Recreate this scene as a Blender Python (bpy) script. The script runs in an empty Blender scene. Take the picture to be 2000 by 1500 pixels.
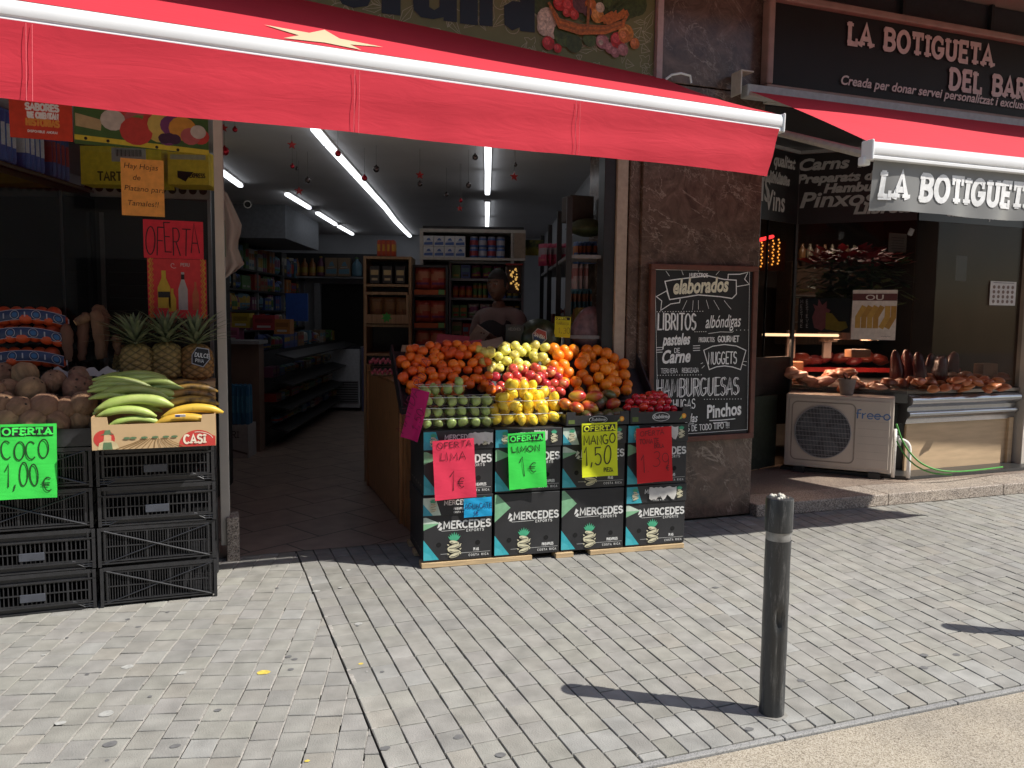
import bpy, bmesh, math, random
from mathutils import Vector, Matrix, Euler
R = math.radians
sin, cos, pi = math.sin, math.cos, math.pi
rnd = random.Random(7)
scene = bpy.context.scene
COL = scene.collection

# ------------------------------------------------------------------ camera
EYE = Vector((0, 0, 1.56)); FPX = 1560.0
PITCH, ROLL, YAW = R(5.0), R(0.7), R(20.0)
def _w(p): return Vector((p[0]*cos(YAW)+p[1]*sin(YAW), -p[0]*sin(YAW)+p[1]*cos(YAW), p[2]))
_f = Vector((0, cos(PITCH), -sin(PITCH))); _u0 = Vector((0, sin(PITCH), cos(PITCH))); _r0 = Vector((1, 0, 0))
_r = _r0*cos(ROLL)+_u0*sin(ROLL); _u = _u0*cos(ROLL)-_r0*sin(ROLL)
FWD, RT, UP = _w(_f), _w(_r), _w(_u)
cam = bpy.data.cameras.new('camera'); camo = bpy.data.objects.new('camera', cam); COL.objects.link(camo)
cam.sensor_width = 36.0; cam.lens = FPX/2000*36.0; cam.clip_end = 300; cam.clip_start = 0.05
M = Matrix.Identity(4)
for i in range(3):
    M[i][0] = RT[i]; M[i][1] = UP[i]; M[i][2] = -FWD[i]; M[i][3] = EYE[i]
camo.matrix_world = M
scene.camera = camo
# ------------------------------------------------------------------ world and sun
SUN_EL = R(47.6); SUN_H = Vector((0.836, -0.549, 0)).normalized()
SUN = Vector((SUN_H.x*cos(SUN_EL), SUN_H.y*cos(SUN_EL), sin(SUN_EL)))
w = bpy.data.worlds.new('World'); scene.world = w; w.use_nodes = True
nt = w.node_tree; sky = nt.nodes.new('ShaderNodeTexSky'); sky.sky_type = 'NISHITA'; sky.sun_disc = False
sky.sun_elevation = SUN_EL; sky.sun_rotation = math.atan2(SUN_H.x, SUN_H.y)
bg = nt.nodes['Background']; bg.inputs['Strength'].default_value = 0.125
nt.links.new(sky.outputs[0], bg.inputs[0])
sl = bpy.data.lights.new('sun', 'SUN'); sl.energy = 4.9; sl.angle = R(0.5); sl.color = (1.0, 0.955, 0.88)
so = bpy.data.objects.new('sun', sl); COL.objects.link(so)
so.rotation_euler = SUN.to_track_quat('Z', 'Y').to_euler(); so.location = (6, -6, 10)
scene.view_settings.view_transform = 'Standard'; scene.view_settings.look = 'None'
scene.view_settings.exposure = 0.4; scene.view_settings.gamma = 1.0
try:
    scene.cycles.max_bounces = 8; scene.cycles.transparent_max_bounces = 12
except Exception: pass

# ------------------------------------------------------------------ point helpers (real places read off the picture)
def ray(px, py): return RT*((px-1000)/FPX)+UP*((750-py)/FPX)+FWD
def V(px, py, v): d = ray(px, py); return EYE+d*(v/d.y)                      # on the plane at depth v behind the street line
def G(px, py, z=0.0): d = ray(px, py); return EYE+d*((z-EYE.z)/d.z)           # on a level plane
def PL(px, py, p0, n): d = ray(px, py); return EYE+d*((Vector(p0)-EYE).dot(n)/d.dot(n))
IA = R(18.2); IAX = Vector((sin(IA), cos(IA), 0)); IBX = Vector((cos(IA), -sin(IA), 0)); IROT = -IA
def IN(x, d, z=0.0): p = IBX*x+IAX*d; p.z = z; return p                       # the shop's own axes: across, depth, height
def ID(px, py, d):                                                           # at depth d along the shop's axis
    r = ray(px, py); return EYE+r*(d/r.dot(IAX))

# ------------------------------------------------------------------ mesh builder
class MB:
    def __init__(s): s.v = []; s.f = []; s.m = []; s.c = []
    def add(s, vs, fs, mi=0, M=None, col=None):
        o = len(s.v)
        for p in vs:
            p = Vector(p); s.v.append(M @ p if M else p)
        for f in fs: s.f.append([i+o for i in f]); s.m.append(mi); s.c.append(col)
        return s
    def box(s, c, d, mi=0, M=None, col=None):
        x, y, z = c; a, b, e = d[0]/2, d[1]/2, d[2]/2
        vs = [(x+i*a, y+j*b, z+k*e) for i in (-1, 1) for j in (-1, 1) for k in (-1, 1)]
        return s.add(vs, [(0,1,3,2),(4,6,7,5),(0,4,5,1),(2,3,7,6),(0,2,6,4),(1,5,7,3)], mi, M, col)
    def prism(s, pts, y0, y1, mi=0, M=None, col=None):           # outline in x,z extruded along y (y0 = front)
        n = len(pts); a = sum(pts[i][0]*pts[(i+1)%n][1]-pts[(i+1)%n][0]*pts[i][1] for i in range(n))
        if a < 0: pts = pts[::-1]
        vs = [(p[0], y0, p[1]) for p in pts]+[(p[0], y1, p[1]) for p in pts]
        fs = [tuple(range(n)), tuple(range(2*n-1, n-1, -1))]+[(i, i+n, (i+1)%n+n, (i+1)%n) for i in range(n)]
        return s.add(vs, fs, mi, M, col)
    def face(s, pts, y=0.0, mi=0, M=None, col=None):             # printed flat shape in x,z facing -y
        n = len(pts); a = sum(pts[i][0]*pts[(i+1)%n][1]-pts[(i+1)%n][0]*pts[i][1] for i in range(n))
        if a < 0: pts = pts[::-1]
        return s.add([(p[0], y, p[1]) for p in pts], [tuple(range(n))], mi, M, col)
    def ribbon(s, pts, wd, y=0.0, mi=0, M=None, dy=-0.00006):
        q = [pts[0]]
        for p in pts[1:]:
            if abs(p[0]-q[-1][0])+abs(p[1]-q[-1][1]) > 1e-6: q.append(p)
        pts = q; n = len(pts)
        if n < 2: return s
        closed = abs(pts[0][0]-pts[-1][0])+abs(pts[0][1]-pts[-1][1]) < 1e-6
        vs = []
        for i, p in enumerate(pts):
            a = pts[i-1] if i > 0 else (pts[-2] if closed else None); b = pts[i+1] if i < n-1 else (pts[1] if closed else None)
            d1 = Vector((p[0]-a[0], p[1]-a[1])).normalized() if a else None
            d2 = Vector((b[0]-p[0], b[1]-p[1])).normalized() if b else None
            d1 = d1 or d2; d2 = d2 or d1
            t = d1+d2
            t = t.normalized() if t.length > 0.2 else d2
            nrm = Vector((-t.y, t.x)); k = min(1.6, 1/max(0.3, nrm.dot(Vector((-d1.y, d1.x)))))
            ext = Vector((0, 0))
            if not closed and i == 0: ext = -d2*wd*0.3
            if not closed and i == n-1: ext = d1*wd*0.3
            for sg in (1, -1): vs.append((p[0]+ext.x+nrm.x*sg*wd/2*k, y+dy*i, p[1]+ext.y+nrm.y*sg*wd/2*k))
        return s.add(vs, [(2*i, 2*i+1, 2*i+3, 2*i+2) for i in range(n-1)], mi, M)
    def tube(s, path, r, n=10, mi=0, M=None, cap=True, col=None):
        path = [Vector(p) for p in path]; rs = r if isinstance(r, (list, tuple)) else [r]*len(path)
        vs = []; fs = []; up = Vector((0, 0, 1)); m = len(path); px = None
        for i, p in enumerate(path):
            t = (path[min(i+1, m-1)]-path[max(i-1, 0)])
            t = t.normalized() if t.length > 1e-9 else Vector((0, 0, 1))
            if px is None: px = t.cross(up) if abs(t.z) < 0.95 else t.cross(Vector((1, 0, 0)))
            px = (px-t*px.dot(t)).normalized(); py = t.cross(px)
            for k in range(n):
                a = 2*pi*k/n; vs.append(p+(px*cos(a)+py*sin(a))*rs[i])
        for i in range(m-1):
            for k in range(n): fs.append((i*n+k, i*n+(k+1)%n, (i+1)*n+(k+1)%n, (i+1)*n+k))
        if cap: fs.append(tuple(range(n-1, -1, -1))); fs.append(tuple(range((m-1)*n, m*n)))
        return s.add(vs, fs, mi, M, col)
    def lathe(s, prof, n=24, mi=0, M=None, col=None):
        vs = []; fs = []; m = len(prof)
        for r, z in prof:
            for k in range(n): a = 2*pi*k/n; vs.append((r*cos(a), r*sin(a), z))
        for i in range(m-1):
            for k in range(n): fs.append((i*n+k, i*n+(k+1)%n, (i+1)*n+(k+1)%n, (i+1)*n+k))
        if prof[0][0] > 1e-5: fs.append(tuple(range(n-1, -1, -1)))
        if prof[-1][0] > 1e-5: fs.append(tuple(range((m-1)*n, m*n)))
        return s.add(vs, fs, mi, M, col)
    def ball(s, c, r, nu=14, nv=9, mi=0, M=None, fn=None, col=None):
        rx, ry, rz = r if isinstance(r, (list, tuple)) else (r, r, r); vs = []; fs = []
        vs.append((0, 0, -1))
        for j in range(1, nv):
            t = -pi/2+pi*j/nv
            for k in range(nu): a = 2*pi*k/nu; vs.append((cos(t)*cos(a), cos(t)*sin(a), sin(t)))
        vs.append((0, 0, 1))
        for k in range(nu): fs.append((0, 1+(k+1)%nu, 1+k))
        for j in range(nv-2):
            for k in range(nu): fs.append((1+j*nu+k, 1+j*nu+(k+1)%nu, 1+(j+1)*nu+(k+1)%nu, 1+(j+1)*nu+k))
        o = 1+(nv-2)*nu
        for k in range(nu): fs.append((o+k, o+(k+1)%nu, len(vs)-1))
        out = []
        for p in vs:
            p = Vector(p)
            if fn: p = fn(p)
            out.append((c[0]+p.x*rx, c[1]+p.y*ry, c[2]+p.z*rz))
        return s.add(out, fs, mi, M, col)
    def build(s, name, mats, parent=None, smooth=None, bevel=0, loc=None, rot=None):
        me = bpy.data.meshes.new(name); me.from_pydata([tuple(p) for p in s.v], [], s.f)
        ms = mats if isinstance(mats, (list, tuple)) else [mats]
        for m in ms: me.materials.append(m)
        for p, mi in zip(me.polygons, s.m): p.material_index = mi
        if any(c is not None for c in s.c):
            at = me.color_attributes.new('tint', 'FLOAT_COLOR', 'CORNER'); i = 0
            for p, c in zip(me.polygons, s.c):
                c = c if c is not None else (1, 1, 1)
                for _ in p.loop_indices: at.data[i].color = (c[0], c[1], c[2], 1); i += 1
        if smooth is not None:
            for p in me.polygons: p.use_smooth = True
            if smooth < 180: me.set_sharp_from_angle(angle=R(smooth))
        me.update()
        return link(name, me, parent, bevel, loc, rot)
def link(name, me, parent=None, bevel=0, loc=None, rot=None):
    o = bpy.data.objects.new(name, me); COL.objects.link(o)
    if parent is not None: o.parent = parent
    if loc is not None: o.location = loc
    if rot is not None: o.rotation_euler = rot
    if bevel:
        b = o.modifiers.new('bevel', 'BEVEL'); b.width = bevel; b.segments = 2; b.limit_method = 'ANGLE'; b.angle_limit = R(40)
    return o
def tag(o, label=None, cat=None, group=None, kind=None):
    if label: o['label'] = label
    if cat: o['category'] = cat
    if group: o['group'] = group
    if kind: o['kind'] = kind
    return o
def T(name, label, cat, loc=(0, 0, 0), rotz=0.0, group=None, rot=None):
    o = bpy.data.objects.new(name, None); COL.objects.link(o); o.empty_display_size = 0.1
    o.location = loc; o.rotation_euler = rot if rot else (0, 0, rotz)
    return tag(o, label, cat, group)
def dup(o, loc=None, rot=None, label=None, group=None, parent=None, scale=None):
    c = o.copy(); COL.objects.link(c)
    if parent is not None: c.parent = parent
    if loc is not None: c.location = loc
    if rot is not None: c.rotation_euler = rot
    if scale is not None: c.scale = scale if isinstance(scale, (tuple, list)) else (scale,)*3
    if label: c['label'] = label
    if group: c['group'] = group
    for ch in list(o.children): dup(ch, parent=c)
    return c

# ------------------------------------------------------------------ materials
def _nt(name):
    m = bpy.data.materials.new(name); m.use_nodes = True; n = m.node_tree
    return m, n, n.nodes['Principled BSDF']
def N(n, t, **k):
    x = n.nodes.new(t)
    for a, b in k.items(): setattr(x, a, b)
    return x
def rgb(c): return (c[0], c[1], c[2], 1)
def mul(c, k): return tuple(min(1, max(0, x*k)) for x in c)
def mat(name, col, rough=0.6, var=0.12, scale=25.0, bump=0.0, bscale=60.0, metal=0.0, coat=0.0, rand=0.0, tint=False, col2=None, thr=(0.4, 0.6), spec=0.5, trans=0.0, stretch=None, detail=4.0, emit=None):
    m, n, p = _nt(name); L = n.links.new
    tc = N(n, 'ShaderNodeTexCoord'); src = tc.outputs['Object']
    if stretch:
        mp = N(n, 'ShaderNodeMapping'); mp.inputs['Scale'].default_value = stretch; L(src, mp.inputs['Vector']); src = mp.outputs[0]
    no = N(n, 'ShaderNodeTexNoise'); no.inputs['Scale'].default_value = scale; no.inputs['Detail'].default_value = detail
    L(src, no.inputs['Vector'])
    cr = N(n, 'ShaderNodeValToRGB'); e = cr.color_ramp.elements
    if col2 is None: e[0].position, e[1].position = 0.3, 0.7; e[0].color = rgb(mul(col, 1-var)); e[1].color = rgb(mul(col, 1+var))
    else: e[0].position, e[1].position = thr; e[0].color = rgb(col); e[1].color = rgb(col2)
    L(no.outputs['Fac'], cr.inputs[0]); out = cr.outputs[0]
    if rand:
        oi = N(n, 'ShaderNodeObjectInfo'); hs = N(n, 'ShaderNodeHueSaturation')
        mr = N(n, 'ShaderNodeMapRange'); mr.inputs[3].default_value = 1-rand; mr.inputs[4].default_value = 1+rand; L(oi.outputs['Random'], mr.inputs[0])
        mh = N(n, 'ShaderNodeMapRange'); mh.inputs[3].default_value = 0.5-rand*0.07; mh.inputs[4].default_value = 0.5+rand*0.07; L(oi.outputs['Random'], mh.inputs[0])
        L(out, hs.inputs['Color']); L(mr.outputs[0], hs.inputs['Value']); L(mh.outputs[0], hs.inputs['Hue']); out = hs.outputs[0]
    if tint:
        vc = N(n, 'ShaderNodeVertexColor', layer_name='tint'); mx = N(n, 'ShaderNodeMix', data_type='RGBA', blend_type='MULTIPLY'); mx.inputs[0].default_value = 1
        L(out, mx.inputs[6]); L(vc.outputs[0], mx.inputs[7]); out = mx.outputs[2]
    L(out, p.inputs['Base Color']); p.inputs['Roughness'].default_value = rough; p.inputs['Metallic'].default_value = metal
    p.inputs['Coat Weight'].default_value = coat; p.inputs['Coat Roughness'].default_value = 0.15; p.inputs['Specular IOR Level'].default_value = spec
    if trans: p.inputs['Transmission Weight'].default_value = trans
    if emit: p.inputs['Emission Color'].default_value = rgb(emit[0]); p.inputs['Emission Strength'].default_value = emit[1]
    if bump:
        nb = N(n, 'ShaderNodeTexNoise'); nb.inputs['Scale'].default_value = bscale; nb.inputs['Detail'].default_value = 5; L(src, nb.inputs['Vector'])
        bp = N(n, 'ShaderNodeBump'); bp.inputs['Strength'].default_value = bump; bp.inputs['Distance'].default_value = 0.01
        L(nb.outputs['Fac'], bp.inputs['Height']); L(bp.outputs[0], p.inputs['Normal'])
    return m
def emis(name, col, st):
    m = bpy.data.materials.new(name); m.use_nodes = True; n = m.node_tree; n.nodes.remove(n.nodes['Principled BSDF'])
    e = N(n, 'ShaderNodeEmission'); e.inputs[0].default_value = rgb(col); e.inputs[1].default_value = st
    n.links.new(e.outputs[0], n.nodes['Material Output'].inputs[0]); return m
def glass(name, tint=(0.9, 0.92, 0.92), ior=1.5, rough=0.0, gloss=1.0):
    m = bpy.data.materials.new(name); m.use_nodes = True; n = m.node_tree; n.nodes.remove(n.nodes['Principled BSDF']); L = n.links.new
    t = N(n, 'ShaderNodeBsdfTransparent'); t.inputs[0].default_value = rgb(tint)
    g = N(n, 'ShaderNodeBsdfGlossy'); g.inputs['Roughness'].default_value = rough; g.inputs[0].default_value = (gloss, gloss, gloss, 1)
    lw_ = N(n, 'ShaderNodeLayerWeight'); lw_.inputs[0].default_value = .5; pw = N(n, 'ShaderNodeMath', operation='POWER'); L(lw_.outputs['Facing'], pw.inputs[0]); pw.inputs[1].default_value = 5
    f0 = ((ior-1)/(ior+1))**2; fr = N(n, 'ShaderNodeMath', operation='MULTIPLY_ADD'); L(pw.outputs[0], fr.inputs[0]); fr.inputs[1].default_value = 1-f0; fr.inputs[2].default_value = f0
    mx = N(n, 'ShaderNodeMixShader'); L(fr.outputs[0], mx.inputs[0]); L(t.outputs[0], mx.inputs[1]); L(g.outputs[0], mx.inputs[2])
    L(mx.outputs[0], n.nodes['Material Output'].inputs[0]); return m
def marble(name, base, vein, sc=3.0):
    m, n, p = _nt(name); L = n.links.new
    tc = N(n, 'ShaderNodeTexCoord'); mp = N(n, 'ShaderNodeMapping'); mp.inputs['Rotation'].default_value = (0.3, 0.75, 0.4); L(tc.outputs['Object'], mp.inputs[0])
    n2 = N(n, 'ShaderNodeTexNoise'); n2.inputs['Scale'].default_value = sc*1.6; n2.inputs['Detail'].default_value = 10; n2.inputs['Roughness'].default_value = 0.72; n2.inputs['Distortion'].default_value = 1.2; L(mp.outputs[0], n2.inputs['Vector'])
    c2 = N(n, 'ShaderNodeValToRGB'); e = c2.color_ramp.elements; e[0].position, e[1].position = 0.34, 0.72; e[0].color = rgb(mul(base, 0.55)); e[1].color = rgb(mul(base, 1.9)); x = e.new(.5); x.color = rgb(base); L(n2.outputs['Fac'], c2.inputs[0])
    last = c2.outputs[0]
    for k, (s_, w_, amt) in enumerate(((sc*.55, .010, .7), (sc*1.3, .010, .5), (sc*2.6, .015, .25))):
        nv = N(n, 'ShaderNodeTexNoise'); nv.inputs['Scale'].default_value = s_; nv.inputs['Detail'].default_value = 7; nv.inputs['Roughness'].default_value = .62; nv.inputs['Distortion'].default_value = .9
        mv = N(n, 'ShaderNodeMapping'); mv.inputs['Location'].default_value = (k*7.3, k*3.1, k*5.7); mv.inputs['Scale'].default_value = (1.5, 1.5, .8); L(mp.outputs[0], mv.inputs[0]); L(mv.outputs[0], nv.inputs['Vector'])
        sb = N(n, 'ShaderNodeMath', operation='SUBTRACT'); sb.inputs[1].default_value = .5; L(nv.outputs['Fac'], sb.inputs[0]); ab = N(n, 'ShaderNodeMath', operation='ABSOLUTE'); L(sb.outputs[0], ab.inputs[0])
        cr = N(n, 'ShaderNodeValToRGB'); e = cr.color_ramp.elements; e[0].position = 0.0; e[1].position = w_; e[0].color = (amt, amt, amt, 1); e[1].color = (0, 0, 0, 1); L(ab.outputs[0], cr.inputs[0])
        nm = N(n, 'ShaderNodeTexNoise'); nm.inputs['Scale'].default_value = sc*.8; L(mv.outputs[0], nm.inputs['Vector']); cm = N(n, 'ShaderNodeValToRGB'); e = cm.color_ramp.elements; e[0].position, e[1].position = .42, .56; L(nm.outputs['Fac'], cm.inputs[0])
        mm = N(n, 'ShaderNodeMath', operation='MULTIPLY'); L(cr.outputs[0], mm.inputs[0]); L(cm.outputs[0], mm.inputs[1])
        mx = N(n, 'ShaderNodeMix', data_type='RGBA'); L(mm.outputs[0], mx.inputs[0]); L(last, mx.inputs[6]); mx.inputs[7].default_value = rgb(vein); last = mx.outputs[2]
    L(last, p.inputs['Base Color']); p.inputs['Roughness'].default_value = 0.25; return m
def speck(name, c1, c2, c3, sc=220.0, rough=0.9, bump=0.5):
    m, n, p = _nt(name); L = n.links.new
    tc = N(n, 'ShaderNodeTexCoord')
    vo = N(n, 'ShaderNodeTexVoronoi'); vo.inputs['Scale'].default_value = sc; L(tc.outputs['Object'], vo.inputs['Vector'])
    sp = N(n, 'ShaderNodeSeparateColor'); L(vo.outputs['Color'], sp.inputs[0])
    cr = N(n, 'ShaderNodeValToRGB'); e = cr.color_ramp.elements; e[0].position = 0.12; e[1].position = 0.8; e[0].color = rgb(c2); e[1].color = rgb(c3)
    x = cr.color_ramp.elements.new(0.3); x.color = rgb(c1); x = cr.color_ramp.elements.new(0.6); x.color = rgb(mul(c1, 1.1)); L(sp.outputs[0], cr.inputs[0])
    no = N(n, 'ShaderNodeTexNoise'); no.inputs['Scale'].default_value = 2.5; no.inputs['Detail'].default_value = 6; L(tc.outputs['Object'], no.inputs['Vector'])
    c2n = N(n, 'ShaderNodeValToRGB'); e = c2n.color_ramp.elements; e[0].position, e[1].position = 0.3, 0.7; e[0].color = (0.82, 0.82, 0.82, 1); e[1].color = (1.1, 1.09, 1.05, 1); L(no.outputs['Fac'], c2n.inputs[0])
    mx = N(n, 'ShaderNodeMix', data_type='RGBA', blend_type='MULTIPLY'); mx.inputs[0].default_value = 1; L(cr.outputs[0], mx.inputs[6]); L(c2n.outputs[0], mx.inputs[7])
    L(mx.outputs[2], p.inputs['Base Color']); p.inputs['Roughness'].default_value = rough
    bp = N(n, 'ShaderNodeBump'); bp.inputs['Strength'].default_value = bump; bp.inputs['Distance'].default_value = 0.004; L(vo.outputs['Distance'], bp.inputs['Height']); L(bp.outputs[0], p.inputs['Normal'])
    return m
def wood(name, c, k=0.35, sc=(30, 30, 2.0), rough=0.5):
    return mat(name, mul(c, 1-k), rough, scale=3.0, col2=mul(c, 1+k), thr=(0.35, 0.68), stretch=sc, bump=0.15, bscale=8)
def cloth(name, c, c_t=0.3, rough=0.85, sc=900.0):     # woven awning cloth, a little light comes through it
    m, n, p = _nt(name); L = n.links.new
    tc = N(n, 'ShaderNodeTexCoord')
    no = N(n, 'ShaderNodeTexNoise'); no.inputs['Scale'].default_value = 3.5; no.inputs['Detail'].default_value = 5; L(tc.outputs['Object'], no.inputs['Vector'])
    cr = N(n, 'ShaderNodeValToRGB'); e = cr.color_ramp.elements; e[0].position, e[1].position = 0.3, 0.7; e[0].color = rgb(mul(c, 0.96)); e[1].color = rgb(mul(c, 1.03)); L(no.outputs['Fac'], cr.inputs[0])
    L(cr.outputs[0], p.inputs['Base Color']); p.inputs['Roughness'].default_value = rough; p.inputs['Specular IOR Level'].default_value = 0.3
    p.inputs['Sheen Weight'].default_value = 0.0
    tr = N(n, 'ShaderNodeBsdfTranslucent'); L(cr.outputs[0], tr.inputs[0]); mx = N(n, 'ShaderNodeMixShader'); mx.inputs[0].default_value = c_t
    L(p.outputs[0], mx.inputs[1]); L(tr.outputs[0], mx.inputs[2]); L(mx.outputs[0], n.nodes['Material Output'].inputs[0])
    n2 = N(n, 'ShaderNodeTexNoise'); n2.inputs['Scale'].default_value = 9.0; n2.inputs['Detail'].default_value = 5; n2.inputs['Distortion'].default_value = 1.5; mp = N(n, 'ShaderNodeMapping'); mp.inputs['Scale'].default_value = (.35, 1, 1.6); L(tc.outputs['Object'], mp.inputs[0]); L(mp.outputs[0], n2.inputs['Vector'])
    bp = N(n, 'ShaderNodeBump'); bp.inputs['Strength'].default_value = 0.16; bp.inputs['Distance'].default_value = 0.02; L(n2.outputs['Fac'], bp.inputs['Height']); L(bp.outputs[0], p.inputs['Normal'])
    return m
_mc = {}
def flat(col, rough=0.6, **k):       # small cached plain stock: paper, print, plastic
    key = (tuple(round(x, 3) for x in col), rough, tuple(sorted(k.items())))
    if key not in _mc: _mc[key] = mat('stock', col, rough, **k)
    return _mc[key]
BLACK = (0.012, 0.012, 0.013); WHITE = (0.8, 0.8, 0.78)
INK = flat(BLACK, 0.6); PAPERW = flat(WHITE, 0.7)
M_METAL = mat('aluminium', (0.62, 0.62, 0.62), 0.35, 0.05, metal=0.9)
M_WHITEMETAL = mat('white_lacquer', (0.82, 0.82, 0.8), 0.3, 0.04, 8, coat=0.3)
M_CREAM = mat('cream_paint', (0.5, 0.46, 0.4), 0.5, 0.08, 6)
M_DARK = mat('dark_paint', (0.02, 0.02, 0.022), 0.4, 0.2)
M_GLASS = glass('shop_glass', (0.86, 0.88, 0.88), 1.45, 0.0, 0.8)
M_PLASTIC = glass('clear_plastic', (0.98, 0.985, 0.98), 1.3, 0.1)
M_CARD = mat('cardboard', (0.42, 0.26, 0.13), 0.85, 0.1, 12)
# ------------------------------------------------------------------ lettering
def arc(cx, cy, rx, ry, a0, a1, n=10): return [(cx+rx*cos(R(a0+(a1-a0)*i/n)), cy+ry*sin(R(a0+(a1-a0)*i/n))) for i in range(n+1)]
GL = {
 'A': (.62, [[(0, 0), (.31, 1), (.62, 0)], [(.11, .33), (.51, .33)]]),
 'B': (.58, [[(.06, 0), (.06, 1)], [(.06, 1), (.3, 1)]+arc(.3, .76, .24, .24, 90, -90)+[(.06, .52)], [(.3, .52)]+arc(.3, .26, .27, .26, 90, -90)+[(.06, 0)]]),
 'C': (.6, [arc(.33, .5, .33, .5, 50, 310, 16)]),
 'D': (.62, [[(.06, 0), (.06, 1)], [(.06, 1), (.25, 1)]+arc(.25, .5, .36, .5, 90, -90, 14)+[(.06, 0)]]),
 'E': (.5, [[(.06, 0), (.06, 1)], [(.06, 1), (.5, 1)], [(.06, .52), (.42, .52)], [(.06, 0), (.5, 0)]]),
 'F': (.5, [[(.06, 0), (.06, 1)], [(.06, 1), (.5, 1)], [(.06, .52), (.42, .52)]]),
 'G': (.65, [arc(.33, .5, .33, .5, 50, 330, 16)+[(.62, .42), (.38, .42)]]),
 'H': (.6, [[(.06, 0), (.06, 1)], [(.56, 0), (.56, 1)], [(.06, .52), (.56, .52)]]),
 'I': (.2, [[(.1, 0), (.1, 1)]]),
 'J': (.4, [[(.34, 1), (.34, .25)]+arc(.17, .2, .17, .2, 0, -160, 8)]),
 'K': (.56, [[(.06, 0), (.06, 1)], [(.52, 1), (.08, .45)], [(.2, .58), (.56, 0)]]),
 'L': (.48, [[(.06, 1), (.06, 0), (.48, 0)]]),
 'M': (.74, [[(.04, 0), (.08, 1), (.37, .25), (.66, 1), (.7, 0)]]),
 'N': (.62, [[(.06, 0), (.06, 1), (.56, 0), (.56, 1)]]),
 'O': (.68, [arc(.34, .5, .33, .5, 90, 450, 20)]),
 'P': (.54, [[(.06, 0), (.06, 1)], [(.06, 1), (.28, 1)]+arc(.28, .74, .24, .26, 90, -90)+[(.06, .48)]]),
 'R': (.58, [[(.06, 0), (.06, 1)], [(.06, 1), (.28, 1)]+arc(.28, .75, .24, .25, 90, -90)+[(.06, .5)], [(.26, .5), (.56, 0)]]),
 'S': (.54, [arc(.27, .75, .23, .24, 30, 260, 12)+arc(.27, .26, .25, .26, 80, -150, 12)]),
 'T': (.6, [[(0, 1), (.6, 1)], [(.3, 1), (.3, 0)]]),
 'U': (.62, [[(.06, 1), (.06, .3)]+arc(.31, .28, .25, .28, 180, 360, 12)+[(.56, 1)]]),
 'V': (.6, [[(0, 1), (.3, 0), (.6, 1)]]),
 'X': (.58, [[(0, 0), (.58, 1)], [(0, 1), (.58, 0)]]),
 'Y': (.58, [[(0, 1), (.29, .5), (.58, 1)], [(.29, .5), (.29, 0)]]),
 'Z': (.56, [[(0, 1), (.54, 1), (0, 0), (.56, 0)]]),
 '0': (.56, [arc(.28, .5, .26, .5, 90, 450, 20)]),
 '1': (.34, [[(.02, .72), (.2, 1), (.2, 0)]]),
 '3': (.52, [arc(.25, .76, .23, .24, 140, -80, 10)+arc(.25, .27, .26, .27, 80, -140, 10)]),
 '5': (.54, [[(.5, 1), (.1, 1), (.07, .56)]+arc(.26, .32, .27, .32, 120, -140, 14)]),
 '9': (.52, [arc(.26, .7, .23, .3, 0, 360, 14), [(.49, .7), (.46, .3), (.3, 0)]]),
 '-': (.36, [[(.04, .5), (.32, .5)]]),
 ',': (.2, [[(.12, .08), (.04, -.16)]]), '.': (.16, [[(.06, 0), (.1, .04)]]), '!': (.2, [[(.1, 1), (.1, .3)], [(.1, .06), (.1, 0)]]),
 '€': (.62, [arc(.38, .5, .27, .46, 55, 305, 14), [(0, .58), (.48, .58)], [(0, .42), (.44, .42)]]), ' ': (.34, []),
}
SERIF = {'L': [(.06, 1, .3), (.06, 0, .22)], 'A': [(.02, 0, .34), (.6, 0, .34)], 'B': [(.0, 1, .14), (.0, 0, .14)], 'T': [(.3, 0, .36)], 'I': [(.1, 0, .36), (.1, 1, .36)],
         'U': [(.06, 1, .32), (.56, 1, .32)], 'E': [(.0, 1, .14), (.0, 0, .14)], 'D': [(.0, 1, .14), (.0, 0, .14)], 'R': [(.06, 0, .32), (.56, 0, .28), (.0, 1, .14)], 'O': [], 'G': []}
VSER = {'T': [(.03, .86), (.57, .86)], 'L': [(.45, .12)], 'E': [(.47, .88), (.47, .12)], 'G': [(.56, .8)]}
def strokes(mb, s, x, z, h, wd, y=0.0, sp=0.16, jit=0.0, shear=0.0, serif=False, mi=0, sx=1.0, rot=0.0, rg=None, M=None):
    rg = rg or rnd; cx = 0.0
    for ci, ch in enumerate(s):
        g = GL.get(ch)
        if g is None: cx += .4; continue
        jz, jr, js = (rg.uniform(-1, 1)*jit*.08, rg.uniform(-1, 1)*jit*.10, 1+rg.uniform(-1, 1)*jit*.08)
        def tr(p):
            a, b = p[0], p[1]*js+jz; a, b = a-b*jr, b
            a = (cx+a+b*shear)*h*sx; b = b*h
            return (x+a*cos(rot)-b*sin(rot), z+a*sin(rot)+b*cos(rot))
        for k, pl in enumerate(g[1]): mb.ribbon([tr(p) for p in pl], wd, y-0.0004*(k+1), mi, M, dy=-0.00003)
        if serif:
            for k, (sxx, sz, sw) in enumerate(SERIF.get(ch, [])):
                zz = min(max(sz, .07), .93); mb.ribbon([tr((sxx-sw/2, zz)), tr((sxx+sw/2, zz))], wd*.62, y-0.003-0.0004*k, mi, M)
            for k, (sxx, sz) in enumerate(VSER.get(ch, [])):
                mb.ribbon([tr((sxx, sz-.1)), tr((sxx, sz+.1))], wd*.6, y-0.0045-0.0004*k, mi, M)
        cx += g[0]+sp
    return cx*h*sx
def swidth(s, h, sp=0.16, sx=1.0): return (sum(GL[c][0] if c in GL else .4 for c in s)+sp*(len(s)-1))*h*sx
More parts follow.
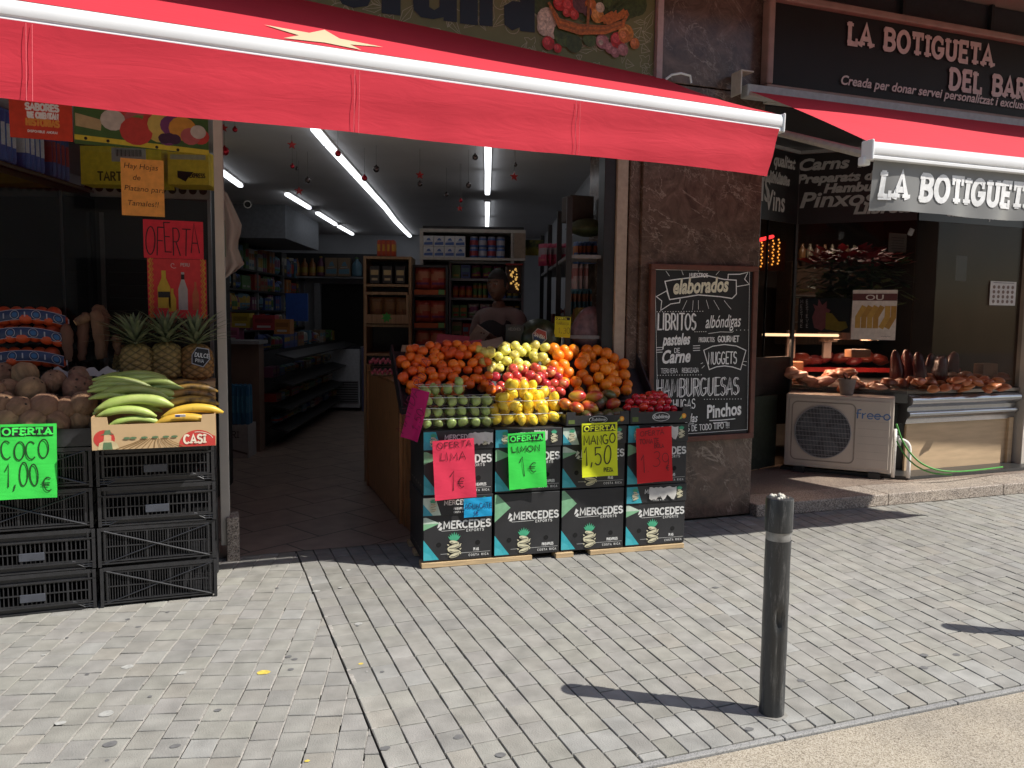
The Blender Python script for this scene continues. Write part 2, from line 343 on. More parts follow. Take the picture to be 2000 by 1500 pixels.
def text(s, size, x, z, m, parent, y=0.0, align='LEFT', off=0.0, shear=0.0, name='lettering', rot=0.0, sx=1.0):
    cu = bpy.data.curves.new('tmp', 'FONT'); cu.body = s; cu.size = size; cu.align_x = align; cu.offset = off; cu.shear = shear; cu.fill_mode = 'FRONT'; cu.resolution_u = 3
    o = bpy.data.objects.new('tmp', cu); COL.objects.link(o)
    dg = bpy.context.evaluated_depsgraph_get(); me = bpy.data.meshes.new_from_object(o.evaluated_get(dg))
    bpy.data.objects.remove(o); bpy.data.curves.remove(cu); me.name = name
    for v in me.vertices:
        a, b = v.co.x*sx, v.co.y; v.co = (x+a*cos(rot)-b*sin(rot), y, z+a*sin(rot)+b*cos(rot))
    me.materials.clear(); me.materials.append(m)
    return link(name, me, parent)
# ================================================================== SETTING
M_PAVER = mat('paver_concrete', (0.268, 0.263, 0.245), 0.9, 0.17, 9.0, bump=0.35, bscale=160, tint=True, detail=8, spec=0.25)
M_MORTAR = mat('joint_dirt', (0.022, 0.021, 0.02), 0.95, 0.3, 40)
M_SAND = mat('joint_sand', (0.34, 0.32, 0.29), 0.95, 0.3, 60)
def clip(poly, f):
    out = []
    for i in range(len(poly)):
        a, b = poly[i-1], poly[i]; fa, fb = f(a), f(b)
        if (fa >= 0) != (fb >= 0):
            t = fa/(fa-fb); out.append((a[0]+(b[0]-a[0])*t, a[1]+(b[1]-a[1])*t))
        if fb >= 0: out.append(b)
    return out
KERB_V = 2.345
def pavers():
    mb = MB(); rg = random.Random(3)
    mb.add([(-7, KERB_V, -.011), (12, KERB_V, -.011), (12, 5.4, -.011), (-7, 5.4, -.011)], [(0, 1, 2, 3)], 1, col=(1, 1, 1))
    def slab(poly, tone, gap):
        if len(poly) < 3: return
        cx = sum(p[0] for p in poly)/len(poly); cy = sum(p[1] for p in poly)/len(poly)
        r = min(math.hypot(p[0]-cx, p[1]-cy) for p in poly)
        if r < .02: return
        tz = rg.uniform(-.0012, .0012); tx, ty = rg.uniform(-.012, .012), rg.uniform(-.012, .012)
        def ins(p, d):
            l = math.hypot(p[0]-cx, p[1]-cy); k = max(0, 1-d/l*1.3); return (cx+(p[0]-cx)*k, cy+(p[1]-cy)*k)
        poly = [(p[0]+rg.uniform(-.0016, .0016), p[1]+rg.uniform(-.0016, .0016)) for p in poly]; n = len(poly); outer = [ins(p, gap) for p in poly]; inner = [ins(p, gap+.0025) for p in poly]
        zf = lambda p: tz+(p[0]-cx)*tx+(p[1]-cy)*ty
        vs = [(p[0], p[1], -.012) for p in outer]+[(p[0], p[1], zf(p)-.0025) for p in outer]+[(p[0], p[1], zf(p)) for p in inner]
        fs = [tuple(range(2*n, 3*n))]
        for i in range(n):
            j = (i+1) % n; fs += [(i, j, n+j, n+i), (n+i, n+j, 2*n+j, 2*n+i)]
        mb.add(vs, fs, 0, col=tone)
    def tone(x, y):
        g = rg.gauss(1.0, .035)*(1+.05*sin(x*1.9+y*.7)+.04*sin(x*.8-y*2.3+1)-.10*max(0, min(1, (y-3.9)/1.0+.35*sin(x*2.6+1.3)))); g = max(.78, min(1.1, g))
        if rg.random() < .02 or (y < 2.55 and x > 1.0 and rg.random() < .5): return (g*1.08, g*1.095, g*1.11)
        if rg.random() < .06: return (g*1.03, g*1.0, g*.95)
        if rg.random() < .05: return (g*.9, g*.9, g*.9)
        return (g, g*rg.uniform(.985, 1.005), g*rg.uniform(.95, 1.0))
    # field in front of the fruit stand: rows at right angles to the shop front
    W, Lh = .106, .135; x = .442; k = 0
    while x < 9.6:
        y = KERB_V+.016-rg.uniform(0, Lh)
        while y < 5.35:
            l = Lh*(1+.2*min(1, max(0, (x-1)/1.5)))*rg.uniform(.93, 1.07)
            def P(a, b): return (a+(3.7-b)*(.028-.128*min(1, max(0, (a-1.3)/1.5)))+.036, b)
            q = clip([P(x, y), P(x+W, y+.003), P(x+W, y+l+.003), P(x, y+l)], lambda p: p[1]-(KERB_V+.012))
            slab(q, tone(x, y), .0033)
            y += l
        x += W
    # field in front of the crates: rows run obliquely
    a = R(-104.3); dx, dy = cos(a), sin(a); nx, ny = -dy, dx
    if nx < 0: nx, ny = -nx, -ny
    W2, L2 = .107, .128
    for i in range(-46, 34):
        o = rg.uniform(0, L2)
        bx, by = .36+nx*i*W2, 4.966+ny*i*W2
        for j in range(-16, 42):
            l = L2; s0 = j*l+o
            q = [(bx+dx*s0, by+dy*s0), (bx+nx*W2+dx*s0, by+ny*W2+dy*s0), (bx+nx*W2+dx*(s0+l), by+ny*W2+dy*(s0+l)), (bx+dx*(s0+l), by+dy*(s0+l))]
            cx = sum(p[0] for p in q)/4; cy = sum(p[1] for p in q)/4
            if cx < -4.6 or cx > .8 or cy < 2.2 or cy > 5.5: continue
            q = clip(q, lambda p: p[1]-(KERB_V+.012)); q = clip(q, lambda p: 5.35-p[1]) if q else q
            q = clip(q, lambda p: (.437+(4.978-p[1])*.028)-p[0]) if q else q
            if q: slab(q, tone(-1, 3.5), .0034)
        p0 = (bx, by); seg = [(bx+dx*t, by+dy*t) for t in (-2, 4)]
        L = []
        for t in range(-40, 90):
            p = (bx+dx*t*.05, by+dy*t*.05)
            if KERB_V+.02 < p[1] < 5.3 and p[0] < .437+(4.978-p[1])*.028-.004 and p[0] > -4.6: L.append(p)
        for q0, q1 in zip(L, L[1:]):
            if rg.random() < .12: continue
            w0 = rg.uniform(.0012, .0030)
            mb.add([(q0[0]-nx*w0, q0[1]-ny*w0, -.0015), (q0[0]+nx*w0, q0[1]+ny*w0, -.0015), (q1[0]+nx*w0, q1[1]+ny*w0, -.0015), (q1[0]-nx*w0, q1[1]-ny*w0, -.0015)], [(0, 1, 2, 3)], 2, col=(1, 1, 1))
    # narrow edging strip between the two fields
    y = KERB_V+.02
    while y < 5.1:
        l = rg.uniform(.1, .4); u0 = .449+(4.978-y)*.028; u1 = .449+(4.978-y-l)*.028
        mb.add([(u0-.004, y, -.001), (u0+.014, y, -.001), (u1+.014, y+l-.003, -.001), (u1-.004, y+l-.003, -.001)], [(0, 1, 2, 3)], 2, col=(1, 1, 1)); y += l
    return mb
M_GUM = mat('gum_spot', (0.13, 0.13, 0.13), 0.9, 0.2, 50); M_GUM2 = mat('pale_spot', (0.36, 0.36, 0.34), 0.9, 0.2, 60); M_YEL = mat('yellow_splash', (0.60, 0.46, 0.08), 0.8, 0.2, 60)
pv = pavers()
rg = random.Random(12)
def splat(mb, c, r, mi, el=1.0):
    n = 11; a0 = rg.uniform(0, 6)
    mb.add([(c[0]+r*el*cos(2*pi*i/n)*rg.uniform(.8, 1.1)*.85, c[1]+r*sin(2*pi*i/n)*rg.uniform(.8, 1.1)*.85, .0024) for i in range(n)], [tuple(range(n))], mi, col=(1, 1, 1))
for (px, py, r, mi) in [(515, 1314, .028, 5), (216, 1454, .025, 3), (342, 1458, .018, 3), (564, 1283, .016, 3), (576, 1288, .014, 3), (568, 1308, .014, 3), (752, 1462, .018, 3), (896, 1440, .02, 3), (978, 1475, .02, 3),
        (425, 1388, .015, 3), (700, 1219, .02, 4), (207, 1395, .03, 4), (356, 1315, .018, 4), (618, 1155, .02, 4), (250, 1303, .025, 4), (118, 1413, .02, 4), (705, 1297, .012, 5), (600, 1487, .009, 5), (665, 1148, .012, 4), (1805, 1280, .02, 3),
        (1868, 1279, .018, 3), (1398, 1148, .018, 3), (1805, 1305, .02, 3), (1360, 1385, .02, 3), (1150, 1222, .012, 4), (270, 1225, .014, 3), (250, 1210, .012, 3), (1565, 1330, .02, 3), (1463, 1425, .018, 3), (85, 1280, .01, 4), (680, 1114, .016, 4)]:
    g = G(px, py); splat(pv, g, r, mi, 1.25)
for _ in range(45):
    splat(pv, (rg.uniform(-1.5, 6), rg.uniform(2.5, 5.0)), rg.uniform(.004, .013), rg.choice([3, 3, 4]))
pv.build('pavement', [M_PAVER, M_MORTAR, M_SAND, M_GUM, M_GUM2, M_YEL])['kind'] = 'structure'
M_ROAD = speck('road_aggregate', (0.31, 0.275, 0.22), (0.19, 0.16, 0.125), (0.42, 0.38, 0.32), 260, 0.95, 0.35)
mb = MB(); mb.add([(-30, -14, -.006), (40, -14, -.006), (40, KERB_V-.03, -.006), (-30, KERB_V-.03, -.006)], [(0, 1, 2, 3)])
mb.build('road', M_ROAD)['kind'] = 'structure'
mb = MB(); x = -7.0
while x < 12:
    l = rg.uniform(.8, 1.0); mb.box((x+l/2, KERB_V-.012, -.04), (l-.004, .026, .086)); x += l
M_KERB = speck('kerb_stone', (0.25, 0.25, 0.25), (0.18, 0.18, 0.18), (0.3, 0.3, 0.3), 260, 0.8, 0.2)
mb.build('kerb', M_KERB, bevel=.004)['kind'] = 'structure'
mb = MB(); mb.add([(-30, -14, -.03), (40, -14, -.03), (40, 30, -.03), (-30, 30, -.03)], [(0, 1, 2, 3)])
mb.build('ground', M_MORTAR)['kind'] = 'structure'
# raised granite step in front of the butcher's
M_GRAN = speck('granite', (0.30, 0.25, 0.21), (0.12, 0.1, 0.09), (0.5, 0.44, 0.38), 150, 0.55, 0.15)
M_GRANS = speck('polished_granite', (0.26, 0.2, 0.16), (0.12, 0.09, 0.08), (0.4, 0.33, 0.28), 190, 0.35, 0.03)
mb = MB(); x = 3.9
while x < 10:
    l = 1.32; mb.box((x+l/2, 5.1+.17, .05), (l-.004, .34, .1)); x += l
mb.build('stone_step', M_GRAN, bevel=.008)['kind'] = 'structure'
mb = MB(); mb.add([(3.9, 5.44, .099), (10, 5.44, .099), (10, 9, .099), (3.9, 9, .099)], [(0, 1, 2, 3)])
mb.build('entrance_floor', M_GRANS)['kind'] = 'structure'
# grocery floor, inner walls, ceiling
def tilemat():
    m, n, p = _nt('floor_tiles'); L = n.links.new
    tc = N(n, 'ShaderNodeTexCoord'); mp = N(n, 'ShaderNodeMapping'); mp.inputs['Rotation'].default_value = (0, 0, R(-28)); mp.inputs['Scale'].default_value = (1.9, 1.9, 1); L(tc.outputs['Object'], mp.inputs[0])
    b = N(n, 'ShaderNodeTexBrick'); b.inputs['Color1'].default_value = (.30, .22, .18, 1); b.inputs['Color2'].default_value = (.24, .18, .15, 1); b.inputs['Mortar'].default_value = (.02, .018, .016, 1)
    b.inputs['Scale'].default_value = 1.0; b.inputs['Mortar Size'].default_value = .012; b.inputs['Brick Width'].default_value = 1.0; b.inputs['Row Height'].default_value = .8; L(mp.outputs[0], b.inputs['Vector'])
    no = N(n, 'ShaderNodeTexNoise'); no.inputs['Scale'].default_value = 6; no.inputs['Detail'].default_value = 7; L(tc.outputs['Object'], no.inputs['Vector'])
    mx = N(n, 'ShaderNodeMix', data_type='RGBA', blend_type='OVERLAY'); mx.inputs[0].default_value = .5; L(b.outputs['Color'], mx.inputs[6]); L(no.outputs['Fac'], mx.inputs[7])
    L(mx.outputs[2], p.inputs['Base Color']); p.inputs['Roughness'].default_value = .38; return m
IR0, IR1 = IN(1.0, 13.5), IN(-3.9, 13.5); IL = IN(-3.9, 4.1)
mb = MB(); mb.add([(-2.6, 5.26, .004), (2.8, 5.26, .004), (IR0.x, IR0.y, .004), (IR1.x, IR1.y, .004)], [(0, 1, 2, 3)])
mb.build('floor', tilemat())['kind'] = 'structure'
M_CEIL = mat('ceiling_plaster', (0.5, 0.5, 0.52), 0.9, 0.05, 3); M_WALLIN = mat('inner_plaster', (0.38, 0.39, 0.42), 0.9, 0.08, 3)
mb = MB(); cp = [(-2.7, 5.27), (2.82, 5.27), (IR0.x, IR0.y), (IR1.x, IR1.y)]
mb.add([(x, y, 2.84) for x, y in cp]+[(x, y, 2.98) for x, y in cp], [(3, 2, 1, 0), (4, 5, 6, 7)]+[(i, (i+1) % 4, 4+(i+1) % 4, 4+i) for i in range(4)]); mb.build('ceiling', M_CEIL)['kind'] = 'structure'
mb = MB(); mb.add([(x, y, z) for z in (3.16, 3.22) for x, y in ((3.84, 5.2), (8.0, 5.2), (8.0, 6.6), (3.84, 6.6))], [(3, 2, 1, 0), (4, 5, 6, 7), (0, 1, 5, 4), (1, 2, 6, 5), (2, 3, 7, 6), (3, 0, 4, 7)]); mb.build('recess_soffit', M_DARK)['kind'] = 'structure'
mb = MB()
def wall(mb, a, b, z0, z1, th=.1):
    a, b = Vector((a[0], a[1])), Vector((b[0], b[1])); d = (b-a); n = Vector((-d.y, d.x)).normalized()*th
    pts = [a, b, b+n, a+n]; vs = [(p.x, p.y, z0) for p in pts]+[(p.x, p.y, z1) for p in pts]
    mb.add(vs, [(3, 2, 1, 0), (4, 5, 6, 7), (0, 1, 5, 4), (1, 2, 6, 5), (2, 3, 7, 6), (3, 0, 4, 7)])
wall(mb, (IR0.x, IR0.y), (2.86, 5.42), 0, 2.84, -.1); wall(mb, (IR0.x, IR0.y), (IR1.x, IR1.y), 0, 2.84, -.1); wall(mb, (IR1.x, IR1.y), (-2.66, 5.3), 0, 2.84, .1)
mb.build('inner_wall', M_WALLIN)['kind'] = 'structure'
# the building above: storeys that jut out over both shops
M_RENDER = mat('render', (0.30, 0.22, 0.18), 0.85, 0.1, 3, bump=0.2, bscale=40)
b = T('building', 'upper storeys of the building jutting out above both shop fronts', 'building', (2.5, 5.2, 4.24))
mb = MB(); mb.box((0, 3.25, 1.3), (18, 9.30, 2.6)); mb.build('overhang', M_RENDER, b)
mb = MB(); mb.box((-2.05, .1, -1.15), (5.0, .16, .6)); mb.build('lintel', M_DARK, b)
M_SW = mat('side_wall_paint', (.5, .46, .4), .7)
mb = MB(); mb.box((-6.3, .3, -2.1), (2.6, .3, 4.2)); mb.build('side_wall', M_SW, b)
mb = MB(); mb.box((7.0, .2, -2.1), (2.3, .2, 4.16)); mb.build('side_wall', M_SW, b)
mb = MB(); mb.box((3.4, .12, -.16), (5.6, .1, .30)); mb.build('transom_panel', mat('transom_dark', (.03, .03, .035), .3), b)
for x in (1.8, 2.75, 3.72, 4.6): mb = MB(); mb.box((x, .055, -.16), (.03, .04, .3)); mb.build('transom_bar', M_DARK, b)
# marble pillar between the shops
M_MARB = marble('brown_marble', (0.115, 0.074, 0.057), (0.42, 0.33, 0.27), 3.2)
p = T('marble_pillar', 'dark brown veined marble pillar between the two shops', 'pillar', (3.33, 5.16, 0))
mb = MB(); mb.box((.04, .35, 1.62), (1.02, .7, 3.2)); mb.box((.04, .35, 3.73), (1.02, .7, 1.0)); mb.build('front_slab', M_MARB, p, bevel=.004)
mb = MB(); mb.box((-.515, .37, 2.12), (.084, .68, 4.2)); mb.build('edge_slab', M_MARB, p, bevel=.004)
# door post left, door frame right
d = T('door_post', 'slim cream metal post between the window and the open doorway', 'post', (0.0, 5.23, 0))
mb = MB(); mb.box((.0, .0, 1.5), (.052, .07, 2.8)); mb.build('upright', M_CREAM, d, bevel=.004)
mb = MB(); mb.box((.02, .035, 1.5), (.02, .05, 2.8)); mb.build('guide_rail', M_METAL, d)
mb = MB(); mb.box((.045, .02, .14), (.075, .16, .28)); mb.build('stone_foot', M_GRAN, d, bevel=.006)
d = T('door_frame', 'cream door jamb beside the marble pillar with black shutter rail', 'door frame', (2.72, 5.24, 0))
mb = MB(); mb.box((.0, .0, 1.4), (.085, .08, 2.8)); mb.build('upright', mat('jamb_paint', (.42, .33, .26), .5), d, bevel=.004)
mb = MB(); mb.box((-.09, .03, 1.4), (.09, .1, 2.8)); mb.build('shutter_rail', M_DARK, d, bevel=.004)

# ================================================================== AWNING OF THE GROCERY
M_RED = cloth('red_awning_cloth', (0.57, 0.032, 0.052), 0.06)
M_BAR = mat('white_bar', (0.82, 0.82, 0.82), 0.28, 0.03, 5, coat=0.4)
def bar_mesh(u0, u1, h=.098, dep=.075):
    prof = [(-.5, .12), (-.5, .62), (-.44, .82), (-.28, .96), (0, 1.0), (.3, .97), (.5, .9), (.5, 0), (-.28, 0), (-.28, .06), (-.42, .07), (-.42, .2), (-.36, .26), (-.44, .3), (-.5, .36)]
    prof = [(-.36, 0), (-.42, .03), (-.42, .17), (-.36, .22), (-.36, .27), (-.46, .33), (-.5, .45), (-.5, .68), (-.43, .86), (-.28, .97), (0, 1), (.5, .96), (.5, 0)]
    mb = MB(); n = len(prof)
    vs = [(u0, a*dep, b*h) for a, b in prof]+[(u1, a*dep, b*h) for a, b in prof]
    mb.add(vs, [tuple(range(n-1, -1, -1)), tuple(range(n, 2*n))]+[(i, (i+1) % n, n+(i+1) % n, n+i) for i in range(n)])
    return mb
def valance_mesh(u0, u1, h, nu, amp, sw=.02):
    mb = MB(); nv = 7; vs = []; fs = []; rg = random.Random(5)
    ph = [rg.uniform(0, 6) for _ in range(5)]
    for i in range(nu+1):
        u = u0+(u1-u0)*i/nu
        for j in range(nv+1):
            t = j/nv; e = max(0, 1-abs(u-u1)/.5)
            y = amp*t*(sin(u*5+ph[0])+.6*sin(u*11+ph[1])+.3*sin(u*23+ph[2])+.35*sin(u*3+t*5))+sw*t*e*e*2+.004*sin(t*9+u*2)*amp/.006
            hh = h+.0154*(u1-u)
            vs.append((u-.035*t*e*e, y, -hh*t+.004*sin(u*4+ph[3])*t-(.012*(1-t)*0)))
    for i in range(nu):
        for j in range(nv): a = i*(nv+1)+j; fs.append((a, a+1, a+nv+2, a+nv+1))
    return mb.add(vs, fs)
aw = T('red_awning', 'red fabric awning with a pale star and white front bar over the fruit shop', 'awning', (0, 3.87, 2.587))
U0, U1 = -3.4, 3.008
def tz(u): return 0.036*(1-(u+.8)/3.73)*1.0
ob = bar_mesh(U0, U1).build('front_bar', M_BAR, aw, smooth=35, rot=(0, R(1.5), 0), loc=(0, 0, .10))
mb = MB(); mb.box((U1+.006, 0, .049), (.014, .086, .108)); mb.build('end_cap', M_WHITEMETAL, ob, bevel=.008)
def fab_pt(u, t, lift=0.0):        # t 0 at the bar, 1 at the wall
    y = -.012+1.29*t; fr_ = .2005-.0262*u; bk_ = .893-.0777*u; z = fr_+(bk_-fr_)*t-.028*sin(pi*t)+.006*sin(u*2.3+1)*sin(pi*t)
    return Vector((u, y, z+lift))
mb = MB(); nu, nv = 60, 12
vs = [fab_pt(U0+.02+(U1-.05-U0)*i/nu, j/nv) for i in range(nu+1) for j in range(nv+1)]
mb.add(vs, [(i*(nv+1)+j, (i+1)*(nv+1)+j, (i+1)*(nv+1)+j+1, i*(nv+1)+j+1) for i in range(nu) for j in range(nv)])
mb.build('canopy', M_RED, aw, smooth=180)
va = valance_mesh(U0+.01, U1-.03, .255, 150, .0045).build('valance', M_RED, aw, smooth=180, loc=(0, -.046, .108), rot=(0, R(1.5), 0))
M_STITCH = cloth('pale_red_stitching', (0.8, 0.2, 0.22), .2)
for u in (-.72, .60, 1.72, -1.9):
    mb = MB()
    for k in (0, .022): mb.tube([(u+k, -.009-.0008*j, -.006-(.25+.0154*(3-u))*j/6) for j in range(7)], .0011, 4)
    mb.build('seam', M_STITCH, va)
st = []; su = V(632, 80, 4.1).x
for i in range(10):
    a = i*pi/5+.12; rr = .30 if i % 2 == 0 else .125
    x_, y_ = su+rr*sin(a), .20+rr*cos(a); st.append(fab_pt(x_, max(.015, y_/1.29), .005))
mb = MB(); mb.add(st, [tuple(range(len(st)))]); mb.build('star_emblem', cloth('pale_yellow_cloth', (0.60, 0.50, 0.32), .1), aw)
mb = MB(); mb.tube([(U0, 1.27, .60), (U1-.1, 1.27, .58)], .05, 12); mb.build('roller', M_WHITEMETAL, aw)
mb = MB(); mb.tube([fab_pt(2.5, .02, -.06), fab_pt(1.6, .5, -.12), fab_pt(2.5, .97, -.12)], .02, 8); mb.build('folding_arm', M_WHITEMETAL, aw)
mb = MB()
a0 = V(1306, 152, 5.12); 
pts = [V(x, y, 5.08)-Vector((0, 3.87, 2.587)) for x, y in ((1300, 155), (1312, 146), (1330, 143), (1348, 148), (1350, 162))]
mb.tube(pts, .008, 8); mb.build('wall_bracket', M_WHITEMETAL, aw)

# ================================================================== GREEN SHOP SIGN
sg = T('shop_sign', 'green printed fascia sign with black letters and a vegetable basket', 'sign', (1.0, 5.13, 3.2))
mb = MB(); mb.box((-.55, .02, .5), (4.9, .04, 1.04)); mb.build('panel', mat('olive_print', (0.19, 0.19, 0.07), .55, .08, 5), sg)
mb = MB(); mb.box((1.93, .0, .5), (.045, .07, 1.08)); mb.build('frame', mat('pinkish_edge', (0.5, 0.36, 0.33), .5), sg)
def sl_(px, py): q = V(px, py, 5.13); return (q.x-1.0, q.z-3.2)
mb = MB(); rg = random.Random(21)
LN = flat((0.44, 0.42, 0.27), .6)
for _ in range(190):
    x, z = rg.uniform(-.7, 1.88), rg.uniform(.02, .85); s = rg.uniform(.03, .065); a = rg.uniform(0, 6); k = rg.randrange(4)
    if k == 0:
        mb.ribbon([(x+s*cos(t*.42), z+s*.9*sin(t*.42)) for t in range(16)], .004, -.0008); mb.ribbon([(x, z+s*.9), (x+.01, z+s*1.3)], .004, -.001)
    elif k == 1:
        mb.ribbon([(x-s*1.4*cos(a), z-s*1.4*sin(a)), (x-s*.5*sin(a), z+s*.5*cos(a)), (x+s*1.4*cos(a), z+s*1.4*sin(a)), (x+s*.5*sin(a), z-s*.5*cos(a)), (x-s*1.4*cos(a), z-s*1.4*sin(a))], .004, -.0008)
        mb.ribbon([(x-s*cos(a), z-s*sin(a)), (x+s*cos(a), z+s*sin(a))], .003, -.0012)
    elif k == 2:
        for d in (-.5, 0, .5): mb.ribbon([(x, z), (x+s*1.3*cos(a+d), z+s*1.3*sin(a+d))], .004, -.0008-.0003*(d+1))
        mb.ribbon(arc(x, z, s*1.3, s*1.3, math.degrees(a)-30, math.degrees(a)+30, 6), .004, -.002)
    else:
        mb.ribbon([(x+s*(.4+.5*((t*7) % 3)/2)*cos(t*.5), z+s*(.4+.5*((t*7) % 3)/2)*sin(t*.5)) for t in range(13)], .0035, -.0008)
mb.build('line_drawing', LN, sg)
mb = MB()
def blk(px0, px1, py0, py1, rnd_=0): 
    a = sl_(px0, py0); b = sl_(px1, py1); return a, b
# lower halves of black condensed letters
def letter(pts, y=-.004): mb.face([sl_(*q) for q in pts], y)
letter([(655, -14), (672, -14), (682, 0), (700, 0), (712, -12), (730, -12), (718, 12), (690, 16), (668, 8)])
letter([(745, -10), (782, -10), (782, 31), (745, 26)])
letter([(805, -10), (838, -10), (838, 14), (848, 20), (858, 14), (858, -10), (892, -10), (892, 44), (866, 41), (866, 34), (846, 38), (822, 34), (808, 20)])
letter([(898, -10), (933, -10), (933, 50), (898, 46)]); letter([(936, -10), (962, -10), (962, 52), (936, 50)])
letter([(984, 12), (1000, 2), (1016, 4), (1010, -10), (1044, -10), (1044, 64), (1016, 61), (1014, 54), (1000, 60), (985, 48)])
mb.build('lettering', flat((.012, .012, .012), .4), sg)
# printed basket of vegetables
mb = MB()
cols = [(0.42, .02, .015), (.45, .13, .02), (.42, .03, .02), (.5, .2, .03), (.07, .1, .02), (.35, .14, .13), (.12, .05, .05), (.05, .07, .015), (.45, .36, .26), (.3, .1, .02)]
mats_v = [mat('printed_colour', mul(c, 1.2), .5, .35, 55) for c in cols]+[mat('printed_highlight', tuple(min(.8, x*1.5+.05) for x in c), .5, .35, 70) for c in cols]
def disc(px, py, r, mi, el=1.0, y=-.003):
    c = sl_(px, py); mb.face([(c[0]+r*cos(2*pi*i/14), c[1]+r*el*sin(2*pi*i/14)) for i in range(14)], y, mi)
k = 0
def D2(px, py, r, mi, el=1.0):
    global k; k += 1; disc(px, py, r/FPX*5.9, mi, el, -.003-.00035*k)
    if mi in (0, 1, 2, 3, 5, 8) and r > 7: disc(px-r*.25, py-r*.28, r*.55/FPX*5.9, mi+10, el, -.003-.00035*k-.00015)
for px in range(1060, 1245, 14): D2(px, 14+6*sin(px*.1), 22, 7)
for (x, y, r, m) in [(1070, 40, 22, 8), (1062, 55, 14, 8), (1078, 62, 13, 8), (1102, 68, 22, 4), (1096, 62, 14, 7), (1070, 85, 12, 0), (1088, 95, 8, 0), (1120, 86, 16, 7), (1150, 78, 13, 4), (1175, 82, 13, 5), (1172, 84, 5, 8), (1190, 95, 10, 5), (1205, 80, 15, 0), (1221, 66, 16, 3), (1218, 72, 12, 1), (1215, 98, 11, 5), (1238, 86, 10, 1), (1200, 104, 9, 5), (1092, 8, 13, 0), (1110, 14, 15, 0), (1133, 8, 17, 6), (1120, 30, 9, 2), (1152, 12, 12, 1), (1165, 32, 13, 3), (1170, 16, 9, 8), (1105, 26, 8, 2), (1145, 24, 9, 6), (1185, 6, 10, 4)]: D2(x, y, r, m)
def stk(pts, wd, mi):
    global k; k += 1; mb.ribbon([sl_(*q) for q in pts], wd/FPX*5.9, -.003-.00035*k, mi, dy=-.00002)
for q in ([(1178, 44), (1215, 22)], [(1190, 44), (1222, 26)], [(1172, 40), (1200, 24)], [(1184, 46), (1212, 34)]): stk(q, 8, 1)
for q in ([(1186, 22), (1198, 6)], [(1195, 24), (1212, 6)], [(1203, 26), (1225, 8)]): stk(q, 4, 7)
for o_ in range(4): stk([(1070+o_*3, 8+o_*7), (1090, 40+o_*5), (1130, 52+o_*5), (1180, 54+o_*4), (1215, 44+o_*3), (1224-o_*3, 30+o_*4)], 5, 1 if o_ % 2 else 9)
stk([(1145, 60), (1148, -10)], 5, 9)
mb.build('basket_picture', mats_v, sg)
# ================================================================== BUTCHER'S: awning
M_RED2 = cloth('red_awning_cloth_faded', (0.59, 0.038, 0.058), 0.06)
M_VINYL = mat('grey_vinyl', (0.26, 0.26, 0.255), 0.34, 0.1, 4, coat=0.5)
LETW = flat((0.9, 0.9, 0.89), .5)
O2 = Vector((3.455, 3.65, 2.455))
aw2 = T('red_awning', 'red awning with grey lettered valance over the butcher window', 'awning', O2)
ob = bar_mesh(0, 3.57, .10, .08).build('front_bar', M_BAR, aw2, smooth=35)
mb = MB(); mb.box((-.007, .0, .05), (.016, .09, .115)); mb.box((.0, .03, -.005), (.05, .05, .05)); mb.build('end_cap', M_WHITEMETAL, ob, bevel=.01)
def fab2(s, t, lift=0.0):
    x = .03+.15*t+s*(3.52-.15*t); return Vector((x, 1.4*t, .09+.66*t+.01*sin(pi*t)+.012*sin(x*2.1)*sin(pi*t)+lift))
mb = MB(); nu, nv = 50, 12
vs = [fab2(i/nu, j/nv) for i in range(nu+1) for j in range(nv+1)]
mb.add(vs, [(i*(nv+1)+j, (i+1)*(nv+1)+j, (i+1)*(nv+1)+j+1, i*(nv+1)+j+1) for i in range(nu) for j in range(nv)])
mb.build('canopy', M_RED2, aw2, smooth=180)
mb = MB(); nu, nv = 120, 8
def valp(u, t):
    e = max(0, 1-u/.35)
    return Vector((.04+u+.035*t*e, .004*sin(u*7)*t+.007*t*sin(u*17+1)+.02*t*sin(u*2)+.05*t*e*e, .0-.275*t+.006*sin(u*5)*t))
vs = [valp(3.47*i/nu, j/nv) for i in range(nu+1) for j in range(nv+1)]
mb.add(vs, [(i*(nv+1)+j, i*(nv+1)+j+1, (i+1)*(nv+1)+j+1, (i+1)*(nv+1)+j) for i in range(nu) for j in range(nv)])
va2 = mb.build('valance', M_VINYL, aw2, smooth=180)
mb = MB(); q = V(1722, 372, 3.65)-O2
strokes(mb, 'LA BOTIGUETA DEL BARRI', q.x+.01, -.185, .135, .034, 0, serif=True, sp=.24, sx=1.0)
for i, v in enumerate(mb.v):
    u = v.x-.04; t = max(0, min(1, -v.z/.275)); w_ = valp(u, t); mb.v[i] = Vector((v.x, w_.y-.0025+v.y*.35, v.z-.01))
mb.build('lettering', LETW, va2)
mb = MB(); mb.box((1.86, 1.41, .745), (3.4, .09, .09)); mb.build('roller_case', mat('case_grey', (.4, .4, .38), .5), aw2, bevel=.008)
M_ARM = mat('beige_arm', (0.5, 0.45, 0.38), 0.45)
mb = MB(); mb.tube([(.06, .03, .03), (.25, 1.12, .40)], .026, 8); mb.build('folding_arm', M_ARM, aw2); mb = MB(); mb.tube([(3.4, .05, .03), (2.8, .7, .2), (3.4, 1.25, .5)], .024, 8); mb.build('folding_arm', M_ARM, aw2)
mb = MB(); a = V(1421, 200, 5.05)-O2
mb.box((.10, 1.42, .79), (.012, .12, .16)); mb.box((.15, 1.42, .875), (.11, .12, .012)); mb.build('wall_bracket', M_ARM, aw2, bevel=.004)
mb = MB()
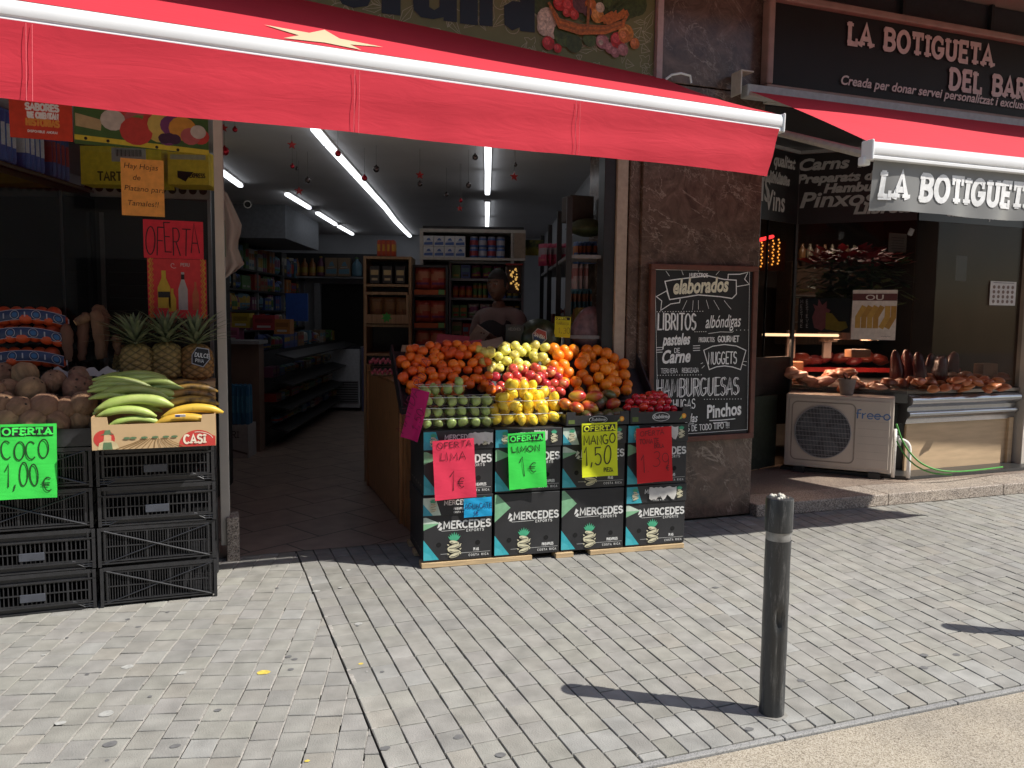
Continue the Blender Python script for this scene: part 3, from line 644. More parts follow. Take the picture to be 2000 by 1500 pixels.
for i in range(5): mb.tube([(.163, 1.44+.06*(i % 3), .77+.06*(i//3)), (.161, 1.44+.06*(i % 3), .77+.06*(i//3))], .014, 8)
# ------------------------------------------------------------------ fascia sign of the butcher's
s2 = T('shop_sign', 'black fascia sign with pink serif lettering in a wooden frame', 'sign', (3.83, 5.1, 3.24))
mb = MB(); mb.box((2.2, .06, .33), (4.3, .1, .66)); mb.build('panel', mat('sign_black', (0.014, .011, .010), .55, .1, 4, spec=.25), s2)
M_FRM = mat('sign_frame', (0.30, 0.19, 0.15), .45, .15, 10)
for nm, c, dd in (('frame_rail', (2.2, .0, .01), (4.44, .09, .055)), ('frame_rail', (2.2, .0, .67), (4.44, .09, .055)), ('frame_stile', (.008, .0, .34), (.055, .088, .604))):
    mb = MB(); mb.box(c, dd); mb.build(nm, M_FRM, s2, bevel=.012)
mb = MB(); mb.box((2.2, -.005, -.06), (4.4, .05, .07)); mb.build('drip_strip', mat('grey_strip', (.42, .42, .38), .5), s2)
LETP = flat((0.60, 0.47, 0.43), .5)
def s2p(px, py): q = V(px, py, 5.1); return q.x-3.83, q.z-3.24
mb = MB(); a = s2p(1657, 84); b = s2p(1940, 134)
w0 = swidth('LA BOTIGUETA', .152, .24); strokes(mb, 'LA BOTIGUETA', a[0], a[1]+.0, .15, .037, 0, serif=True, sp=.24, sx=(b[0]-a[0])/w0)
mb.build('lettering', LETP, s2)
mb = MB(); a = s2p(1855, 172); strokes(mb, 'DEL BARRI', a[0], a[1], .15, .037, 0, serif=True, sp=.24, sx=(b[0]-s2p(1657, 84)[0])/w0); mb.build('lettering', LETP, s2)
a = s2p(1640, 164); text('Creada per donar servei personalitzat i exclusiu', .098, a[0], a[1], LETP, s2, -.0025, off=.0022, shear=.22, sx=1.06)
# ------------------------------------------------------------------ bay window
FA = (Vector((4.0, 6.0, 0)), math.atan2(.44, 1.26)); FB = (Vector((5.26, 6.44, 0)), math.atan2(-.74, .74)); FC = (Vector((6.0, 5.70, 0)), math.atan2(.06, 1.5))
def loc2(F, px, py):
    n = Vector((sin(F[1]), -cos(F[1]), 0)); P = PL(px, py, F[0], n)-F[0]; return P.x*cos(F[1])+P.y*sin(F[1]), P.z
bw = T('butcher_window', 'angled butcher shop window with black lettered band along its top', 'window', (5.26, 6.44, .1))
base = Vector((5.26, 6.44, .1))
M_GLB = glass('butcher_glass', (.8, .8, .8), 1.35, .0, .3)
M_BAND = mat('black_vinyl_band', (.01, .01, .011), .35)
M_LET3 = flat((0.36, 0.36, 0.35), .6)
def sub(F, dz=0): return dict(loc=F[0]-base+Vector((0, 0, .1+dz-.1)), rot=(0, 0, F[1]))
LA_, LB_, LC_ = 1.335, 1.0466, 1.5
for F, L_, z0 in ((FA, LA_, .12), (FB, LB_, .86), (FC, LC_, .86)):
    k = sub(F)
    mb = MB(); mb.box((L_/2, 0, (z0+3.12)/2), (L_-.012, .01, 3.12-z0)); mb.build('pane', M_GLB, bw, **k)
    mb = MB(); mb.box((L_/2, -.009, 2.79), (L_-.01, .004, .66)); mb.build('vinyl_band', M_BAND, bw, **k)
    mb = MB(); mb.box((L_/2, .0, 3.14), (L_+.02, .04, .03)); mb.build('top_rail', mat('rail_grey', (.3, .3, .3), .5), bw, **k)
def lett(F, s, px, py, size, sh=.22, off=.0055, sx=1.0):
    a = loc2(F, px, py); o = text(s, size, a[0], a[1], M_LET3, bw, -.014, off=off, shear=sh, sx=sx); k = sub(F); o.location = k['loc']; o.rotation_euler = k['rot']
lett(FB, 'Carns 1ª Qualitat', 1557, 334, .15, sx=1.25); lett(FB, 'Preparats diaris', 1556, 359, .115, sx=1.25); lett(FB, 'Hamburgueses', 1608, 377, .115, sx=1.25)
lett(FB, 'Pinxos', 1560, 406, .2, off=.005, sx=1.25); lett(FB, 'Llibrets', 1666, 418, .125, sx=1.3); lett(FC, 'Conserves de qualitat', 1845, 421, .095, sx=.98)
lett(FA, 'qualitat', 1508, 322, .15, sx=.8); lett(FA, 'Mel fresc', 1500, 350, .11, sx=.7); lett(FA, 'i melmelades', 1483, 352, .12, sx=.75); lett(FA, 'OLIS', 1448, 385, .3, sh=0, sx=.7); lett(FA, 'Vins', 1492, 408, .26, sh=.05, sx=.72)
M_CHROME = mat('polished_steel', (.36, .36, .37), .24, .08, 3, metal=.85)
mb = MB(); mb.box((0, 0, 1.5), (.03, .03, 2.9)); mb.build('mullion', mat('mullion_dark', (.05, .05, .05), .3), bw, loc=(.0, .0, 0))
mb = MB(); mb.box((.9, .03, 1.5), (.015, .02, 3.0)); mb.build('door_edge', M_DARK, bw, **sub(FA))
mb = MB(); mb.box((1.54, -.02, 1.58), (.09, .12, 3.1)); mb.box((1.72, -.05, 1.6), (.28, .1, 3.1)); mb.build('end_post', M_CREAM, bw, bevel=.004, **sub(FC))
mb = MB(); mb.box((.55, .02, .46), (1.2, .015, .7)); mb.build('lower_panel', mat('green_glass', (.12, .15, .12), .25), bw, **sub(FA))
mb = MB(); mb.box((.66, .02, 1.0), (1.33, .03, .36)); mb.build('dark_rail', M_DARK, bw, **sub(FA))
# counter
ct = T('meat_counter', 'refrigerated meat counter with steel rails behind the angled glass', 'counter', (6.0, 5.72, .1))
def subc(F): return dict(loc=F[0]-Vector((6.0, 5.72, .1)), rot=(0, 0, F[1]))
mb = MB()
prof = [(.02, .86)]+[(-.02-.045*cos(R(a)), .80+.045*sin(R(a))) for a in range(70, -71, -14)]+[(-.005, .735), (-.005, .70)]+[(-.01-.03*cos(R(a)), .672+.028*sin(R(a))) for a in range(70, -71, -20)]+[(.0, .62), (.01, .58), (.1, .58), (.1, .86)]
def extr(mb, prof, L0, L1):
    n = len(prof); vs = [(L0, a, b) for a, b in prof]+[(L1, a, b) for a, b in prof]
    mb.add(vs, [tuple(range(n-1, -1, -1)), tuple(range(n, 2*n))]+[(i, (i+1) % n, n+(i+1) % n, n+i) for i in range(n)])
extr(mb, prof, 0.0, 1.47); mb.build('steel_rail', M_CHROME, ct, smooth=30, **subc(FC))
mb = MB(); mb.box((.53, .1, .82), (1.04, .2, .09)); mb.build('steel_rail', mat('dark_steel', (.1, .1, .1), .3, metal=.8), ct, **subc(FB))
M_PLY = mat('pale_board', (.50, .36, .22), .55, .12, 3, stretch=(1, 1, 8))
mb = MB(); mb.box((.72, .04, .345), (1.36, .02, .49)); mb.build('plinth_board', M_PLY, ct, **subc(FC))
mb = MB(); mb.box((1.43, .02, .345), (.06, .04, .49)); mb.build('plinth_post', M_PLY, ct, **subc(FC))
mb = MB(); mb.box((.53, .12, .44), (1.0, .03, .62)); mb.build('plinth_board', M_DARK, ct, **subc(FB))
mb = MB(); mb.prism([(0, 0), (1, 0), (1, 0)], 0, 0) if False else None
pts = [(-.04, -.17), (1.5, -.14), (1.5, 1.2), (-1.9, 1.9), (-.74, .72)]
mb = MB(); mb.add([(x, y, .79) for x, y in pts]+[(x, y, .76) for x, y in pts], [tuple(range(5)), tuple(range(9, 4, -1))]+[(i, 5+i, 5+(i+1) % 5, (i+1) % 5) for i in range(5)])
for i, v in enumerate(mb.v): mb.v[i] = Vector((v.x*1.0+.05, v.y+.16, v.z))
mb.build('deck', mat('deck_steel', (.25, .22, .2), .35, metal=.6), ct)
mb = MB(); pts = [(-.15, -.22), (1.55, -.19), (1.55, .2), (.2, .3), (-.75, .72), (-.95, .55)]
mb.add([(x, y, .03) for x, y in pts]+[(x, y, .002) for x, y in pts], [tuple(range(6)), tuple(range(11, 5, -1))]+[(i, 6+i, 6+(i+1) % 6, (i+1) % 6) for i in range(6)])
mb.build('base_tray', mat('black_tray', (.03, .03, .03), .35), ct)
# dark inner room
mb = MB()
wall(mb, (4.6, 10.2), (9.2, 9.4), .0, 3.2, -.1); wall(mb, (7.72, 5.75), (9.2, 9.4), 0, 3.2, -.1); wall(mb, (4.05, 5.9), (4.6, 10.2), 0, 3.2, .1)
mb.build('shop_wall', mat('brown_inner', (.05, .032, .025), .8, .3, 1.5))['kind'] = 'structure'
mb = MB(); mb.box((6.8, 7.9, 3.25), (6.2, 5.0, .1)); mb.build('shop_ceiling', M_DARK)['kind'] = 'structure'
# ------------------------------------------------------------------ meat
mm_ = [mat('pale_pork', (.50, .24, .17), .35, .25, 14, rand=.15, coat=.3), mat('red_beef', (.28, .035, .025), .35, .35, 12, rand=.15, coat=.3), mat('orange_sausage', (.42, .13, .05), .4, .25, 18, rand=.15, coat=.2), mat('cured_ham', (.12, .02, .018), .45, .3, 10, coat=.4)]
rg = random.Random(31)
def lump(s):
    r2 = random.Random(s); a, b, c = [r2.uniform(2, 5) for _ in range(3)]
    def fn(p):
        k = 1+.16*sin(a*p.x+1)+.14*sin(b*p.y+c)+.1*sin(c*p.z*1.5+a); return Vector((p.x*k, p.y*k, p.z*k))
    return fn
lm = {}
for k in range(3):
    for s in range(3):
        mb = MB(); mb.ball((0, 0, 0), (1, 1, 1), 16, 10, fn=lump(s*7+k)); o = mb.build('meat_cut', mm_[k], smooth=180); lm[k, s] = o.data; bpy.data.objects.remove(o)
def meat(px, py, d, k, sc, lab, grp):
    P = ID(px, py, d); o = bpy.data.objects.new('meat_cut', lm[k, rg.randrange(3)]); COL.objects.link(o)
    o.location = P; o.scale = (sc*rg.uniform(.9, 1.5), sc*rg.uniform(.8, 1.2), sc*rg.uniform(.4, .65)); o.rotation_euler = (rg.uniform(-.3, .3), rg.uniform(-.3, .3), rg.uniform(0, 6)); tag(o, lab, 'meat', grp)
for i in range(20): meat(1540+i*6.6+rg.uniform(-4, 4), 742+rg.uniform(-14, 6), 7.75+rg.uniform(-.1, .3), 0, .075, 'pale pink pork cut lying left in the counter behind the plant pot', 'pork cuts in the counter')
for i in range(14): meat(1480+i*4.6, 735+rg.uniform(-26, 12), 8.3+rg.uniform(-.1, .4), rg.choice([0, 2]), .075, 'reddish brown meat piece at the far left end of the counter', 'meat at the left counter end')
for i in range(34): meat(1774+i*5.7, 754+rg.uniform(-13, 6), 7.35+rg.uniform(-.05, .35), 2, .055, 'orange brown sausage patty in the tray along the right counter', 'sausage patties in the right tray')
for i in range(7): meat(1810+i*24, 738+rg.uniform(-5, 3), 7.8+rg.uniform(0, .2), 2, .08, 'larger browned meat piece behind the row of patties', 'browned meat pieces behind the patties')
for i in range(16): meat(1650+i*8.5, 754+rg.uniform(-8, 5), 7.5+rg.uniform(-.1, .2), rg.choice([2, 0, 2]), .065, 'mixed brown meat piece in the middle of the counter', 'meat pieces in the counter middle')
for i in range(7): meat(1562+i*26, 700+rg.uniform(-4, 4), 9.0, 1, .1, 'red beef joint on the raised back shelf of the counter', 'beef joints on the back shelf')
mb = MB(); mb.box((0, 0, 0), (2.6, .3, .03)); o = mb.build('steel_shelf', mat('shelf_steel', (.35, .33, .32), .3, metal=.7), loc=ID(1640, 722, 8.9), rot=(0, 0, IROT)); tag(o, 'steel shelf at the back of the meat counter under red joints', 'shelf')
mb = MB(); mb.box((0, 0, -.04), (2.6, .01, .05)); mb.build('red_edge', flat((.4, .02, .02), .4), o, loc=(0, -.15, .05))
for i in range(6):
    P = ID(1752+i*21, 722+rg.uniform(-6, 4), 7.9+.1*(i % 2)); mb = MB(); mb.ball((0, 0, 0), (.085, .06, .15), 14, 10, fn=lump(i+40))
    o = mb.build('cured_ham', mm_[3], smooth=180, loc=P, rot=(rg.uniform(-.15, .15), rg.uniform(-.25, .25), rg.uniform(0, 3)))
    tag(o, ('dark red vacuum packed ham standing in the row behind the glass, %s' % ('leftmost', 'second from the left', 'third from the left', 'fourth from the left', 'fifth from the left', 'rightmost')[i]), 'ham', 'vacuum packed hams')
for i, (px, w_) in enumerate(((1544, .09), (1615, .085))):
    P = ID(px, 672, 8.5); mb = MB(); mb.box((0, 0, 0), (w_, .05, .30)); o = mb.build('counter_upright', mat('pinkish_upright', (.30, .24, .22), .4), loc=P, rot=(0, 0, IROT), bevel=.004); tag(o, 'pale upright of the meat counter glass, %s one' % ('left' if i == 0 else 'right'), 'upright')
for i, (px, py, w_, h_) in enumerate(((1553, 718, .13, .13), (1675, 690, .22, .08), (1925, 722, .2, .13))):
    P = ID(px, py, 7.95); mb = MB(); mb.box((0, 0, 0), (w_, .12, h_)); o = mb.build('wrapped_block', mat('brown_wrap', (.30, .15, .08), .5, .2, 9), loc=P, rot=(0, 0, IROT+.15*i), bevel=.01); tag(o, ('square brown block among the pale pork cuts', 'flat brown carton on the shelf under the fruit poster', 'brown wrapped block at the right end of the counter')[i], 'block')
# counter lamp (lit)
lp = T('counter_lamp', 'lit lamp shining over the pork at the left of the counter', 'lamp', ID(1556, 662, 8.0))
mb = MB(); mb.tube([(-.35, 0, .04), (.5, 0, .04)], .014, 8); mb.build('lamp_tube', emis('warm_tube', (1.0, .62, .34), 2.0), lp, rot=(0, 0, IROT))
ll = bpy.data.lights.new('counter_glow', 'AREA'); ll.energy = 22; ll.color = (1, .62, .4); ll.shape = 'RECTANGLE'; ll.size = 1.6; ll.size_y = .1
lo = bpy.data.objects.new('counter_glow', ll); COL.objects.link(lo); lo.parent = lp; lo.location = (.4, -.1, .0)
mb = MB(); q0, q1 = ID(1478, 470, 8.6), ID(1509, 462, 9.4); mb.tube([q0-q0, q1-q0], .02, 8); o = mb.build('neon_tube', emis('red_neon', (1, .03, .03), 3.0), loc=q0); tag(o, 'thin red neon tube glowing at the left of the butcher window', 'neon light')
gl = T('string_lights', 'amber glowing letter lights hanging below the red neon tube', 'string lights', ID(1496, 500, 9.2))
mb = MB()
for i in range(5):
    for j in range(9):
        x = -.12+i*.065; z = .14-j*.034; mb.ball((x+(j % 2)*.012, 0, z+.03*i*.4), .011, 6, 4)
mb.build('bulbs', emis('amber_bulb', (1, .38, .06), 1.4), gl, rot=(0, 0, IROT))['kind'] = 'stuff'
mb = MB(); mb.box((.02, .02, .0), (.42, .012, .34)); mb.build('backing_board', mat('dark_brown_board', (.05, .02, .01), .6), gl, rot=(0, 0, IROT))
cl = T('added_ceiling_lamp', 'added lamp tube under the butcher shop ceiling, brightening the room', 'lamp', (6.7, 7.7, 3.1)); mb = MB(); mb.box((0, 0, 0), (1.2, .06, .03)); mb.build('tube', emis('warm_white_tube', (1, .85, .7), 2.0), cl)  # lamp added to brighten the room behind the butcher glass
l2 = bpy.data.lights.new('shop_fill', 'AREA'); l2.energy = 10; l2.color = (1, .78, .6); l2.shape = 'RECTANGLE'; l2.size = 1.2; l2.size_y = .1; l2o = bpy.data.objects.new('shop_fill', l2); COL.objects.link(l2o); l2o.parent = cl; l2o.location = (0, 0, -.03)
hb_ = T('wall_cabinet', 'dark brown cabinet on the back wall of the butcher shop', 'cabinet', (7.6, 8.6, 1.2), R(-10)); mb = MB(); mb.box((0, .2, .55), (1.1, .4, 1.1)); mb.build('body', wood('dark_wood', (.10, .06, .04), .3), hb_, bevel=.01)
for z in (.3, .65): mb = MB(); mb.box((0, -.01, z), (1.0, .03, .02)); mb.build('ledge', flat((.16, .14, .13)), hb_)
for i in range(9):
    o = MB().lathe([(.04, 0), (.045, .02), (.045, .14), (.02, .18), (.018, .22), (0, .22)], 12).build('jar', flat(((.20, .10, .04), (.25, .22, .16), (.12, .05, .04))[i % 3], .3), smooth=40, loc=(7.15+.105*i, 8.62-.018*i, 2.302)); tag(o, 'small jar in the row on top of the dark cabinet', 'jar', 'jars on the dark cabinet')
# ------------------------------------------------------------------ posters on the butcher glass
def card(name, label, cat, F, px0, py0, px1, py1, m, y=-.016, th=.003):
    a, b = loc2(F, px0, py0), loc2(F, px1, py1); cx, cz = (a[0]+b[0])/2, (a[1]+b[1])/2; w_, h_ = abs(b[0]-a[0]), abs(b[1]-a[1])
    P = F[0]+Vector((cos(F[1])*cx-sin(F[1])*y, sin(F[1])*cx+cos(F[1])*y, cz-h_/2))
    t = T(name, label, cat, P, F[1]); mb = MB(); mb.box((0, 0, h_/2), (w_, th, h_)); mb.build('sheet', m, t); return t, w_, h_
t, w_, h_ = card('poster', 'white poster of a bunch of bananas headed OU on the butcher glass', 'poster', FB, 1667, 567, 1748, 664, flat((.66, .60, .54), .6), -.1)
mb = MB(); mb.box((0, -.003, h_*.855), (w_*.995, .004, h_*.14)); mb.build('title_band', flat((.10, .02, .02), .5), t)
text('OU', h_*.15, 0, h_*.80, flat((.6, .55, .5), .5), t, -.0062, 'CENTER', off=.001, sx=1.5)
mb = MB()
for i in range(6): c = -w_*.36+i*w_*.135; mb.ribbon([(c+w_*.1*(1-abs(k-3)/3)*(-1 if i < 4 else 1)*.6+w_*.02*k, h_*(.26+.065*k)) for k in range(7)], w_*.12, -.0025-.0003*i, i % 2)
mb.build('banana_picture', [flat((.5, .3, .06), .6), flat((.4, .22, .04), .6)], t)
mb = MB(); mb.ribbon([(w_*(.18+.03*k), h_*(.06+.02*(k % 2))) for k in range(8)], .003, -.003); mb.build('signature', flat((.15, .1, .1)), t)
t, w_, h_ = card('poster', 'small white sheet with four rows of brown dots near the right post', 'poster', FC, 1932, 549, 1979, 597, flat((.52, .48, .45), .6))
mb = MB()
for r_ in range(4):
    for c_ in range(5): mb.face([(-w_*.36+c_*w_*.18+w_*.055*cos(a*.7), h_*(.16+.2*r_)+w_*.05*sin(a*.7)) for a in range(9)], -.0025)
mb.build('dot_pictures', flat((.16, .1, .08)), t); mb = MB(); mb.box((0, -.0025, h_*.94), (w_*.8, .001, h_*.02)); mb.build('heading', INK, t)
t, w_, h_ = card('notice', 'narrow faded grey notice high on the right of the butcher glass', 'notice', FC, 1905, 496, 1923, 548, flat((.13, .12, .115), .7), .2)
t, w_, h_ = card('poster', 'pale brown sheet hanging at the back of the butcher shop', 'poster', FC, 1822, 445, 1856, 487, flat((.12, .09, .075), .7), .5)
mb = MB()
for i in range(5): mb.box((0, -.0025, h_*(.2+.14*i)), (w_*.7, .001, h_*.04))
mb.build('print', flat((.05, .03, .03)), t)
t, w_, h_ = card('sticker', 'rooster head sticker in pink and yellow with vertical lettering on the glass', 'sticker', FB, 1560, 582, 1660, 650, M_BAND, .012)
def fb(px, py, F=FB):
    a = loc2(F, px, py); c = (loc2(F, 1560, 582)[0]+loc2(F, 1660, 650)[0])/2; return a[0]-c, a[1]-loc2(F, 1660, 650)[1]
mb = MB()
mb.face([fb(*q) for q in ((1590, 640), (1586, 620), (1592, 605), (1588, 594), (1597, 598), (1599, 584), (1606, 596), (1615, 588), (1614, 602), (1622, 606), (1614, 618), (1612, 640), (1604, 646))], -.006)
mb.face([fb(*q) for q in ((1613, 610), (1625, 612), (1638, 628), (1652, 628), (1656, 640), (1640, 647), (1612, 643))], -.0065, 1)
mb.build('rooster_picture', [flat((.38, .11, .12)), flat((.42, .30, .03))], t)
mb = MB()
for i, c in enumerate('MESTRE'): a = fb(1563, 592+i*9.5); strokes(mb, c, a[0], a[1], .034, .005, -.006)
for i, c in enumerate('ESTEVE'): a = fb(1574, 592+i*9.5); strokes(mb, c, a[0], a[1], .034, .005, -.006)
mb.build('lettering', flat((.45, .43, .42)), t)
o = MB().box((0, 0, 0), (.05, .02, .07)).build('hanging_ornament', flat((.75, .75, .75)), loc=ID(1779, 453, 7.6), rot=(0, .4, IROT), bevel=.012); tag(o, 'little white ornament hanging alone behind the butcher glass', 'ornament')
# red poinsettias
rg = random.Random(8)
for i, (px, py) in enumerate(((1655, 495), (1705, 500), (1625, 505))):
    P = ID(px, py, 8.05+.15*i)
    t = T('potted_poinsettia', 'red poinsettia plant behind the butcher glass, %s of the three' % ('middle', 'rightmost', 'leftmost')[i], 'plant', P-Vector((0, 0, .62)))
    mb = MB(); 
    for k in range(110):
        a = rg.uniform(0, 6.28); r_ = rg.uniform(.02, .3); l = rg.uniform(.09, .17); z = .62+rg.uniform(-.04, .06)-r_*.2; mb_ = Vector((r_*cos(a), r_*sin(a), z)); d = Vector((cos(a), sin(a), rg.uniform(-.3, .5)))*l; s_ = Vector((-sin(a), cos(a), 0))*l*.35
        mb.add([mb_, mb_+d*.5+s_, mb_+d, mb_+d*.5-s_], [(0, 1, 2, 3)])
    mb.build('bracts', mat('red_bract', (.40, .012, .025), .5, .2), t)
    mb = MB()
    for k in range(170):
        a = rg.uniform(0, 6.28); r_ = rg.uniform(.02, .3); l = rg.uniform(.10, .18); z = rg.uniform(.1, .55); mb_ = Vector((r_*cos(a), r_*sin(a), z)); d = Vector((cos(a), sin(a), rg.uniform(-.6, .3)))*l; s_ = Vector((-sin(a), cos(a), 0))*l*.35
        mb.add([mb_, mb_+d*.5+s_, mb_+d, mb_+d*.5-s_], [(0, 1, 2, 3)])
    mb.tube([(0, 0, -.1), (0, 0, .6)], .015, 6); mb.build('leaves', mat('dark_leaf', (.05, .09, .025), .5, .3), t)
    mb = MB(); mb.lathe([(.09, -.25), (.12, -.05), (.125, -.03)], 16); mb.build('pot', flat((.2, .15, .12)), t)
# ------------------------------------------------------------------ air conditioner
ACF = math.atan2(-.655, .64); ACP = Vector((5.03, 6.2, .1))
ac = T('air_conditioner', 'cream outdoor air conditioning unit standing on the butcher step', 'air conditioner', ACP, ACF)
M_AC = mat('cream_enamel', (.56, .50, .43), .45, .05, 4)
Wc, Hc, Dc, Z0 = .93, .69, .30, .055
mb = MB(); mb.box((Wc/2, Dc/2, Z0+Hc/2), (Wc, Dc, Hc)); mb.build('casing', M_AC, ac, bevel=.012)
mb = MB(); mb.box((Wc/2, -.004, Z0+Hc/2), (Wc-.06, .008, Hc-.07)); mb.build('front_plate', M_AC, ac, bevel=.006)
fx, fz, fr = .335, Z0+.345, .245
mb = MB()
def rsq(cx, cz, h, r, n=6):
    p = []
    for sx, sz, a0 in ((1, 1, 0), (-1, 1, 90), (-1, -1, 180), (1, -1, 270)): p += arc(cx+sx*(h-r), cz+sz*(h-r), r, r, a0, a0+90, n)
    return p
sq = rsq(fx, fz, .275, .05); mb.ribbon(sq+[sq[0]], .012, -.0095); mb.build('panel_groove', mat('groove_shade', (.3, .26, .22), .6), ac)
mb = MB(); mb.face(arc(fx, fz, fr, fr, 0, 350, 35), -.009); mb.build('fan_opening', mat('fan_dark', (.02, .025, .035), .5), ac)
mb = MB()
for k in range(5):
    a = k*72; pts = [(fx+.05*cos(R(a)), fz+.05*sin(R(a))), (fx+.22*cos(R(a-12)), fz+.22*sin(R(a-12))), (fx+.22*cos(R(a+28)), fz+.22*sin(R(a+28))), (fx+.05*cos(R(a+50)), fz+.05*sin(R(a+50)))]; mb.face(pts, -.0095-.0001*k)
mb.face(arc(fx, fz, .06, .06, 0, 345, 23), -.0105); mb.build('fan', mat('fan_blade', (.06, .07, .085), .5), ac)
mb = MB()
for k in range(-19, 20):
    x = k*.0125; h = math.sqrt(max(0, fr*fr-x*x)); mb.box((fx+x, -.02, fz), (.0022, .0022, 2*h))
for k in range(-5, 6):
    z = k*.043; h = math.sqrt(max(0, fr*fr-z*z)); mb.box((fx, -.0235, fz+z), (2*h, .003, .003))
ci = arc(fx, fz, fr, fr, 0, 360, 40); mb.tube([(p[0], -.018, p[1]) for p in ci], .005, 6, cap=False); mb.build('grille', mat('grille_wire', (.34, .34, .36), .45), ac)
mb = MB()
x = .61
BL = flat((.06, .17, .42), .5); s = .075
mb.ribbon([(x+.045, .55+s*1.05), (x+.02, .55+s*1.0), (x+.018, .55)], .011, -.0095); mb.ribbon([(x, .55+s*.6), (x+.045, .55+s*.6)], .009, -.0105)
mb.ribbon([(x+.06, .55), (x+.06, .55+s*.6)], .011, -.0095); mb.ribbon([(x+.06, .55+s*.4), (x+.085, .55+s*.62)], .009, -.0105)
for dx in (.125, .185): mb.ribbon([(x+dx-.024, .573), (x+dx+.022, .575)]+arc(x+dx, .573, .024, .024, 10, 320, 12), .009, -.0095-.003*(dx > .15))
mb.ribbon([(x+.218, .576), (x+.228, .576)], .009, -.0095); mb.ribbon(arc(x+.262, .573, .025, .025, 0, 360, 14), .010, -.0125)
mb.build('lettering', BL, ac)
mb = MB()
for z in (.12, .19, .26, .33, .40, .47): mb.box((.76, -.0085, z+Z0), (.25, .001, .002))
mb.build('panel_lines', mat('line_shade', (.38, .34, .29), .6), ac)
for x in (.14, .79):
    mb = MB(); mb.box((x, Dc/2, .0275), (.1, Dc+.04, .055)); mb.build('foot', M_DARK, ac)
M_PIPE = mat('white_pipe', (.75, .73, .7), .4)
mb = MB(); mb.tube([(Wc+.015, .1, .46), (Wc+.02, .08, .3), (Wc+.015, .05, .02)], .016, 8); mb.tube([(Wc+.01, .1, .3)]+[(Wc+.07+.07*cos(R(a)), .1, .28+.08*sin(R(a))) for a in range(160, -10, -20)]+[(Wc+.14, .1, .12), (Wc+.14, .1, .02)], .018, 8); mb.build('drain_pipe', M_PIPE, ac, smooth=180)
mb = MB(); mb.box((Wc+.03, .12, .36), (.05, .08, .07)); mb.box((Wc+.05, .12, .33), (.04, .05, .05)); mb.build('valve', M_METAL, ac, bevel=.01)
hs = T('garden_hose', 'thin bright green hose looped on the step beside the air conditioner', 'hose', G(1752, 905, .13))
hp = [ID(1751, 828, 7.05), ID(1760, 855, 7.0), ID(1776, 882, 6.95), ID(1800, 905, 6.9), ID(1832, 918, 6.9), ID(1868, 921, 6.95), ID(1910, 918, 7.1), ID(1958, 912, 7.3)]
def smooth_path(p, n=6):
    out = []
    for i in range(len(p)-1):
        a, b, c, d = p[max(i-1, 0)], p[i], p[i+1], p[min(i+2, len(p)-1)]
        for k in range(n):
            t = k/n; out.append(.5*((2*b)+(c-a)*t+(2*a-5*b+4*c-d)*t*t+(3*b-a-3*c+d)*t**3))
    return out+[p[-1]]
mb = MB(); hb = Vector(hs.location); mb.tube([q-hb for q in smooth_path(hp)], .008, 8); mb.tube([q-hb+Vector((-.03, .02, -.03)) for q in smooth_path(hp[1:6])], .007, 8)
mb.build('tube', mat('green_hose', (.05, .28, .03), .4), hs, smooth=180)
pp = T('plant_pot', 'small grey pot with a wilted plant on top of the air conditioner', 'plant pot', ACP+Vector((cos(ACF)*.52-sin(ACF)*.13, sin(ACF)*.52+cos(ACF)*.13, Z0+Hc+.002)), ACF)
mb = MB(); mb.lathe([(.055, 0), (.078, .135), (.082, .15), (.074, .15), (.07, .12), (0, .12)], 20); mb.build('pot', mat('grey_pot', (.2, .17, .16), .6), pp, smooth=40)
mb = MB(); rg = random.Random(4)
for k in range(22):
    a = rg.uniform(0, 6.28); l = rg.uniform(.05, .12); d = Vector((cos(a)*.6, sin(a)*.6, rg.uniform(.2, 1)))*l; s_ = Vector((-sin(a), cos(a), 0))*.012; o_ = Vector((0, 0, .12)); mb.add([o_-s_*.3, o_+d*.5+s_, o_+d, o_+d*.5-s_], [(0, 1, 2, 3)])
mb.build('leaves', mat('dull_leaf', (.05, .04, .02), .6, .3), pp)
# ================================================================== BOLLARDS
def bollard(loc, label, tilt):
    b = T('bollard', label, 'bollard', loc, rot=tilt)
    mb = MB(); n = 40; prof = []; vs = []; fs = []
    zs = [i*.705/46 for i in range(47)]
    dirn = R(-106)
    for z in zs:
        for k in range(n):
            a = 2*pi*k/n; r = .0485+.0005*sin(z*30+a)
            da = (a-dirn+pi) % (2*pi)-pi
            dent = max(0, 1-((z-.40)/.05)**2)*max(0, 1-(da/.42)**2)*.019
            grv = max(0, 1-((z-.2)/.2)**4)*max(0, 1-((da+.05)/.22)**2)*.006
            r -= dent+grv; vs.append((r*cos(a), r*sin(a), z))
    for i in range(46):
        for k in range(n): fs.append((i*n+k, i*n+(k+1) % n, (i+1)*n+(k+1) % n, (i+1)*n+k))
    mb.add(vs, fs); mb.build('post', M_BOL, b, smooth=60)
    mb = MB(); mb.lathe([(.0475, .705), (.0475, .738)], 40); mb.build('reflective_ring', mat('silver_ring', (.28, .28, .275), .4, .3, 30, metal=.5), b, smooth=60)
    mb = MB(); mb.lathe([(.0475, .738), (.052, .740), (.0525, .862), (.0505, .869), (.046, .871), (0, .8712)], 40); mb.build('cap', M_BOL, b, smooth=45)
    return b
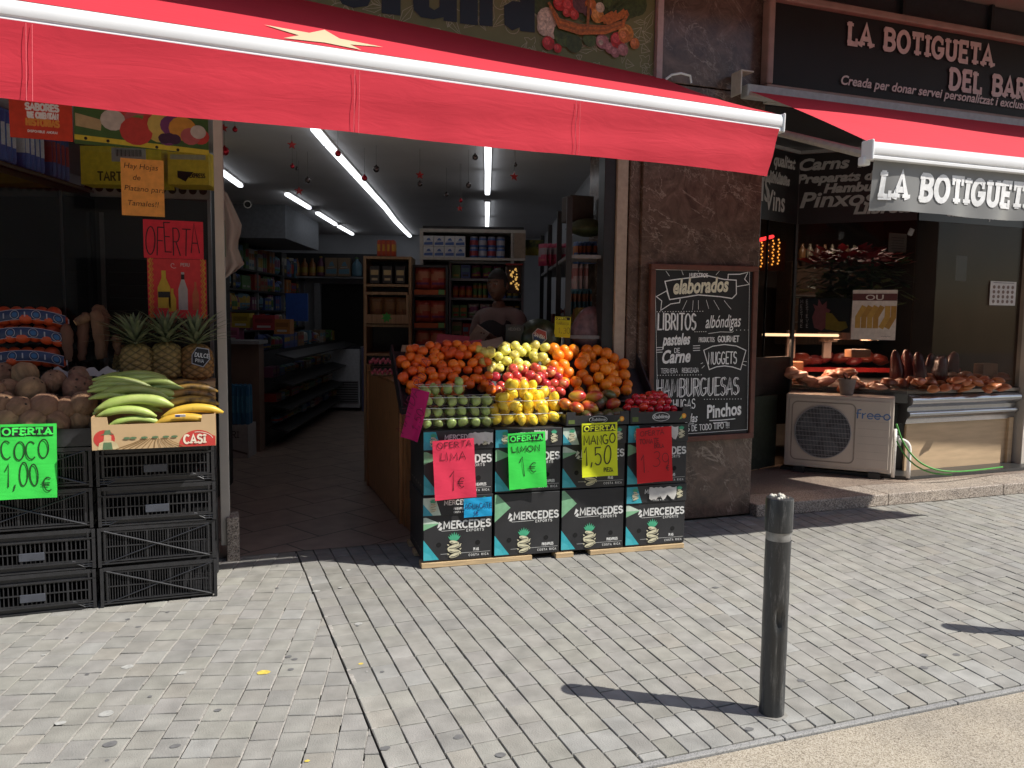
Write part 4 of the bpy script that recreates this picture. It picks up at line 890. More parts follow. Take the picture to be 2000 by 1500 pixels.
def bolmat():
    m, n, p = _nt('bollard_paint'); L = n.links.new
    tc = N(n, 'ShaderNodeTexCoord'); mp = N(n, 'ShaderNodeMapping'); mp.inputs['Scale'].default_value = (1, 1, .13); L(tc.outputs['Object'], mp.inputs[0])
    no = N(n, 'ShaderNodeTexNoise'); no.inputs['Scale'].default_value = 60; no.inputs['Detail'].default_value = 9; no.inputs['Roughness'].default_value = .82; L(mp.outputs[0], no.inputs['Vector'])
    cr = N(n, 'ShaderNodeValToRGB'); e = cr.color_ramp.elements; e[0].position, e[1].position = .52, .66; e[0].color = (.026, .028, .03, 1); e[1].color = (.13, .13, .127, 1); L(no.outputs['Fac'], cr.inputs[0])
    L(cr.outputs[0], p.inputs['Base Color']); p.inputs['Roughness'].default_value = .42; p.inputs['Coat Weight'].default_value = .2
    bp = N(n, 'ShaderNodeBump'); bp.inputs['Strength'].default_value = .25; bp.inputs['Distance'].default_value = .003; L(no.outputs['Fac'], bp.inputs['Height']); L(bp.outputs[0], p.inputs['Normal']); return m
M_BOL = bolmat()
bo = bollard((2.02, 2.5, -.002), 'scuffed dark steel bollard with a silver ring and droppings on its cap', (R(.2), R(-.3), 0))
mb = MB(); rg = random.Random(2)
for k in range(16): mb.ball((rg.uniform(-.03, .025), rg.uniform(-.03, .03), .873), (rg.uniform(.004, .011), rg.uniform(.004, .009), rg.uniform(.003, .008)), 7, 5)
mb.build('droppings', mat('droppings', (.6, .58, .5), .9, .35, 80), bo)['kind'] = 'stuff'
mb = MB(); mb.add([(.055*cos(a*.63)*(1+.2*(a % 3)), .05*sin(a*.63)*(1+.2*(a % 2))-.01, .0045) for a in range(10)], [tuple(range(10))]); mb.build('mortar_collar', mat('mortar', (.23, .22, .2), .95, .2, 50), bo)
bollard((4.13, 2.5, 0), 'dark steel bollard just outside the right edge, seen by its shadow', (0, 0, 0))
# ================================================================== FRUIT STAND: cartons
M_CARTON = mat('black_carton', (.022, .022, .024), .5, .25, 6, bump=.08, bscale=14)
C_TEAL = flat((.035, .36, .42), .5); C_GRN = flat((.20, .42, .24), .5); C_PALE = flat((.50, .60, .50), .5); C_LT = flat((.62, .62, .60), .55); C_CREAM = flat((.62, .58, .40), .55); C_LEAF = flat((.06, .36, .20), .5)
C_TEAR = mat('torn_paper', (.55, .53, .5), .9, .12, 20); C_HOLE = flat((.002, .002, .002), .9)
CW, CH, CD = .438, .400, .50
def pineapple_print(mb, cx, cz, s, y=-.0012):
    for k, a in enumerate((-62, -40, -20, 0, 20, 40, 62)):
        l = s*(.48-.10*abs(k-3)/3); t = R(a*.8); bx = cx+s*.02*(k-3); q = (bx+l*sin(t), cz+s*.52+l*cos(t)); nx, nz = cos(t), -sin(t); w_ = s*.065
        mb.face([(bx-nx*w_*.7, cz+s*.5-nz*w_*.7), (bx+nx*w_*.7, cz+s*.5+nz*w_*.7), (bx+(q[0]-bx)*.5+nx*w_, cz+s*.5+(q[1]-cz-s*.5)*.5+nz*w_), q, (bx+(q[0]-bx)*.5-nx*w_, cz+s*.5+(q[1]-cz-s*.5)*.5-nz*w_)], y-.0003*(k+1), 1)
    for k in range(4):
        z = cz+s*(.40-.235*k); w_ = s*(.27, .37, .36, .28)[k]; tl = .06*s*(1 if k % 2 else -1)
        pts = [(cx+w_*cos(a*.45), z+s*.115*sin(a*.45)+tl*cos(a*.45)) for a in range(14)]; mb.face(pts, y-.0004*(k+1)-.002, 0)
        mb.ribbon([(cx-w_*.7, z-tl*.7-.01*s), (cx, z-.05*s), (cx+w_*.75, z+tl*.5)], s*.03, y-.0045-.0003*k, 2)
    for sx in (-1, 1):
        for k in range(3): z = cz+s*(.3-.25*k); mb.face([(cx+sx*s*.27, z), (cx+sx*s*.40, z+s*.05), (cx+sx*s*.34, z-s*.06)], y-.0052-.0003*k, 0)
def carton(loc, rz, label, logo=True, tone=0, band=None, side=None, top=CH, low=False):
    t = T('pineapple_carton', label, 'carton', loc, rz, 'stacked black pineapple cartons')
    mb = MB(); mb.box((CW/2, CD/2, top/2), (CW-.006, CD, top-.004)); mb.build('body', M_CARTON, t, bevel=.004)
    mb = MB(); g = (C_PALE, C_GRN)
    z0 = .165 if band is None else .14
    zt = top-(.005 if band is None else .125)
    mb.face([(.003, z0+.06), (.003, zt), (.02, zt), (.105, (z0+zt)/2+.03)], -.0007, 0 if tone == 0 else 1); mb.face([(.003, z0+.06), (.003, (z0+zt)/2+.03), (.105, (z0+zt)/2+.03)], -.0012, 1)
    mb.build('green_triangle', [C_PALE, C_GRN], t)
    mb = MB(); mb.face([(.003, .012), (.003, .14), (.10, .012)], -.0008, 0); mb.face([(.003, .012), (.003, .07), (.05, .04), (.06, .012)], -.0012, 1); mb.build('teal_triangle', [C_TEAL, flat((.06, .42, .48), .5)], t)
    lz = .235 if band is None else .205
    if logo:
        mb = MB(); s = .92 if tone == 0 else .8
        mb.face([(.088, lz+.005), (.10, lz+.045), (.118, lz+.03), (.10, lz+.01)], -.001); mb.face([(.095, lz-.005), (.112, lz+.016), (.122, lz+.002), (.112, lz-.012)], -.0013)
        strokes(mb, 'MERCEDES', .128, lz, .043, .0105, -.0015, sp=.17, sx=1.2)
        mb.ribbon([(.115, lz-.015), (.26, lz-.013)], .0025, -.001); mb.build('lettering', C_LT, t)
        mb = MB(); strokes(mb, 'EXPORTS', .272, lz-.026, .015, .003, -.0015, sp=.4, sx=1.15); mb.build('lettering', C_LT, t)
    mb = MB(); pineapple_print(mb, .195, .068, .115); mb.build('pineapple_picture', [C_CREAM, C_LEAF, flat((.05, .05, .05), .6)], t)
    for x in (.098, .345):
        mb = MB(); c = arc(x, .105, .0155, .0155, 0, 342, 19); mb.face(c, -.0016); mb.build('hand_hole', C_HOLE, t)
    mb = MB(); strokes(mb, 'PIÑAS' if low else 'PINEAPPLES', .318, .056, .016, .0038, -.0015, sp=.1, sx=.8); mb.ribbon([(.01+.1, .045), (.155, .045)], .0018, -.001); mb.ribbon([(.24, .045), (.425, .045)], .0018, -.001)
    strokes(mb, 'COSTA RICA', .288, .022, .0125, .0028, -.0015, sp=.42, sx=1.1); mb.build('lettering', C_LT, t)
    mb = MB()                                                      # left side print
    for k in range(5): mb.add([(-.0012+.003, .08+.08*k, .05), (-.0012+.003, .12+.08*k, .05), (-.0012+.003, .12+.08*k, .06), (-.0012+.003, .08+.08*k, .06)], [(0, 1, 2, 3)])
    mb.build('side_print', flat((.2, .19, .16), .6), t)
    if band is not None:
        lid = MB(); lid.box((CW/2, CD/2, top-.055), (CW+.004, CD+.012, .118)); lo_ = lid.build('lid', M_CARTON, t, bevel=.003)
        mb = MB(); mb.face([(.0, top-.112), (.0, top-.002), (.075, top-.002), (.11, top-.112)], -.0085, 0); mb.face([(.0, top-.112), (.0, top-.04), (.06, top-.112)], -.009, 1); mb.build('teal_triangle', [C_TEAL if band != 'g' else C_PALE, flat((.04, .30, .38), .5)], lo_)
        mb = MB(); pineapple_print(mb, .06, top-.065, .06, -.0098); pineapple_print(mb, .385, top-.065, .06, -.0086); mb.build('pineapple_picture', [C_CREAM, C_LEAF, flat((.05, .05, .05), .6)], lo_)
        mb = MB(); strokes(mb, 'MERCEDES', .13, top-.05, .027, .006, -.0095, sp=.16, sx=1.2); strokes(mb, 'PINEAPPLES', .19, top-.082, .012, .0028, -.0092, sp=.12); strokes(mb, 'COSTA RICA', .19, top-.102, .009, .002, -.0092, sp=.4); mb.build('lettering', C_LT, lo_)
        if band in ('t', 'r', 'u'):
            r2 = random.Random(hash(band) % 7 if False else ord(band)); x0, x1 = {'t': (.28, .432), 'r': (.16, .36), 'u': (.25, .34)}[band]; mb = MB()
            up = [(x0+(x1-x0)*i/12, top-.006-r2.uniform(0, .012)) for i in range(13)]; dn = [(x1-(x1-x0)*i/12, top-.06-r2.uniform(0, .04)) for i in range(13)]
            mb.face(up+dn, -.0135); mb.build('torn_patch', C_TEAR, lo_)
    return t
CR = math.atan2(4.57-4.677, 2.893-1.132); CP = Vector((1.135, 4.677, .034)); cu_ = Vector((cos(CR), sin(CR), 0))
colnames = ['leftmost column', 'second column from the left', 'third column from the left', 'rightmost column']
ctn = []
for i in range(4):
    P = CP+cu_*(.4495*i)+Vector((0, (.0, -.004, .006, .0)[i], 0))
    rr = CR+(.0, .01, -.008, .006)[i]
    lowband = {0: 'g', 3: 'r'}.get(i)
    hh = .405
    carton(P, rr, 'black pineapple carton at the bottom of the %s%s' % (colnames[i], {0: ', under the blue note', 3: ', with a torn white patch'}.get(i, '')), True, 0 if i in (0, 3) else 1, lowband, top=hh, low=i in (0, 3))
    carton(P+Vector((.002, .003, hh+.003)), rr, 'black pineapple carton on top of the %s behind the %s sign' % (colnames[i], ('pink', 'green', 'yellow', 'red')[i]), True, 1 if i != 2 else 0, ('t', 'u', 'g', 'r')[i], top=.402, low=i in (2, 3))
M_PINE = wood('raw_pine', (.50, .36, .2), .2, (2, 30, 30), .8)
pl = T('pallet', 'raw pine pallet boards beneath the black cartons', 'pallet', CP-Vector((0, 0, .034)), CR)
for x0, x1, y in ((-.01, .70, -.012), (.86, .98, -.016), (1.1, 1.78, -.008), (-.01, 1.78, .25), (-.01, 1.78, .46)):
    mb = MB(); mb.box(((x0+x1)/2, y+.045, .016), (x1-x0, .09, .030)); mb.build('board', M_PINE, pl, bevel=.002)
# ------------------------------------------------------------------ hand-written price signs
def hand(mb, s, x, z, h, wd, seed, **k): return strokes(mb, s, x, z, h, wd, -.0022, jit=1.0, rg=random.Random(seed), **k)
def paper(name, label, cat, P, rz, w_, h_, col, tilt=0.0, roll=0.0, curl=.012, group=None, rough=.55):
    t = T(name, label, cat, P, group=group, rot=(tilt, roll, rz))
    mb = MB(); nu, nv = 8, 10; vs = []
    for j in range(nv+1):
        for i in range(nu+1):
            x = -w_/2+w_*i/nu; z = h_*j/nv; q = 1-j/nv
            vs.append((x, -curl*q*q*(.6+.4*cos(i*.8))+.002*sin(i*1.3+j), z))
    mb.add(vs, [(j*(nu+1)+i, j*(nu+1)+i+1, (j+1)*(nu+1)+i+1, (j+1)*(nu+1)+i) for i in range(nu) for j in range(nv)])
    m = cloth('paper_%s' % name, col, .25, .6, 300); mb.build('sheet', m, t, smooth=180); t['w'] = w_; return t
def bend(mb, w_, h_, curl, lift=-.004):
    nu, nv = 8, 10
    for i, v in enumerate(mb.v):
        q = 1-max(0, min(1, v.z/h_)); k = (v.x+w_/2)/w_*nu; j = max(0, min(1, v.z/h_))*nv
        mb.v[i] = Vector((v.x, v.y-curl*q*q*(.6+.4*cos(k*.8))+.002*sin(k*1.3+j)+lift, v.z))
def price(label, px0, py0, px1, py1, v, col, seed, lines, head=None, headcol=None, tilt=0, roll=0, rz=CR, curl=.012, pen=(.03, .004, .008)):
    a, b = V(px0, py0, v), V(px1, py1, v); w_ = math.hypot(b.x-a.x, b.y-a.y); h_ = a.z-b.z
    P = Vector(((a.x+b.x)/2, v, b.z)); t = paper('price_sign', label, 'price sign', P, rz, w_, h_, col, tilt, roll, curl, 'hand written price signs')
    if head:
        mb = MB(); mb.face([(-w_*.46, h_*.84), (w_*.44, h_*.84), (w_*.44, h_*.965), (-w_*.46, h_*.965)], -.001)
        vs = []; nx = 8                                            # split so it can bend with the sheet
        mb = MB()
        for i in range(nx): mb.face([(-w_*.46+w_*.9*i/nx, h_*.84), (-w_*.46+w_*.9*(i+1)/nx, h_*.84), (-w_*.46+w_*.9*(i+1)/nx, h_*.965), (-w_*.46+w_*.9*i/nx, h_*.965)], -.001)
        bend(mb, w_, h_, curl, -.001); mb.build('heading_bar', INK, t)
        mb = MB(); hh = h_*.085; sx = (w_*.84)/swidth('OFERTA', hh, .2); strokes(mb, 'OFERTA', -w_*.43, h_*.86, hh, hh*.27, 0, serif=True, sp=.2, sx=sx); bend(mb, w_, h_, curl, -.003); mb.build('lettering', m_sheet(col), t)
    mb = MB(); rg = random.Random(seed)
    for (s, x, z, h, wd, sx) in lines:
        sx = sx if sx > 0 else -sx*w_/swidth(s, h_*h)
        strokes(mb, s, -w_/2+w_*x, h_*z, h_*h, wd, 0, jit=1.0, rg=rg, sx=sx)
    bend(mb, w_, h_, curl, -.003); mb.build('lettering', flat(pen, .5), t); return t
_ms = {}
def m_sheet(c):
    if c not in _ms: _ms[c] = flat(c, .6)
    return _ms[c]
GREEN, YELLOW, PINK, REDP, BLUE, ORANGE = (.06, .80, .10), (.86, .92, .03), (.85, .05, .11), (.74, .025, .03), (.02, .40, .75), (.75, .30, .04)
M1 = dict(pen=(.05, .002, .006))
price('pinkish red price sign for limes hanging on the leftmost cartons', 850, 860, 929, 971, 4.60, PINK, 1, [('OFERTA', .12, .87, .095, .004, -.8), ('LIMA', .16, .66, .13, .004, -.62), ('1', .36, .16, .34, .005, 1.0), ('€', .56, .18, .19, .0045, 1.0)], roll=R(-2.5), **M1)
price('green price sign for lemons with black heading between the pink and yellow ones', 996, 846, 1066, 951, 4.60, GREEN, 2, [('LIMON', .10, .66, .10, .006, -.74), ('1', .32, .20, .34, .006, 1.0), ('€', .54, .28, .2, .005, 1.1)], True, roll=R(-2), pen=(.01, .05, .01))
price('yellow price sign for mangos hanging over the third column of cartons', 1139, 827, 1204, 928, 4.55, YELLOW, 3, [('MANGO', .05, .61, .17, .0065, -.88), ('1,50', .06, .24, .32, .0075, -.74), ('PIEZA', .62, .08, .07, .004, .8)], True, roll=R(-1), pen=(.015, .015, .005))
price('dark red price sign for tomatoes on the rightmost cartons', 1247, 836, 1311, 939, 4.54, REDP, 4, [('OFERTA', .1, .86, .085, .003, 1.3), ('TOMATE', .08, .71, .085, .003, 1.0), ('BOLA', .5, .62, .075, .003, .9), ('1', .12, .22, .33, .0045, .9), ('.', .3, .2, .1, .004, 1.0), ('39', .44, .26, .28, .003, 1.0), ('€', .82, .2, .1, .0035, 1.0)], roll=R(-2), **M1)
price('bright blue note stuck on the lower left carton', 907, 974, 960, 1007, 4.64, BLUE, 5, [('AGUACATE', .05, .45, .26, .004, .9), ('1€', .34, .08, .24, .004, 1.0)], roll=R(-1), curl=.003, pen=(.01, .03, .12))
price('large green price sign for coconuts with black heading on the left crates', -6, 830, 112, 970, 4.50, GREEN, 6, [('COCO', .05, .53, .24, .006, -.80), ('1,00', .10, .16, .30, .006, -.58), ('€', .74, .10, .19, .0055, -.18)], True, roll=R(1.2), rz=R(3), pen=(.01, .05, .01))
a = V(790, 810, 4.9)
t = paper('price_sign', 'narrow magenta price sign turned edge-on beside the mandarin tray', 'price sign', Vector((1.075, 4.74, .79)), R(-58), .15, .31, (.62, .02, .16), R(-8), R(7), .02, 'hand written price signs')
mb = MB(); hand(mb, 'MANDARINA', -.06, .02, .075, .004, 9, rot=R(78)); hand(mb, '1,50', .05, .06, .06, .004, 10, rot=R(80)); bend(mb, .16, .31, .02, -.003); mb.build('lettering', flat((.16, .003, .04)), t)
# small yellow tag on a stick above the oranges
P = ID(1098, 640, 5.75); t = paper('price_sign', 'small yellow tag on a wire stick standing behind the oranges', 'price sign', P-Vector((0, 0, .07)), IROT, .115, .15, (.62, .60, .03), 0, R(2), .003, 'hand written price signs')
mb = MB(); mb.face([(-.05, .125), (.05, .125), (.05, .146), (-.05, .146)], -.004); mb.build('heading_bar', INK, t)
mb = MB(); strokes(mb, 'OFERTA', -.045, .128, .015, .004, -.008, sx=1.1); mb.build('lettering', flat((.6, .6, .05)), t)
mb = MB(); strokes(mb, 'NARANJA', -.045, .09, .02, .0025, -.006, jit=1, sx=.9); strokes(mb, '1,30', -.03, .03, .04, .003, -.006, jit=1); mb.build('lettering', flat((.2, .17, .02)), t)
mb = MB(); mb.tube([(0, .004, .0), (.003, .004, -.16)], .0025, 6); mb.build('stick', M_METAL, t)
# ------------------------------------------------------------------ black plastic crates
M_CRATE = mat('black_crate_plastic', (.02, .02, .022), .38, .25, 18, bump=.1, bscale=40, spec=.6)
M_CRATE2 = mat('crate_plate', (.06, .065, .08), .4, .15, 20)
KW, KD, KH = .572, .40, .212
def grid(mb, w_, h0, h1, y, cells, per, th=.0045, rows=3, off=0.0):
    for i in range(cells+1): mb.box((-w_/2+w_*i/cells, y, (h0+h1)/2), (.010, .010, h1-h0))
    for r_ in range(rows+1): mb.box((0, y-.001, h0+(h1-h0)*r_/rows), (w_, .009, .006 if 0 < r_ < rows else .009))
    for i in range(cells):
        for k in range(1, per): mb.box((-w_/2+w_*(i+k/per)/cells, y+.0005, (h0+h1)/2), (th, .006, h1-h0-.008))
def crate_side(kind, w_):
    mb = MB()
    if kind == 'grid':
        grid(mb, w_-.06, .045, KH-.055, 0, 5, 5, rows=2)
        mb.box((0, 0, KH-.012), (w_, .012, .02)); mb.box((0, .01, KH-.036), (w_-.05, .006, .03)); mb.box((0, -.004, KH-.05), (w_, .014, .006)); mb.box((0, -.004, .038), (w_, .016, .007)); mb.box((0, .012, .02), (w_-.06, .006, .03)); mb.box((0, 0, .004), (w_-.1, .01, .008))
        for sx in (-1, 1):
            for d in (0, .012): mb.tube([(sx*(w_/2-.006), -.006, .012+d), (sx*(w_/2-.055), -.006, .012+d), (sx*(w_/2-.11), -.006, .042+d*.3)], .0035, 6)
    else:
        grid(mb, w_-.06, .03, KH-.03, .004, 5, 8, .004, rows=2)
        mb.box((0, 0, KH-.012), (w_, .012, .02)); mb.box((0, -.002, .018), (w_, .014, .007)); mb.box((0, -.002, .03), (w_, .012, .005))
        a, b = (-w_/2+.03, KH-.02), (w_/2-.03, .02)
        mb.tube([(a[0], -.008, a[1]), (b[0], -.008, b[1])], .0045, 6); mb.tube([(-a[0], -.006, a[1]), (-b[0], -.006, b[1])], .0035, 6)
    for sx in (-1, 1):
        mb.box((sx*(w_/2-.008), 0, KH/2), (.016, .022, KH-.004)); mb.box((sx*(w_/2-.034), 0, KH/2), (.008, .014, KH-.03))
    return mb
def make_crate(kind, loc, rz, label, group='black crates stacked by the window'):
    t = T('plastic_crate', label, 'crate', loc, rz, group)
    crate_side(kind, KW).build('front_wall', M_CRATE, t, loc=(0, 0, 0)); crate_side('grid', KW).build('back_wall', M_CRATE, t, loc=(0, KD, 0))
    for sx in (-1, 1):
        mb = MB(); grid(mb, KD-.04, .03, KH-.03, 0, 4, 4, rows=2); mb.box((0, 0, KH-.012), (KD-.02, .01, .02)); mb.build('side_wall', M_CRATE, t, loc=(sx*(KW/2-.008), KD/2, 0), rot=(0, 0, R(90)*sx))
    mb = MB(); mb.box((0, KD/2, .012), (KW-.03, KD-.02, .008)); mb.build('base', M_CRATE, t)
    if kind == 'grid': mb = MB(); mb.box((-.005, -.008, .085), (.115, .006, .042)); mb.build('label_plate', M_CRATE2, t, bevel=.003)
    return t
CA = math.atan2(-.004, 1.0); cz = 0.0
for i, k in enumerate(('x', 'x', 'grid', 'grid')):
    z = .214*i
    make_crate(k, (-.335+(.002, -.004, .003, 0)[i], 4.555+(.0, .003, -.002, .002)[i], .002+z), R((.0, .6, -.4, .3)[i]), 'black crate under the bananas, %s of four' % ('bottom', 'second from below', 'third from below', 'top')[i]+(', with diagonal ribs' if k == 'x' else ', with a grey label plate'))
for i, k in enumerate(('grid', 'grid', 'x', 'x')):
    z = .214*i
    make_crate(k, (-.925+(.0, .003, -.003, 0)[i], 4.56, .002+z), R((.5, -.3, .4, 0)[i]), 'black crate under the coconuts, %s of four' % ('bottom', 'second from below', 'third from below', 'top')[i]+(', with a grey label plate' if k == 'grid' else ', with diagonal ribs'))
for i, k in enumerate(('grid', 'grid', 'x', 'grid')):
    make_crate(k, (-1.52, 4.57, .002+.214*i), R(.5*i), 'black crate at the left picture edge, %s of its stack' % ('bottom', 'second from below', 'third from below', 'top')[i])
# ================================================================== FRUIT
def fruitmesh(nm, m, r, fn=None, nu=20, nv=12, extra=None):
    mb = MB(); mb.ball((0, 0, 0), r, nu, nv, fn=fn)
    if extra: extra(mb)
    o = mb.build(nm, m, smooth=180); me = o.data; bpy.data.objects.remove(o); return me
def dimple(d=.16, sq=1.0):
    def fn(p):
        k = 1
        if p.z > .72: k -= d*((p.z-.72)/.28)**1.5
        if p.z < -.85: k -= d*.5*((-p.z-.85)/.15)
        return Vector((p.x*sq, p.y*sq, p.z*k))
    return fn
M_MAND = mat('mandarin_skin', (.92, .17, .012), .38, .12, 30, bump=.25, bscale=220, rand=.16, coat=.15)
M_ORAN = mat('orange_skin', (.96, .26, .012), .36, .1, 25, bump=.3, bscale=180, rand=.12, coat=.15)
M_GUAV = mat('yellow_green_apple', (.74, .66, .15), .32, .2, 9, rand=.2, coat=.25)
M_NECT = mat('red_apple', (.55, .05, .045), .28, .2, 12, rand=.15, coat=.3, col2=(.78, .42, .14), thr=(.5, .72))
M_LIME = mat('lime_skin', (.36, .46, .13), .33, .18, 14, bump=.15, bscale=160, rand=.2, coat=.2)
M_LEMON = mat('lemon_skin', (.92, .64, .04), .35, .1, 14, bump=.25, bscale=150, rand=.14, coat=.2)
M_MANGO = mat('mango_skin', (.50, .045, .03), .3, scale=9, col2=(.55, .34, .03), thr=(.42, .62), rand=.2, coat=.25)
M_MANG2 = mat('mango_skin_green', (.10, .11, .03), .35, scale=8, col2=(.20, .06, .04), thr=(.42, .62), rand=.2, coat=.2)
M_TOM = mat('tomato_skin', (.72, .03, .015), .2, .12, 12, rand=.12, coat=.5)
M_STEM = flat((.06, .05, .02), .8)
def lemonf(p):
    e = abs(p.z); k = 1-.12*e*e; return Vector((p.x*k, p.y*k, p.z*(1+.35*max(0, e-.72))))
def mangof(p): return Vector((p.x*(1+.12*p.z), p.y*.86, p.z*1.0+.10*p.x*p.x))
def stem(mb, z=.034, r=.004): mb.ball((0, 0, z), (r, r, r*.8), 6, 4, mi=1)
ME = {
 'mandarin': [fruitmesh('mandarin', [M_MAND, M_STEM], (.036, .036, .0315), dimple(.10), extra=lambda mb: stem(mb, .0292)), fruitmesh('mandarin', [M_MAND, M_STEM], (.034, .0335, .0305), dimple(.07), extra=lambda mb: stem(mb, .0285))],
 'orange': [fruitmesh('orange', [M_ORAN, M_STEM], (.0435, .0435, .042), dimple(.05), extra=lambda mb: stem(mb, .0405, .003)), fruitmesh('orange', [M_ORAN, M_STEM], (.0415, .042, .042), dimple(.04))],
 'yellow_apple': [fruitmesh('yellow_apple', [M_GUAV, M_STEM], (.037, .037, .034), dimple(.25), extra=lambda mb: mb.tube([(0, 0, .024), (.002, 0, .036)], .0015, 5, mi=1))],
 'red_apple': [fruitmesh('red_apple', [M_NECT, M_STEM], (.038, .038, .035), dimple(.25), extra=lambda mb: mb.tube([(0, 0, .024), (.002, 0, .037)], .0015, 5, mi=1))],
 'lime': [fruitmesh('lime', M_LIME, (.0285, .0285, .032), lemonf, 16, 10)],
 'lemon': [fruitmesh('lemon', M_LEMON, (.033, .033, .042), lemonf, 18, 12)],
 'mango': [fruitmesh('mango', M_MANGO, (.046, .044, .058), mangof, 20, 14), fruitmesh('mango', M_MANG2, (.044, .042, .056), mangof, 20, 14)],
 'tomato': [fruitmesh('tomato', [M_TOM, flat((.04, .10, .02), .6)], (.032, .032, .028), dimple(.14), extra=lambda mb: [mb.tube([(0, 0, .0245), (.011*cos(a), .011*sin(a), .028)], [.002, .0006], 4, mi=1) for a in (0, 1.25, 2.5, 3.75, 5.0)])],
}
rf = random.Random(77)
def put(kind, P, label, group, k=None, s=1.0, rot=None):
    m = ME[kind][rf.randrange(len(ME[kind])) if k is None else k]
    o = bpy.data.objects.new(kind, m); COL.objects.link(o); o.location = P; s_ = s*rf.uniform(.88, 1.09); o.scale = (s_, s_, s_)
    o.rotation_euler = rot if rot else (rf.uniform(-.9, .9), rf.uniform(-.9, .9), rf.uniform(0, 6.3)); tag(o, label, kind.replace('_', ' '), group); return o
def inside(poly, x, y):
    c = False
    for i in range(len(poly)):
        (x0, y0), (x1, y1) = poly[i-1], poly[i]
        if (y0 > y) != (y1 > y) and x < (x1-x0)*(y-y0)/(y1-y0)+x0: c = not c
    return c
# sloping display: plane from its front lip up to the back
DP0 = Vector((1.1, 4.96, .985)); DN = Vector((0, -.74, .67)).normalized()
DSL = Vector((0, .78, .62)).normalized()
def heap(kind, poly, dia, label, group, lift=0.0, mound=0.0, second=.35, depth0=None):
    xs = [p[0] for p in poly]; ys = [p[1] for p in poly]; y0, y1 = min(ys), max(ys); out = []
    q0 = PL((min(xs)+max(xs))/2, (y0+y1)/2, DP0, DN); pxd = dia*FPX/q0.length*1.0
    row = 0; y = y1-pxd*.45
    while y > y0-pxd*.2:
        x = min(xs)+(pxd*.5 if row % 2 else 0)
        while x < max(xs)+pxd*.3:
            jx, jy = x+rf.gauss(0, .17)*pxd, y+rf.gauss(0, .17)*pxd
            if inside(poly, jx, jy):
                P = PL(jx, jy, DP0, DN); 
                cx, cy = (min(xs)+max(xs))/2, (y0+y1)/2; e = max(0, 1-((jx-cx)/((max(xs)-min(xs))/2))**2)*max(0, 1-((jy-cy)/((y1-y0)/2))**2)
                out.append(put(kind, P+DN*(lift+mound*e+rf.uniform(-.2, .2)*dia), label, group))
                if rf.random() < second: out.append(put(kind, P+DN*(lift-dia*.62)+Vector((rf.uniform(-.5, .5)*dia, 0, rf.uniform(-.3, .3)*dia)), label, group))
            x += pxd*.97
        y -= pxd*.70; row += 1
    return out
heap('mandarin', [(770, 700), (800, 684), (850, 678), (936, 672), (940, 700), (944, 745), (952, 775), (935, 770), (800, 782), (783, 750)], .068, 'small deep orange mandarin in the heap left of the yellow apples', 'heaped mandarins', .02, .03)
heap('orange', [(1064, 690), (1082, 676), (1185, 676), (1205, 700), (1228, 735), (1242, 768), (1112, 776), (1095, 745), (1070, 725)], .085, 'large bright orange in the heap on the right of the display', 'heaped oranges', .02, .03)
heap('yellow_apple', [(918, 690), (935, 685), (1040, 672), (1072, 680), (1072, 700), (1070, 728), (1000, 735), (935, 732), (930, 712)], .073, 'yellow green apple in the heap between mandarins and oranges', 'heaped yellow apples', .01, .03)
heap('red_apple', [(945, 738), (1000, 722), (1075, 728), (1100, 745), (1112, 775), (1085, 785), (965, 785), (948, 765)], .076, 'red and yellow apple in the sunlit heap below the yellow apples', 'heaped red apples', .03, .03)
for (px, py) in ((932, 688), (956, 690), (1042, 680), (1062, 684), (985, 690), (1010, 688)): put('yellow_apple', PL(px, py, DP0, DN)+DN*.03, 'yellow green apple on the shaded top row of the display', 'top row of yellow apples')
for (px, py) in ((948, 715), (951, 742), (956, 771), (944, 758)): put('mandarin', PL(px, py, DP0, DN)+DN*.05, 'mandarin at the sunlit edge of its heap beside the red apples', 'mandarins at the sunlit edge')
# black sloping trays that hold the heaps
def tray(name, label, u0, u1, z_l=.10):
    c0 = Vector((u0, 4.95, .945)); t = T(name, label, 'tray', c0)
    L_ = u1-u0; a = math.atan2(.74, .67); ln_ = .50
    mb = MB(); mb.box((L_/2, ln_/2, -.03), (L_, ln_, .012)); mb.build('base', M_CRATE, t, rot=(a, 0, 0))
    for sx, x in ((0, 0), (1, L_)):
        mb = MB(); mb.box((x, ln_/2, .01), (.012, ln_, .085)); mb.build('side', M_CRATE, t, rot=(a, 0, 0))
    mb = MB(); mb.box((L_/2, 0, .0), (L_, .012, .07)); mb.build('front_lip', M_CRATE, t, rot=(a, 0, 0))
    return t
tray('display_tray', 'black sloping tray under the mandarins', 1.06, 1.66); tray('display_tray', 'black sloping tray under the yellow and red apples', 1.67, 2.24); tray('display_tray', 'black sloping tray under the oranges', 2.25, 2.86)
